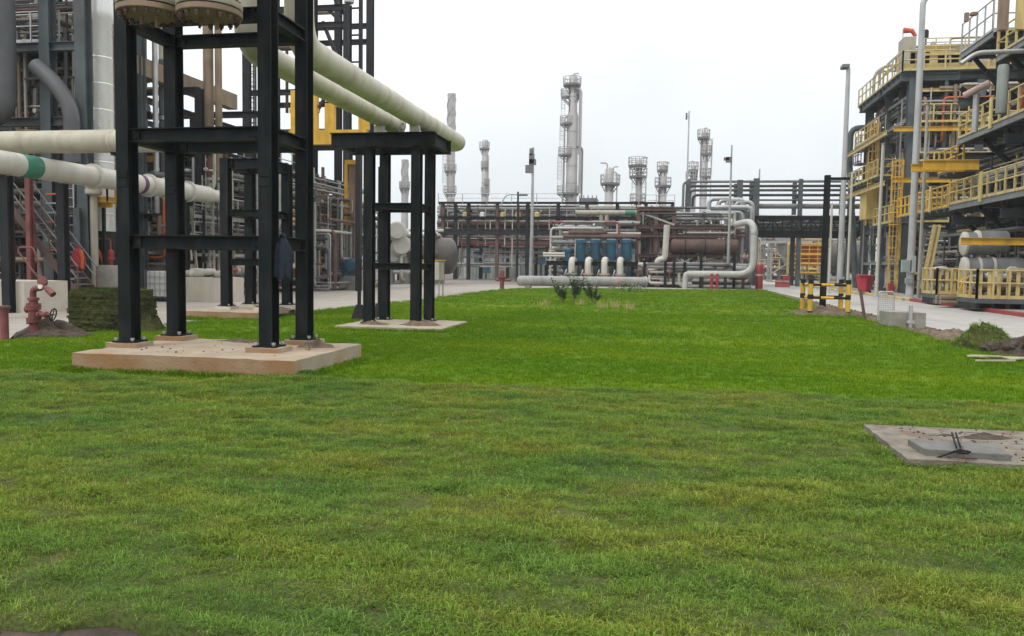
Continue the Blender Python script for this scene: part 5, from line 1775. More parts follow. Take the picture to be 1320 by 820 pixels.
for i, (px, lab) in enumerate(((1004, 'left one of the two pink red road barriers far down the road'), (1013, 'right one of the two pink red road barriers far down the road'))):
    q = at(px, 369, 74)
    t = thing('road_barrier', lab, 'barrier', (q.x, 74, 0))
    MB().prism([(-0.3, 0), (0.3, 0), (0.18, 0.3), (0.08, 0.7 + 0.3 * i), (-0.08, 0.7 + 0.3 * i), (-0.18, 0.3)], (q.x - 0.3, 74, -0.03), (q.x + 0.3, 74, -0.03)).build('body', 'red_paint', t, bevel=0.03)
    MB().box(q.x - 0.26, q.x + 0.26, 73.8, 73.86, 0.4, 0.55).build('stripe', 'pink_pipe', t)

# ================================================================== towers against the sky


def tower(label, px, wpx, ptop, Y, plats=(), side_pipe=None, neck=None, r2=None, mname='tower_cladding', strakes=False, ladder_px=None, name='column_tower'):
    """A cladded column: shell with domed head, ring platforms, ladder, side piping."""
    c = at(px, 300, Y)
    k = mpp(c)
    r = wpx * k / 2
    zt = at(px, ptop, Y).z
    t = thing(name, label, 'tower', (c.x, Y, 0))
    if r2:
        pz, w2 = r2
        zc_ = at(px, pz, Y).z
        prof = [(r, -0.05), (r, zc_), (w2 * k / 2, zc_ + r * 0.8), (w2 * k / 2, zt - r * 0.4), (w2 * k * 0.3, zt), (0.05, zt + r * 0.1)]
    else:
        prof = [(r, -0.05), (r, zt - r * 0.5), (r * 0.75, zt - r * 0.1), (r * 0.1, zt)]
    if strakes:
        prof = [(r, -0.05), (r, zt), (r * 0.8, zt)]
    MB().lathe(prof, (c.x, Y, 0), n=20).build('shell', mname, t, True)
    z = 4.0
    while z < zt - 2:
        rr_ = r if not r2 or z < at(px, r2[0], Y).z else r2[1] * k / 2
        MB().lathe([(rr_ + 0.01, 0), (rr_ + 0.05, 0.02), (rr_ + 0.05, 0.16), (rr_ + 0.01, 0.18)], (c.x, Y, z), n=20).build('cladding_band', 'tower_cladding', t, True)
        z += 3.1
    if strakes:
        for s in range(3):
            pts = []
            z0 = at(px, strakes, Y).z
            for i in range(40):
                q = i / 39
                an = s * 2.094 + q * 5.2
                pts.append((c.x + math.cos(an) * r, Y + math.sin(an) * r, z0 + (zt - z0 - 0.1) * q))
            MB().tube(pts, r * 0.16, 6).build('helical_strake', mname, t, True)
    for (py, left, right) in plats:
        z = at(px, py, Y).z
        xa, xb = at(left, py, Y).x, at(right, py, Y).x
        dp = min(r + 1.2, (xb - xa) / 2)
        n = 14
        ring = [((xa + xb) / 2 + (xb - xa) / 2 * math.cos(a), Y + dp * math.sin(a)) for a in np.linspace(0, 2 * math.pi, n + 1)]
        m = MB()
        b = len(m.v)
        for (x, y) in ring[:-1]:
            m.v.append((x, y, z))
            m.v.append((x, y, z - 0.35))
        m.f.append(tuple(2 * i for i in range(n)))
        m.f.append(tuple(2 * i + 1 for i in reversed(range(n))))
        for i in range(n):
            j = (i + 1) % n
            m.f.append((2 * i, 2 * i + 1, 2 * j + 1, 2 * j))
        po = m.build('platform', 'tower_steel', t)
        m = MB()
        for h in (0.6, 1.25):
            m.tube([(x, y, z + h) for x, y in ring], 0.06, 5)
        for (x, y) in ring[:-1]:
            m.bar((x, y, z), (x, y, z + 1.3), 0.09)
        m.build('guard_rail', 'tower_cladding', po)
        m = MB()
        for a in np.linspace(0, 2 * math.pi, 7)[:-1]:
            x, y = (xa + xb) / 2 + (xb - xa) * 0.44 * math.cos(a), Y + dp * 0.88 * math.sin(a)
            m.bar((x, y, z - 0.3), (c.x + r * 0.7 * math.cos(a), Y + r * 0.7 * math.sin(a), z - 1.7), 0.14)
        m.build('bracket', 'tower_steel', po)
    if side_pipe:
        for (sx, pa, pb, rp, mn) in side_pipe:
            x = at(sx, 300, Y).x
            MB().tube(path([(c.x, Y - r * 0.4, at(px, pa, Y).z), (x, Y - r * 0.5, at(px, pa, Y).z), (x, Y - r * 0.5, at(px, pb, Y).z)], 0.8, 4), rp * k, 8).build('side_pipe', mn, t, True)
    if neck:
        for (pa, pb, py, rp) in neck:
            MB().tube(path([(at(pa, 300, Y).x, Y, zt - 0.6), (at(pa, 300, Y).x, Y, at(pa, py, Y).z), (at(pb, 300, Y).x, Y, at(pa, py, Y).z)], abs(at(pa, 300, Y).x - at(pb, 300, Y).x) * 0.6, 5), rp * k, 8).build('vent_neck', 'tower_cladding', t, True)
    if ladder_px:
        for (lx, pa, pb) in ladder_px:
            ladder(t, at(lx, 300, Y).x, Y - r - 0.15, at(px, pb, Y).z, at(px, pa, Y).z, 'tower_cladding', 0.7, True)
    return t


tower('tallest grey clad column with many ring platforms above the rust brown rack', 735.5, 14.5, 97, 150, [(109, 726, 749), (124, 723, 735), (121, 742, 748), (159, 722, 742), (199, 720, 741), (249, 718, 746)],
      [(746, 116, 250, 1.6, 'tower_cladding'), (749, 190, 262, 1.2, 'tower_steel'), (726, 150, 255, 0.9, 'tower_cladding'), (731, 106, 255, 0.7, 'tower_steel'), (744, 112, 200, 0.6, 'tower_cladding'), (725, 200, 262, 0.8, 'grey_pipe')], [(735, 742, 95, 0.9)], (150, 11), ladder_px=[(724, 125, 158), (723, 160, 198), (721, 200, 248)])
tower('tall stack with a spiral finned top rising just beyond the rounded pipe bend', 580.5, 10.5, 121, 165, [(220, 573, 588), (248, 572, 588)], strakes=166, ladder_px=[(574, 168, 250)], name='finned_stack')
tower('finned stack seen between the columns of the second black frame', 521.5, 9, 206, 165, [(242, 515, 528)], strakes=252, name='finned_stack')
tower('slim pale column with a ball shaped head left of the mast with floodlights', 624, 8, 180, 180, [(191, 618, 631), (216, 620, 630), (238, 622, 631), (249, 620, 631)], [(629, 200, 262, 0.6, 'tower_cladding')])
tower('short column with a long bent vent pipe on top right of the tallest column', 784, 11, 216, 130, [(236, 774, 799)], [(794, 222, 262, 0.9, 'tower_cladding')], [(781, 772, 210, 0.9), (789, 795, 215, 0.8)])
tower('column with two railed platforms close together near its top', 822, 8, 207, 140, [(213, 810, 834), (227, 811, 834), (260, 812, 832)], [(831, 232, 262, 0.5, 'tower_cladding')], [(824, 833, 203, 0.5)], ladder_px=[(816, 228, 260), (829, 228, 260)])
tower('short column with a broad head between the two platform column and the antenna mast', 853, 9.5, 212, 140, [(219, 847, 861), (239, 844, 865)], [(848, 225, 262, 0.8, 'tower_steel')], [(852, 861, 210, 0.6)], ladder_px=[(847, 240, 262)])
tower('tall column with platforms on its right side next to the antenna mast', 905, 9, 170, 145, [(177, 899, 915), (198, 903, 917), (227, 903, 916)], [(900, 182, 230, 0.7, 'tower_cladding'), (914, 180, 262, 0.5, 'tower_cladding')], [(904, 908, 165, 0.6)], ladder_px=[(912, 180, 226)])
tower('small pale column tucked against the left of the tall right hand column', 892, 7, 214, 145, [(219, 886, 900), (231, 884, 899)], None, [(892, 888, 208, 0.7)])


def mast(label, px, py0, py1, Y, r0, r1, bits=(), name='mast', mname='galvanised'):
    a, b = at(px, py0, Y), at(px, py1, Y)
    t = thing(name, label, 'mast', (b.x, Y, 0))
    MB().tube([(b.x, Y, -0.05), (b.x, Y, a.z)], r0, 10, r1).build('shaft', mname, t, True)
    for (dx, py, w, h) in bits:
        q = at(px + dx, py, Y)
        MB().box(q.x - w / 2, q.x + w / 2, Y - 0.2, Y + 0.2, q.z - h / 2, q.z + h / 2).build('fitting', 'tower_steel', t)
        MB().bar((b.x, Y, q.z), (q.x, Y, q.z - 0.1), 0.08).build('arm', 'tower_steel', t)
    return t


mast('floodlight mast with lamps near its top left of the tallest column', 684.5, 190, 364, 74, 0.19, 0.10, [(0.5, 196, 0.3, 0.6), (-2, 218, 0.7, 0.7), (2, 209, 0.6, 0.5), (1, 205, 0.45, 0.9)], 'floodlight_mast')
mast('thin tall antenna mast left of the tall right hand column', 885, 143, 262, 120, 0.16, 0.09, [(0, 150, 0.25, 0.9)], 'antenna_mast')
mast('slim lightning mast with one small box rising in front of the pipe bridge', 937.5, 187, 372, 66, 0.13, 0.06, [(2, 206, 0.45, 0.4), (-1, 205, 0.4, 0.2)], 'lightning_mast')
mast('thin rod mast standing on the left columns of the pipe bridge', 974, 218, 372, 79.5, 0.12, 0.07, (), 'lightning_mast')
# curved street lamp
a = at(662, 366, 76)
t = thing('street_lamp', 'street lamp with a long curved arm in front of the shed', 'street lamp', (a.x, 76, 0))
zt = at(662, 250, 76).z
MB().tube([(a.x + 0.3, 76, -0.05), (a.x + 0.3, 76, zt + 0.2)], 0.13, 10, 0.09).build('post', 'dark_steel', t, True)
MB().tube(path([(at(645, 262, 76).x, 76, at(645, 266, 76).z), (at(652, 252, 76).x, 76, at(655, 250, 76).z), at(670, 251, 76)], 1.2, 6), 0.07, 8).build('arm', 'galvanised', t, True)
q = at(676, 251.5, 76)
MB().box(q.x - 0.55, q.x + 0.3, 75.8, 76.2, q.z - 0.08, q.z + 0.08).build('lamp_head', 'grey_steel', t, bevel=0.03)
c = at(757, 262, 132)
t = thing('cooler_box', 'grey box shaped cooler on legs between the tallest column and the short bent vent column', 'air cooler', (c.x, 132, 0))
xa, xb, z0, z1 = at(747, 260, 132).x, at(769, 260, 132).x, at(757, 269, 132).z, at(757, 252, 132).z
MB().box(xa, xb, 132, 136, z0, z1 - 0.4).build('casing', 'tower_steel', t)
for i in range(5):
    x = xa + (xb - xa) * i / 4
    MB().bar((x, 131.9, z0), (x, 131.9, z1), 0.15).build('stiffener', 'grey_steel', t)
for x in (xa + 0.2, xb - 0.2):
    MB().bar((x, 133, -0.05), (x, 133, z0), 0.3).build('leg', 'tower_steel', t)


# ================================================================== right: big structures by the road
s1 = thing('process_structure', 'farther of the two right hand structures, with yellow railings around its flat top deck', 'steel structure', (20, 58, 0))
SX, SY = [16.2, 20.4, 25.0], [54.0, 59.5, 65.5]
ZT = 14.3
S1DY, ZS = 5.7, at(1163, 99, 59.7).z / 14.0   # the frame is laid out on round numbers, then set at its place by the road
columns_grid(s1, SX, SY, -0.05, ZT - 0.5, 0.55, 'slate_steel')
for z in (4.4, 7.6, 10.7, 12.3):
    for y in SY:
        for a, b in zip(SX[:-1], SX[1:]):
            MB().ibeam((a + 0.01, y, z), (b - 0.01, y, z), 0.26, 0.4).build('beam', 'slate_steel', s1)
    for x in SX:
        for a, b in zip(SY[:-1], SY[1:]):
            MB().ibeam((x, a + 0.3, z), (x, b - 0.3, z), 0.26, 0.38).build('beam', 'slate_steel', s1)
for y in SY:
    MB().ibeam((15.4, y, ZT - 0.32), (26, y, ZT - 0.32), 0.3, 0.55).build('deck_beam', 'slate_steel', s1)
for a, b in zip(SY[:-1], SY[1:]):
    for x in (15.6, 20.4, 25.0):
        MB().ibeam((x, a + 0.16, ZT - 0.32), (x, b - 0.16, ZT - 0.32), 0.26, 0.5).build('deck_beam', 'slate_steel', s1)
deck(s1, 15.4, 26, 53.6, 66.3, ZT, 'slate_steel')
for p, q in (((15.45, 53.7, ZT), (26, 53.7, ZT)), ((15.45, 53.7, ZT), (15.45, 66.2, ZT))):
    railing(s1, p, q, 'pale_yellow', 1.25, 1.3, True, 0.09)
railing(s1, (16.5, 57, ZT), (26, 57, ZT), 'galvanised', 2.3, 1.2, False, 0.07)
railing(s1, (16.9, 54.9, ZT + 1.2), (26, 54.9, ZT + 1.2), 'pale_yellow', 1.1, 0.9, True, 0.07)
MB().box(15.6, 26, 53.95, 54.05, ZT + 0.003, ZT + 0.5).build('toe_panel', 'pale_yellow', s1)
rr = random.Random(12)
for i, (px, py, w, h, mn) in enumerate(((1167, 78, 0.8, 2.5, 'beige_panel'), (1180, 84, 1.3, 1.5, 'tan_cladding'), (1200, 84, 2.0, 1.9, 'pale_yellow'), (1216, 84, 1.4, 1.4, 'box_green'), (1232, 82, 1.5, 1.9, 'beige_panel'), (1250, 85, 1.6, 1.4, 'galvanised'))):
    x = at(px, py, 61.7).x
    MB().box(x - w / 2, x + w / 2, 55, 56.4, ZT + 0.003, ZT + h).build('equipment_box', mn, s1, bevel=0.04)
pipe_cluster(s1, (16.5, 25.5, 55, 64, ZT + 0.1, ZT + 2.3), 70, 101, ['pale_yellow', 'galvanised', 'pale_yellow', 'grey_pipe', 'white_pipe', 'tan_cladding'], 0.03, 0.09)
for px, py in ((1194, 40), (1203, 55), (1211, 62), (1218, 58), (1176, 58)):
    q = at(px, py, 62.7)
    q.z /= ZS
    MB().tube([(q.x, 57, ZT), (q.x, 57, q.z)], 0.09, 8, 0.06).build('vent_stack', 'slate_steel', s1, True)
    MB().lathe([(0.1, 0), (0.18, 0.05), (0.18, 0.5), (0.08, 0.6)], (q.x, 57, q.z - 0.5), n=8).build('vent_cowl', 'dark_steel' if px < 1200 else 'galvanised', s1, True)
MB().tube(path([(15.6, 62, ZT), (15.6, 62, ZT + 1.7), (16.5, 61.5, ZT + 2.2), (17.5, 60, ZT + 1.2)], 0.9, 5), 0.12, 8).build('pipe', 'galvanised', s1, True)
for z, x0_, x1_, y0_, y1_ in ((4.4, 15.2, 16.6, 53.6, 59), (7.7, 14.9, 16.8, 57.0, 66.2), (10.8, 15.2, 25, 58.5, 66), (7.7, 16.5, 25, 53.7, 59.4), (4.4, 16.7, 25, 55, 66)):
    deck(s1, x0_, x1_, y0_, y1_, z + 0.24, 'grey_steel')
for p, q in (((14.95, 57.05, 7.94), (14.95, 66.1, 7.94)), ((15.25, 53.7, 4.64), (15.25, 58.9, 4.64)), ((16.6, 53.65, 7.94), (25, 53.65, 7.94)), ((15.25, 58.6, 11.04), (15.25, 65.9, 11.04)), ((16.6, 53.55, 4.64), (25, 53.55, 4.64)), ((15.2, 56.95, 7.94), (16.8, 56.95, 7.94)), ((16.4, 53.6, 11.0), (25, 53.6, 11.0))):
    railing(s1, p, q, 'pale_yellow', 1.15, 1.1, True, 0.085)
for z in (7.3, 10.55):
    MB().ibeam((14.95, 53.3, z), (25, 53.3, z), 0.18, 0.3).build('yellow_beam', 'yellow_paint', s1)
    MB().ibeam((14.7, 54.0, z - 0.1), (14.7, 66, z - 0.1), 0.18, 0.3).build('yellow_beam', 'pale_yellow', s1)
pipe_cluster(s1, (16.3, 24, 53.8, 64, 0.3, 4.2), 130, 102, GREYS + ['pale_yellow', 'pale_yellow', 'tan_cladding', 'slate_steel'], 0.04, 0.13)
pipe_cluster(s1, (16.3, 24, 53.8, 64, 4.8, 7.4), 120, 103, GREYS + ['pale_yellow', 'pale_yellow', 'white_pipe', 'slate_steel'], 0.04, 0.12)
pipe_cluster(s1, (16.3, 24, 53.8, 64, 8.1, 13.4), 160, 104, GREYS + ['pale_yellow', 'slate_steel', 'orange_paint', 'tan_cladding', 'white_pipe', 'slate_steel'], 0.04, 0.12)
drum(s1, (20.5, 57, 9.2), (1, 0, 0), 5.5, 0.95, 'beige_panel')
drum(s1, (20.5, 58.5, 12.4), (1, 0, 0), 7, 0.55, 'beige_panel')
drum(s1, (21.5, 61, 2.4), (1, 0, 0), 4.5, 1.2, 'tan_cladding')
drum(s1, (18.3, 56, 5.9), (0, 0, 1), 1.8, 0.6, 'pale_yellow')
# secondary posts, rails and bracing that make the lattice dense
for x in (18.3, 22.7):
    MB().ibeam((x, 54.0, -0.05), (x, 54.0, ZT - 0.6), 0.2, 0.2).build('post', 'slate_steel', s1)
for y in (56.7, 62.5):
    MB().ibeam((16.2, y, -0.05), (16.2, y, ZT - 0.6), 0.24, 0.24).build('post', 'slate_steel', s1)
    MB().ibeam((20.4, y, -0.05), (20.4, y, ZT - 0.6), 0.24, 0.24).build('post', 'grey_steel', s1)
for k_, z in enumerate((2.3, 6.0, 9.2, 11.6, 13.1)):
    MB().ibeam((16.45, 53.9, z), (25, 53.9, z), 0.14, 0.22).build('rail_beam', ['grey_steel', 'pale_yellow', 'galvanised'][k_ % 3], s1)
    MB().ibeam((16.05, 54.3, z - 0.3), (16.05, 65.3, z - 0.3), 0.14, 0.2).build('rail_beam', ['galvanised', 'grey_steel', 'pale_yellow'][k_ % 3], s1)
for za_, zb_ in ((0.2, 4.3), (4.7, 7.5), (8.0, 10.6)):
    MB().bar((16.2, 59.6, za_), (16.2, 65.3, zb_), 0.16).build('brace', 'slate_steel', s1)
    MB().bar((20.5, 54.05, za_), (24.8, 54.05, zb_), 0.16).build('brace', 'grey_steel', s1)
for i in range(26):
    r_ = random.Random(i + 500)
    if i % 2:
        x = r_.uniform(16.4, 22)
        MB().bar((x, 53.8, r_.uniform(0, 6)), (x, 53.8, r_.uniform(7, 13.8)), 0.08).build('conduit', r_.choice(['galvanised', 'white_pipe', 'pale_yellow', 'grey_pipe']), s1)
    else:
        y = r_.uniform(54.5, 65)
        MB().bar((15.95, y, r_.uniform(0, 6)), (15.95, y, r_.uniform(7, 13.8)), 0.08).build('conduit', r_.choice(['galvanised', 'white_pipe', 'pale_yellow', 'grey_pipe']), s1)
for x, y, z0_, z1_ in ((15.3, 53.4, 0, 8.6), (15.2, 59.6, 4.7, 12)):
    ladder(s1, x, y, z0_, z1_, 'yellow_paint', 0.6, True)
MB().box(14.95, 16.2, 60, 62, 5.2, 7.4).build('panel', 'pale_yellow', s1)
for k, (py, px0) in enumerate(((186, 1106), (203, 1103))):
    q = at(px0, py + 8, 70.7)
    q.z /= ZS
    MB().box(q.x, 15.8, 64.4, 65.8, q.z - 0.1, q.z).build('side_platform', 'grey_steel', s1)
    railing(s1, (q.x, 64.3, q.z), (15.4, 64.3, q.z), 'galvanised', 1.1, 0.6, True, 0.08)
    railing(s1, (q.x, 64.3, q.z), (q.x, 65.8, q.z), 'galvanised', 1.1, 0.7, True, 0.08)
MB().tube(path([(15.9, 66.5, 0), (15.0, 66.5, 10), (15.0, 66.5, 12.7), (17, 66.5, 12.7)], 0.7), 0.24, 10).build('outer_pipe', 'slate_steel', s1, True)
for i in range(10):
    valve(s1, (rr.uniform(16.3, 24), 53.8, rr.choice((0.4, 0.9, 4.8, 8.2, 11.2))), 0.9, rr.choice(GREYS + ['orange_paint', 'pale_yellow']), (1, 0, 0))

s1.location.y += S1DY
s1.scale.z = ZS

# nearer structure with long cantilevered walkways
s2 = thing('process_structure', 'nearer of the two right hand structures, with long yellow railed walkways over the pavement', 'steel structure', (20, 40, 0))
TX_, TY = [17.4, 21.5, 26.0], [35.0, 41.5, 47.9, 54.0]
for x in TX_:
    for y in TY:
        MB().ibeam((x, y, -0.05), (x, y, 14 if y < 50 else 5), 0.48, 0.5, 0.05).build('column', 'dark_steel' if (x < 18 and 45 < y < 49) else 'slate_steel', s2)
for z in (4.3, 7.7, 10.6, 12.0):
    for y in TY:
        if y > 50 and z > 5:
            continue
        MB().ibeam((15.3, y, z), (26, y, z), 0.26, 0.42).build('beam', 'slate_steel', s2)
    for x in TX_:
        for a, b in zip(TY[:-1], TY[1:]):
            if b > 50 and z > 5:
                continue
            MB().ibeam((x, a + 0.3, z), (x, b - 0.3, z), 0.26, 0.4).build('beam', 'slate_steel', s2)
# walkways: (x edge, y0, y1, z)
W1 = atX(1237, 76, 15.0)
W2 = at(1279, 33, W1.y - 4)
zW1 = W1.z
yW1 = W1.y
zP2 = atX(1234, 186, 15.0).z
yP2 = atX(1234, 186, 15.0).y
zP3 = atX(1222, 271, 15.0).z
yP3 = atX(1222, 271, 15.0).y
yC = atX(1279, 33, 15.0).y
zPb = atX(1283, 80, 15.2).z
yPb = atX(1283, 80, 15.2).y
for (x0_, y0_, y1_, z) in ((15.0, yC, yW1, zW1), (15.2, 24, yPb, zPb), (15.0, 24, yP2, zP2), (15.0, 24, yP3, zP3)):
    deck(s2, x0_ + 0.14, 26, y0_, y1_ - 0.02, z + 0.24, 'slate_steel')
    MB().ibeam((x0_ + 0.06, y0_, z + 0.12), (x0_ + 0.06, y1_, z + 0.12), 0.12, 0.3).build('edge_beam', 'grey_steel', s2)
    MB().ibeam((x0_ + 0.13, y1_ + 0.01, z + 0.12), (26, y1_ + 0.01, z + 0.12), 0.1, 0.28).build('edge_beam', 'grey_steel', s2)
Y_ = 'pale_yellow'
railing(s2, (15.05, 25, zP3 + 0.25), (15.05, yP3 - 0.05, zP3 + 0.25), Y_, 1.2, 1.05, True, 0.085)
railing(s2, (15.05, 25, zP2 + 0.25), (15.05, yP2 - 0.05, zP2 + 0.25), Y_, 1.2, 1.05, True, 0.085)
railing(s2, (15.25, 25, zPb + 0.25), (15.25, yPb - 0.05, zPb + 0.25), Y_, 1.2, 1.05, True, 0.085)
railing(s2, (15.05, yC + 0.05, zW1 + 0.25), (15.05, yW1 - 0.05, zW1 + 0.25), 'galvanised', 1.5, 0.95, True, 0.07)
railing(s2, (15.05, yC + 0.03, zW1 + 0.25), (20, yC + 0.03, zW1 + 0.25), 'galvanised', 1.5, 0.95, True, 0.07)
for z, y in ((zP3, yP3), (zP2, yP2)):
    railing(s2, (15.1, y - 0.02, z + 0.25), (22, y - 0.02, z + 0.25), Y_, 1.2, 1.1, True, 0.085)
railing(s2, (15.3, yPb, zPb + 0.25), (22, yPb, zPb + 0.25), Y_, 1.2, 1.1, True, 0.085)
# broader yellow gate posts on the walkways
for (px, py, z) in ((1276, 0, zP2), (1268, 0, zP3), (1203, 0, zP3)):
    q = atX(px, 180, 15.02)
    if q.y < yP3 + 4:
        MB().box(14.96, 15.03, q.y - 0.14, q.y + 0.14, z + 0.1, z + 1.55).build('gate_post', Y_, s2)
# lower link walkway to the farther structure
zL = zP3
deck(s2, 15.3, 17.3, yP3 + 0.2, 58.8, zL + 0.24, 'grey_steel')
railing(s2, (15.3, yP3 + 0.2, zL + 0.25), (15.3, 58.6, zL + 0.25), 'yellow_paint', 1.2, 0.9, True, 0.085)
deck(s2, 15.4, 18.3, yP2 + 0.2, yP2 + 4.2, zP2 - 1.15, 'grey_steel')
railing(s2, (15.4, yP2 + 0.2, zP2 - 1.1), (15.4, yP2 + 4.1, zP2 - 1.1), 'yellow_paint', 1.2, 0.9, True, 0.085)
a, b = at(1190, 213, 44), at(1262, 213, 44)
MB().ibeam((a.x, 44, a.z), (b.x, 44, a.z), 0.22, 0.5).build('yellow_beam', 'yellow_paint', s2)
MB().ibeam((a.x, 46, a.z + 0.1), (b.x, 46, a.z + 0.1), 0.22, 0.4).build('yellow_beam', 'yellow_paint', s2)
a, b = at(1238, 311, 39), at(1302, 308, 39)
MB().ibeam((a.x, 39, a.z), (b.x + 2, 39, a.z), 0.22, 0.32).build('yellow_beam', 'yellow_paint', s2)
# knee braces under the walkways
for y in (TY[1], TY[2], 44.4):
    for z in (zP2, zP3, zPb):
        MB().bar((15.5, y + 0.3, z - 0.05), (17.2, y + 0.3, z - 1.6), 0.2).build('knee_brace', 'dark_steel', s2)
for (y, z) in ((yW1 - 0.5, zW1), (yC + 1.5, zW1)):
    MB().bar((15.5, y, z - 0.05), (17.3, y, z - 2.2), 0.18).build('knee_brace', 'dark_steel', s2)
# white headed drums facing the road
for (px, py) in ((1241, 346), (1258, 346), (1241, 314), (1257, 312), (1276, 346)):
    q = at(px, py, 41.2)
    r = 14.5 * mpp(q)
    o = MB().lathe([(r, 0.12), (r, 1.3)], (q.x, 41.2, q.z), (1, 0, 0), 24).build('exchanger_shell', 'grey_steel', s2, True)
    MB().lathe([(0.02, -0.08), (r * 0.6, -0.06), (r * 0.95, -0.01), (r * 1.05, 0.02), (r * 1.05, 0.118)], (q.x, 41.2, q.z), (1, 0, 0), 24).build('head', 'white_pipe', o, True)
pipe_cluster(s2, (16.4, 23, 42, 57, 0.4, 4.2), 150, 111, GREYS + ['pale_yellow', 'dark_pipe', 'white_pipe', 'red_pipe', 'slate_steel'], 0.03, 0.10)
pipe_cluster(s2, (16.3, 23, 40, 52, 5.0, 7.4), 120, 112, GREYS + ['pale_yellow', 'tan_cladding', 'slate_steel'], 0.035, 0.11)
pipe_cluster(s2, (16.6, 24, 38, 48, 8.3, 10.4), 40, 113, GREYS + ['dark_pipe', 'orange_paint', 'tan_cladding'], 0.06, 0.18)
pipe_cluster(s2, (16.5, 25, 40, 46, 12, 17), 20, 114, GREYS + ['pale_yellow', 'tan_cladding', 'yellow_paint'], 0.08, 0.2, prefer=(2, 2, 0))
drum(s2, (19.6, 44.5, 9.3), (0, 0, 1), 1.6, 0.5, 'shed_sheet')
drum(s2, (21.5, 46, 2.4), (1, 0, 0), 4, 0.8, 'grey_pipe')
q = at(1258, 117, 40)
MB().tube([q + Vector((-0.38, 0.3, -0.15)), q + Vector((0.45, -0.3, 0.28))], 0.14, 14).build('red_pipe_elbow', 'pink_pipe', s2, True)
MB().tube([q + Vector((0.1, 0.2, -0.1)), q + Vector((0.1, 0.2, -1.8))], 0.13, 12).build('pipe', 'galvanised', s2, True)
q = at(1262, 68, 39)
MB().tube(path([(q.x - 0.7, 39, q.z - 0.45), (q.x - 0.1, 39, q.z), (q.x + 2, 39, q.z + 0.02)], 0.3), 0.10, 10).build('pipe', 'galvanised', s2, True)
q = at(1292, 115, 38)
MB().lathe([(0.2, -1.0), (0.22, -0.95), (0.22, 0.9), (0.18, 1.0)], q, n=16).build('column_vessel', 'shed_sheet', s2, True)
for px, w in ((1245, 0.1), (1254, 0.16)):
    q = at(px, 40, 39.5)
    MB().bar((q.x, 39.5, zW1 + 0.2), (q.x, 39.5, at(px, 20 if px > 1250 else 28, 39.5).z), w * 1.6).build('post', 'tan_cladding', s2)
for px in (1292, 1298, 1315):
    q = at(px, 10, 38)
    MB().bar((q.x, 38, zPb + 0.2), (q.x, 38, zPb + 7), 0.26 if px != 1298 else 0.14).build('post', ['tan_cladding', 'tan_cladding', 'pale_yellow'][(px > 1296) + (px > 1310)], s2)
# yellow beams and stairs below
for i in range(2):
    a, b = at(1205 + i * 6, 290, 47), at(1188 + i * 6, 372, 47)
    MB().bar(a, b, 0.12, 0.3).build('stair_stringer', 'pale_yellow', s2)
for i in range(11):
    p_ = at(1208, 292, 47).lerp(at(1191, 370, 47), i / 10)
    MB().bar(p_ - Vector((0.4, 0, 0)), p_ + Vector((0.4, 0, 0)), 0.08).build('stair_tread', 'galvanised', s2)

# ground level fences and skids along the pavement
def skid(label, px0, px1, Y, z1, npan, seed):
    a, b = at(px0, 370, Y), at(px1, 370, Y)
    t = thing('fenced_skid', label, 'skid', ((a.x + b.x) / 2, Y, 0))
    MB().box(a.x, b.x, Y, Y + 2.2, 0.32, 0.5).build('base', 'slate_steel', t)
    for i in range(5):
        x = a.x + 0.1 + (b.x - a.x - 0.2) * i / 4
        MB().box(x - 0.08, x + 0.08, Y + 0.1, Y + 2.1, 0.06, 0.318).build('skid_leg', 'dark_steel', t)
    railing(t, (a.x + 0.03, Y + 0.05, 0.5), (b.x - 0.03, Y + 0.05, 0.5), 'pale_yellow', z1, 0.62, True, 0.08)
    railing(t, (a.x + 0.03, Y + 0.05, 0.5), (a.x + 0.03, Y + 2.1, 0.5), 'pale_yellow', z1, 0.62, True, 0.08)
    for i in range(npan):
        x = a.x + (b.x - a.x) * (i + 0.5) / npan
        MB().box(x - 0.07, x + 0.07, Y + 0.12, Y + 0.16, 0.55, 0.5 + z1 * 0.95).build('fence_panel', 'pale_yellow', t)
    pipe_cluster(t, (a.x + 0.2, b.x - 0.2, Y + 0.4, Y + 2, 0.55, 0.5 + z1), 14, seed, GREYS + ['white_pipe', 'rust_pipe', 'tan_cladding'], 0.06, 0.14)
    return t


skid('long yellow fenced skid on the pavement at the right edge', 1259, 1345, 35.5, 1.15, 7, 121)
skid('yellow fenced skid with pale pipes left of the long one', 1207, 1246, 41, 1.2, 4, 122)
t = thing('yellow_hose_reel', 'yellow hoop frame leaning between the two fenced skids', 'frame', (at(1250, 360, 40).x, 40, 0))
c = at(1252, 362, 40)
for k in range(2):
    ring = [(c.x + 0.42 * math.cos(a_), 40 + 0.3 * k, 0.75 + 0.6 * math.sin(a_)) for a_ in np.linspace(0, 2 * math.pi, 15)]
    MB().tube(ring, 0.045, 6).build('hoop', 'yellow_paint', t, True)
MB().bar((c.x, 40, 0.05), (c.x, 40.3, 0.75), 0.07).build('stand', 'yellow_paint', t)
o = pl = thing('pipe_stack', 'low dark stack of pipes on the pavement under the fenced skids', 'pipe stack', (at(1235, 385, 39).x, 39, 0.1))
for i in range(7):
    y = 38.6 + 0.28 * (i % 4)
    MB().tube([(at(1208, 385, 39).x, y, 0.23 + 0.2 * (i // 4)), (at(1262, 385, 39).x, y + 0.1, 0.23 + 0.2 * (i // 4))], 0.11, 10).build('pipe', 'dark_pipe' if i % 2 else 'tan_cladding', pl, True)

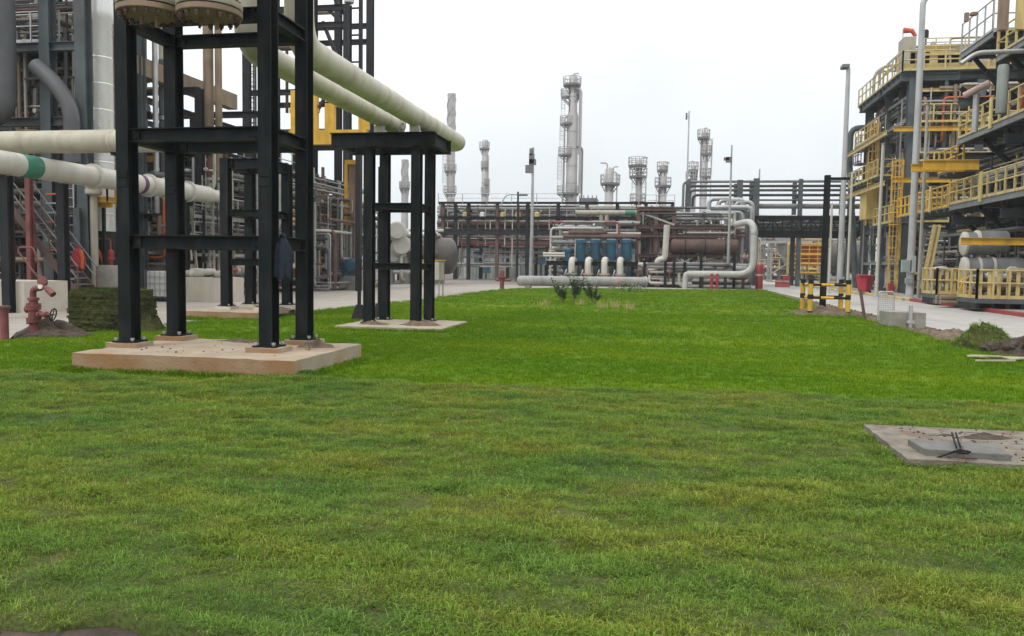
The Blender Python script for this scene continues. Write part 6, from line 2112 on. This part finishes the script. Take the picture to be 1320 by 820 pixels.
# ------------------------------------------------------------------ poles along the road
def lamp(label, px0, py0, px1, py1, Y, r0, r1, arm=None, box=None):
    a, b = at(px1, py1, Y), at(px0, py0, Y)
    t = thing('lamp_post', label, 'lamp post', (b.x, Y, 0.1))
    MB().tube([(b.x, Y, 0.06), (b.x, Y, a.z)], r0, 12, r1).build('post', 'lamp_paint', t, True)
    MB().lathe([(r0 * 1.9, 0.05), (r0 * 1.9, 0.12), (r0 * 1.1, 0.2)], (b.x, Y, 0), n=12).build('foot', 'galvanised', t, True)
    if arm:
        MB().tube(path([(b.x, Y, a.z - 0.02), (b.x, Y, a.z + arm), (b.x + 1.5, Y, a.z + arm + 0.5)], 0.8, 6), r1, 10).build('arm', 'lamp_paint', t, True)
        MB().box(b.x + 1.4, b.x + 2.2, Y - 0.15, Y + 0.15, a.z + arm + 0.42, a.z + arm + 0.56).build('lamp_head', 'grey_steel', t, bevel=0.03)
    if box:
        for (px, py, w, h, mn) in box:
            q = at(px, py, Y - 0.2)
            MB().box(q.x - w / 2, q.x + w / 2, Y - 0.34, Y - 0.12, q.z - h / 2, q.z + h / 2).build('switch_box', mn, t, bevel=0.02)
    return t


lamp('tall grey lamp post with a green switch box on the far pavement', 1172, 388, 1182, 18, 47, 0.21, 0.15, 0.8, ((1168, 343, 0.5, 0.65, 'box_green'), (1176, 341, 0.3, 0.9, 'lamp_paint'), (1171, 362, 0.35, 0.3, 'box_green')))
q = at(1171, 388, 47)
lp2 = lamp('grey lamp post behind the black post of the barrier', 1082, 372, 1090, 88, 61, 0.22, 0.14)
a = at(1090, 82, 61)
o = MB().box(a.x - 0.28, a.x + 0.22, 60.6, 61.4, a.z - 0.35, a.z - 0.1).build('lamp_head', 'grey_steel', lp2, bevel=0.04)
for px0, py0, px1, py1, Y, lab in ((1130, 372, 1141, 186, 50, 'thin white pole left of the tall lamp post with the switch box'), (1184, 384, 1198, 135, 48, 'thin white pole right of the tall lamp post with the switch box')):
    a, b = at(px1, py1, Y), at(px0, py0, Y)
    t = thing('white_pole', lab, 'pole', (b.x, Y, 0.1))
    MB().tube([(b.x, Y, 0.06), (b.x, Y, a.z)], 0.105, 10, 0.07).build('shaft', 'white_pipe', t, True)
    MB().lathe([(0.02, 0), (0.1, 0.02), (0.1, 0.06), (0.02, 0.1)], (b.x, Y, a.z - 0.02), n=10).build('cap', 'grey_steel', t, True)
    MB().lathe([(0.18, 0), (0.18, 0.05), (0.11, 0.1)], (b.x, Y, 0.06), n=10).build('foot', 'galvanised', t, True)
for px, Y, lab in ((1068, 58, 'thin white pole just right of the black barrier post'), (1092, 57, 'thin pale pole just right of the grey lamp post')):
    a, b = at(px + 1, 222 if px > 1080 else 262, Y), at(px, 376, Y)
    t = thing('white_pole', lab, 'pole', (b.x, Y, 0.0))
    MB().tube([(b.x, Y, -0.05), (b.x, Y, a.z)], 0.09, 10, 0.07).build('shaft', 'white_pipe', t, True)
    MB().lathe([(0.16, 0), (0.16, 0.05), (0.1, 0.1)], (b.x, Y, -0.03), n=10).build('foot', 'galvanised', t, True)
# black pole in the barrier
bx, by = at(1060, 400, 30.7).x, 30.7
t = thing('black_post', 'tall black steel post with a short arm at its top inside the striped barrier', 'post', (bx, by, 0))
zt = at(1067, 226, by).z
MB().ibeam((bx, by, -0.05), (bx, by, zt), 0.19, 0.2, 0.025).build('shaft', 'black_steel', t)
MB().bar((bx + 0.1, by, zt - 0.12), (bx + 0.75, by, zt - 0.12), 0.09).build('arm', 'black_steel', t)
MB().box(bx - 0.24, bx + 0.24, by - 0.24, by + 0.24, -0.03, 0.05).build('base_plate', 'black_steel', t)
MB().box(bx - 0.16, bx + 0.16, by - 0.16, by + 0.16, 0.055, 0.2).build('collar', 'rubber', t)
t = thing('striped_barrier', 'square barrier of yellow and black striped tubes around the black post', 'barrier', (5.75, 30.7, 0))
PB = [(5.1, 29.85), (6.34, 29.85), (5.02, 30.95), (6.42, 31.4)]
for (x, y) in PB:
    po = MB().tube([(x, y, -0.05), (x, y, 1.22)], 0.085, 12).build('post', 'yellow_paint', t, True)
    for z0_, z1_ in ((0.0, 0.14), (0.55, 0.72), (1.08, 1.235)):
        MB().lathe([(0.088, z0_), (0.09, z0_ + 0.005), (0.09, z1_ - 0.005), (0.02, z1_)], (x, y, 0), n=12).build('black_band', 'rubber', po, True)
for i, j in ((0, 1), (0, 2), (2, 3), (1, 3)):
    for z in (0.6, 1.05):
        a, b = Vector((*PB[i], z)), Vector((*PB[j], z))
        ro = MB().tube([a, b], 0.046, 10).build('rail', 'rubber', t, True)
        for u0, u1 in ((0.28, 0.62),):
            MB().tube([a.lerp(b, u0), a.lerp(b, u1)], 0.051, 10).build('yellow_band', 'yellow_paint', ro, True)
heap_ = heap('rubble_strip', 'soil', 5.75, 30.4, 1.5, 1.2, 0.22, 61, 0, None, 0.8, 18)
settle(tag(heap_, 'low strip of rubble inside the striped barrier', 'rubble'))

# concrete block with post stub, leaning rod, frame sign, bin
bk = thing('concrete_foundation', 'square grey concrete foundation block with a steel stub at the road edge', 'concrete block', (7.0, 25, 0))
x0_, x1_ = at(1145, 410, 24.6).x, at(1192, 410, 24.6).x
rough_slab('block', 'grey_concrete', x0_, x1_, 24.5, 25.6, -0.05, at(1165, 403, 24.5).z, bk, 0.012, 6, 6, seed=33)
q = at(1173, 400, 24.5)
MB().tube([(q.x, 24.42, 0.0), (q.x, 24.42, at(1173, 394, 24.4).z)], 0.055, 10).build('steel_stub', 'galvanised', bk, True)
MB().box(q.x - 0.1, q.x + 0.1, 24.36, 24.49, 0.12, 0.2).build('clamp', 'galvanised', bk)
a, b = at(1109, 373, 28.4), ground(1115, 411)
o = MB().tube([a, (b.x, b.y, -0.05)], 0.05, 8).build('leaning_rod', 'rust_pipe', None, True)
settle(tag(o, 'thin rusty rod leaning at the road edge right of the striped barrier', 'rod'))
a, b = at(1133, 376, 27.6), at(1152, 408, 27.6)
t = thing('mesh_frame', 'light grey mesh frame standing on two legs beside the foundation block', 'frame', ((a.x + b.x) / 2, 27.6, 0))
m = MB()
m.tube(path([(a.x, 27.6, -0.05), (a.x, 27.6, a.z), (b.x, 27.6, a.z), (b.x, 27.6, -0.05 + 0.3)], 0.1), 0.022, 8)
m.build('hoop', 'galvanised', t, True)
m = MB()
for i in range(1, 9):
    x = a.x + (b.x - a.x) * i / 9
    m.bar((x, 27.6, b.z + 0.15), (x, 27.6, a.z - 0.02), 0.012)
for i in range(10):
    z = b.z + 0.15 + (a.z - b.z - 0.2) * i / 9
    m.bar((a.x, 27.6, z), (b.x, 27.6, z), 0.012)
m.build('mesh', 'galvanised', t)
q = at(1114, 375, 56)
t = thing('red_bin', 'red plastic waste bin with a lid on the far pavement', 'bin', (q.x, 56, 0.1))
m = MB()
w = 10.5 * mpp(q)
m.lathe([(w * 0.72, 0.12), (w, 1.05), (w * 1.06, 1.06), (w * 1.06, 1.13), (w * 0.9, 1.13)], (q.x, 56, 0.05), n=4)
m.build('body', 'bin_red', t, bevel=0.04)
MB().box(q.x - w * 0.8, q.x + w * 0.8, 55.4, 56.6, 1.185, 1.26).build('lid', 'bin_red', t, bevel=0.03)
for s in (-1, 1):
    MB().lathe([(0.1, -0.05), (0.1, 0.05)], (q.x + s * w * 0.55, 55.7, 0.2), (1, 0, 0), 10).build('wheel', 'rubber', t, True)
t = thing('extinguisher_box', 'small red box at the foot of the yellow caged ladder', 'box', (at(1148, 372, 54).x, 53, 0.1))
q = at(1148, 368, 53)
MB().box(q.x - 0.16, q.x + 0.16, 52.8, 53.1, 0.1, 0.8).build('body', 'red_paint', t, bevel=0.04)
MB().box(q.x - 0.12, q.x + 0.12, 52.76, 52.797, 0.2, 0.7).build('door', 'red_paint', t)
q = at(1170, 41, 63)
t = thing('windsock', 'red and white windsock drooping above the farther right hand structure', 'windsock', (q.x, 63, ZT * ZS))
MB().tube([(q.x - 0.3, 63, ZT * ZS), (q.x - 0.3, 63, q.z + 0.2)], 0.04, 8).build('pole', 'galvanised', t, True)
MB().tube([(q.x - 0.28, 63, q.z + 0.1), (q.x + 0.3, 63, q.z + 0.05), (q.x + 0.55, 63, q.z - 0.35)], 0.2, 10, 0.12).build('sleeve', 'windsock', t, True)

# ------------------------------------------------------------------ verge heaps and scraps
h = heap('turf_heap', 'sod_sheet', 6.65, 18.5, 0.7, 0.8, 0.36, 71, 0, None, 1.0, 26)
tag(h, 'mound of cut turf and weeds at the road edge near the right border', 'turf heap')
x, y = rng.uniform(-0.7, 0.7, 900), rng.uniform(-0.75, 0.7, 900)
d = np.abs(x / 0.66) ** 2 + np.abs(y / 0.8) ** 2
k = d < 0.75
x, y = x[k], y[k]
vv = np.array([tuple(v.co) for v in h.data.vertices])
zz_ = np.array([vv[np.argmin((vv[:, 0] - a - 6.65) ** 2 + (vv[:, 1] - b - 18.5) ** 2), 2] for a, b in zip(x, y)])
tf = [tuft_mesh('weed_tuft', 'turf_blade', 12, 0.05, 0.13, 0.007, 0.05, 0.8, 400 + i) for i in range(4)]
o = scatter('weeds', '', np.stack([x + 6.65, y + 18.5, zz_], 1), 0.45 + 0.4 * rng.rand(len(x)), tf, 21)
settle(h)
o.parent = h
o.location = -h.location
del o['label']
h = heap('soil_heap', 'dark_soil', 7.15, 17.45, 1.0, 0.8, 0.2, 75, 0, None, 1.6, 34)
rr = random.Random(19)
cm = MB()
for i in range(70):
    s = rr.choice((0.04, 0.06, 0.09, 0.14)) * rr.uniform(0.7, 1.2)
    u_, w_ = rr.gauss(0, 0.42), rr.gauss(0, 0.3)
    zc2 = max(0.0, 0.2 * (1 - (u_ / 1.0) ** 2 - (w_ / 0.8) ** 2)) + s * 0.3
    cm.lathe([(s * 0.3, -s * 0.8), (s * rr.uniform(0.8, 1.2), -s * 0.3), (s * rr.uniform(0.7, 1.1), s * 0.3), (s * 0.35, s * rr.uniform(0.6, 0.9))], (7.15 + u_, 17.45 + w_, zc2), (rr.uniform(-.8, .8), rr.uniform(-.8, .8), 1), 6)
hv = MB()
cl_ = cm.build('soil_clods', 'dark_soil', None, kind='stuff')
settle(tag(h, 'dark lumpy heap of soil right of the turf mound by the road', 'soil heap'))
cl_.parent = h
cl_.location = -h.location
h = heap('soil_heap', 'soil', 6.9, 20.6, 0.7, 1.8, 0.16, 78, 0, None, 1.0, 24)
settle(tag(h, 'low ridge of brown soil along the road edge behind the turf mound', 'soil heap'))
for i, (px, py, l, w, an, lab) in enumerate(((1270, 460, 0.55, 0.12, -0.9, 'short pale board lying on the lawn left of the other scraps'), (1300, 462, 1.3, 0.1, -0.32, 'long thin pale lath lying behind the other scraps'), (1283, 466, 0.6, 0.05, -0.25, 'small thin lath lying nearest the lawn'), (1318, 463, 0.5, 0.1, 0.15, 'pale board lying at the right border of the picture'))):
    g = ground(px, py, 0.05)
    d = Vector((math.cos(an), math.sin(an), 0)) * l / 2
    o = MB().bar((g.x - d.x, g.y - d.y, 0.05), (g.x + d.x, g.y + d.y, 0.085), w, 0.022).build('board', 'board')
    settle(tag(o, lab, 'board'))
rr = random.Random(77)
m = MB()
for i in range(240):
    y = rr.uniform(15, 46)
    s = rr.uniform(0.015, 0.05)
    m.lathe([(s * 0.6, -s * 0.5), (s, 0), (s * 0.6, s * 0.6)], (rr.uniform(6.7, 7.5), y, 0.0), (rr.uniform(-.4, .4), rr.uniform(-.4, .4), 1), 5)
m.build('verge_stones', 'soil', kind='stuff')

# ------------------------------------------------------------------ inspection chamber cover, right foreground
CVX = (ground(1117, 547, 0.115).x + ground(1163, 590, 0.115).x) / 2
CV0, CV1 = ground(1200, 551, 0.115).y, ground(1200, 593, 0.115).y
cv = thing('inspection_cover', 'thick dirty concrete chamber slab lying in the turf at the right edge', 'chamber slab', (4.0, 8.1, 0))
rough_slab('slab', 'cover_concrete', CVX, 5.6, CV1, CV0, -0.03, 0.115, cv, 0.006, 26, 16, seed=41)
heap('soil_scatter', 'dark_soil', 2.75, 7.95, 0.6, 0.3, 0.04, 43, 0.112, cv, 1.2, 18, 'stuff')
heap('soil_scatter', 'soil', 3.6, 7.7, 0.8, 0.45, 0.04, 45, 0.112, cv, 1.2, 18, 'stuff')
m = MB()
for i in range(420):
    s = rr.uniform(0.004, 0.016)
    m.lathe([(s * 0.6, -s * 0.4), (s, 0.1 * s), (s * 0.5, s * 0.7)], (rr.uniform(2.2, 5.2), rr.uniform(CV1 + 0.05, CV0 - 0.05), 0.116), (rr.uniform(-.4, .4), rr.uniform(-.4, .4), 1), 5)
m.build('soil_crumbs', 'dark_soil', cv, kind='stuff')
ld = thing('cover_lid', 'grey rectangular lid with two black lifting bars on the chamber slab', 'lid', (3.1, 7.75, 0.13))
A = [ground(1170, 565.5, 0.17), ground(1192, 578.5, 0.17), ground(1304, 586, 0.17), ground(1284, 572, 0.17)]
v = [(p.x, p.y, 0.17) for p in A] + [(p.x, p.y, 0.108) for p in A]
m = MB()
m.v, m.f = v, [(0, 1, 2, 3), (7, 6, 5, 4)] + [(i, i + 4, (i + 1) % 4 + 4, (i + 1) % 4) for i in range(4)]
m.build('plate', 'lid_concrete', ld, bevel=0.008)
for (a, b, c) in (((1227, 558), (1233, 577), None), ((1232, 558), (1238, 576), None)):
    p, q = ground(*a, 0.2), ground(*b, 0.2)
    MB().bar(p, q, 0.010, 0.02).build('lifting_bar', 'black_steel', ld)
p, q = ground(1239, 579, 0.19), ground(1211, 589, 0.125)
MB().tube([p, q], 0.008, 6).build('lifting_bar', 'black_steel', ld)
p, q = ground(1240, 576, 0.2), ground(1245, 591, 0.135)
MB().tube([p, p.lerp(q, 0.6), q, q + Vector((0.09, 0.03, 0))], 0.011, 6).build('hook', 'rust_pipe', ld)
m = MB()
for a_ in np.linspace(0, 5.5, 7):
    pass
MB().tube([(q.x - 0.02 + 0.05 * math.cos(a_), q.y + 0.05 * math.sin(a_), 0.186) for a_ in np.linspace(0, 5.2, 9)], 0.008, 6).build('ring', 'black_steel', ld)

# ------------------------------------------------------------------ saplings and dry tufts on the lawn
def sapling(label, px, py, tops, seed):
    g = ground(px, py)
    rr = random.Random(seed)
    t = thing('sapling', label, 'sapling', (g.x, g.y, 0))
    lv = MB()
    st_ = MB()
    for (tx, ty) in tops:
        top = at(tx, ty, g.y)
        mid = Vector((g.x, g.y, 0)).lerp(top, 0.5) + Vector((rr.uniform(-.08, .08), rr.uniform(-.1, .1), 0))
        top = top + Vector((0, rr.uniform(-.25, .25), 0))
        pts = path([(g.x, g.y, -0.02), mid, top], 0.4, 5)
        st_.tube(pts, 0.016, 6, 0.006)
        for i in range(100):
            q = rr.uniform(0.15, 1.0)
            k = min(len(pts) - 2, int(q * (len(pts) - 1)))
            p = pts[k].lerp(pts[k + 1], q * (len(pts) - 1) - k)
            an, up = rr.uniform(0, 6.28), rr.uniform(0.1, 0.9)
            d = Vector((math.cos(an), math.sin(an), up)).normalized()
            s = d.cross(Vector((0, 0, 1))).normalized()
            L = rr.uniform(0.10, 0.19)
            w = L * 0.24
            b = len(lv.v)
            lv.v += [tuple(p), tuple(p + d * L * 0.5 + s * w + Vector((0, 0, 0.01))), tuple(p + d * L - Vector((0, 0, 0.02))), tuple(p + d * L * 0.5 - s * w)]
            lv.f += [(b, b + 1, b + 2), (b, b + 2, b + 3)]
    st_.build('stem', 'bark', t)
    lv.build('foliage', 'leaf_green', t, kind='stuff')


sapling('leaning sapling, left of the three saplings on the lawn', 726, 391, [(710, 359), (717, 363), (724, 368), (730, 372)], 1)
sapling('tallest upright sapling between the two leaning ones', 740, 391, [(733, 353), (738, 350), (745, 352), (753, 355), (749, 362)], 2)
sapling('sapling leaning left, right of the other two', 765, 391, [(747, 360), (756, 357), (768, 368), (774, 378), (761, 366)], 3)


def dry_tuft(label, px, py, hpx, wpx, seed):
    g = ground(px, py)
    rr = random.Random(seed)
    k = mpp(g)
    m = MB()
    for i in range(60):
        x, y = g.x + rr.gauss(0, wpx * k * 0.36), g.y + rr.uniform(-.5, .5)
        h = hpx * k * rr.uniform(0.3, 1.05) * rr.uniform(0.6, 1)
        dx, dy = rr.uniform(-.16, .16), rr.uniform(-.16, .16)
        b = len(m.v)
        m.v += [(x - 0.012, y, -0.02), (x + 0.012, y, -0.02), (x + dx, y + dy, h)]
        m.f.append((b, b + 1, b + 2))
    o = m.build('dry_grass_clump', 'straw')
    settle(tag(o, label, 'grass clump', 'dry clumps around the saplings'))


dry_tuft('dry straw clump left of the saplings', 701, 394, 13, 15, 1)
dry_tuft('dry straw clump between the upright sapling and the right one', 749, 394, 12, 8, 2)
dry_tuft('broad dry straw clump just right of the saplings', 776, 397, 14, 12, 3)
dry_tuft('dry straw clump between the broad one and the rightmost one', 793, 396, 13, 6, 4)
dry_tuft('rightmost dry straw clump on the lawn', 811, 398, 13, 7, 5)
for px, lab in ((803, 'left of two small dark bushes beside the grey ground pipe'), (817, 'right of two small dark bushes beside the grey ground pipe')):
    g = ground(px, 377)
    rr = random.Random(px)
    m = MB()
    for i in range(90):
        d = Vector((rr.gauss(0, .3), rr.gauss(0, .3), abs(rr.gauss(0.25, .2))))
        p = Vector((g.x, g.y, 0)) + d
        a_ = Vector((rr.uniform(-1, 1), rr.uniform(-1, 1), rr.uniform(-.3, 1))).normalized() * 0.16
        s = a_.cross(Vector((0.3, 0.1, 1))).normalized() * 0.06
        b = len(m.v)
        m.v += [tuple(p), tuple(p + a_ * 0.5 + s), tuple(p + a_), tuple(p + a_ * 0.5 - s)]
        m.f += [(b, b + 1, b + 2, b + 3)]
    t = thing('bush', lab, 'bush', (g.x, g.y, 0))
    m.build('foliage', 'leaf_green', t, kind='stuff')
    MB().tube([(g.x, g.y, -0.02), (g.x + 0.03, g.y, 0.35)], 0.015, 6).build('stem', 'bark', t)

# loose soil and small stones on the bare strip before the turf
m = MB()
rr = random.Random(66)
for i in range(420):
    s = rr.choice((0.006, 0.009, 0.014, 0.022)) * rr.uniform(0.7, 1.2)
    m.lathe([(s * 0.6, -s * 0.5), (s, 0), (s * 0.5, s * 0.6)], (rr.uniform(-3.6, 1.5), rr.uniform(2.2, 3.03), -0.012), (rr.uniform(-.4, .4), rr.uniform(-.4, .4), 1), 5)
m.build('soil_clods', 'dark_soil', kind='stuff')

# ------------------------------------------------------------------ thin overcast haze
hm = bpy.data.materials.new('haze')
hm.use_nodes = True
hn = hm.node_tree
hn.nodes.clear()
ho = hn.nodes.new('ShaderNodeOutputMaterial')
pv = hn.nodes.new('ShaderNodeVolumePrincipled')
pv.inputs['Color'].default_value = (0.93, 0.96, 0.98, 1)
pv.inputs['Density'].default_value = 0.00055
hn.links.new(pv.outputs[0], ho.inputs['Volume'])
M['haze'] = hm
o = MB().box(-2600, 2600, -900, 3300, -1.2, 48).build('haze', 'haze', kind='stuff')
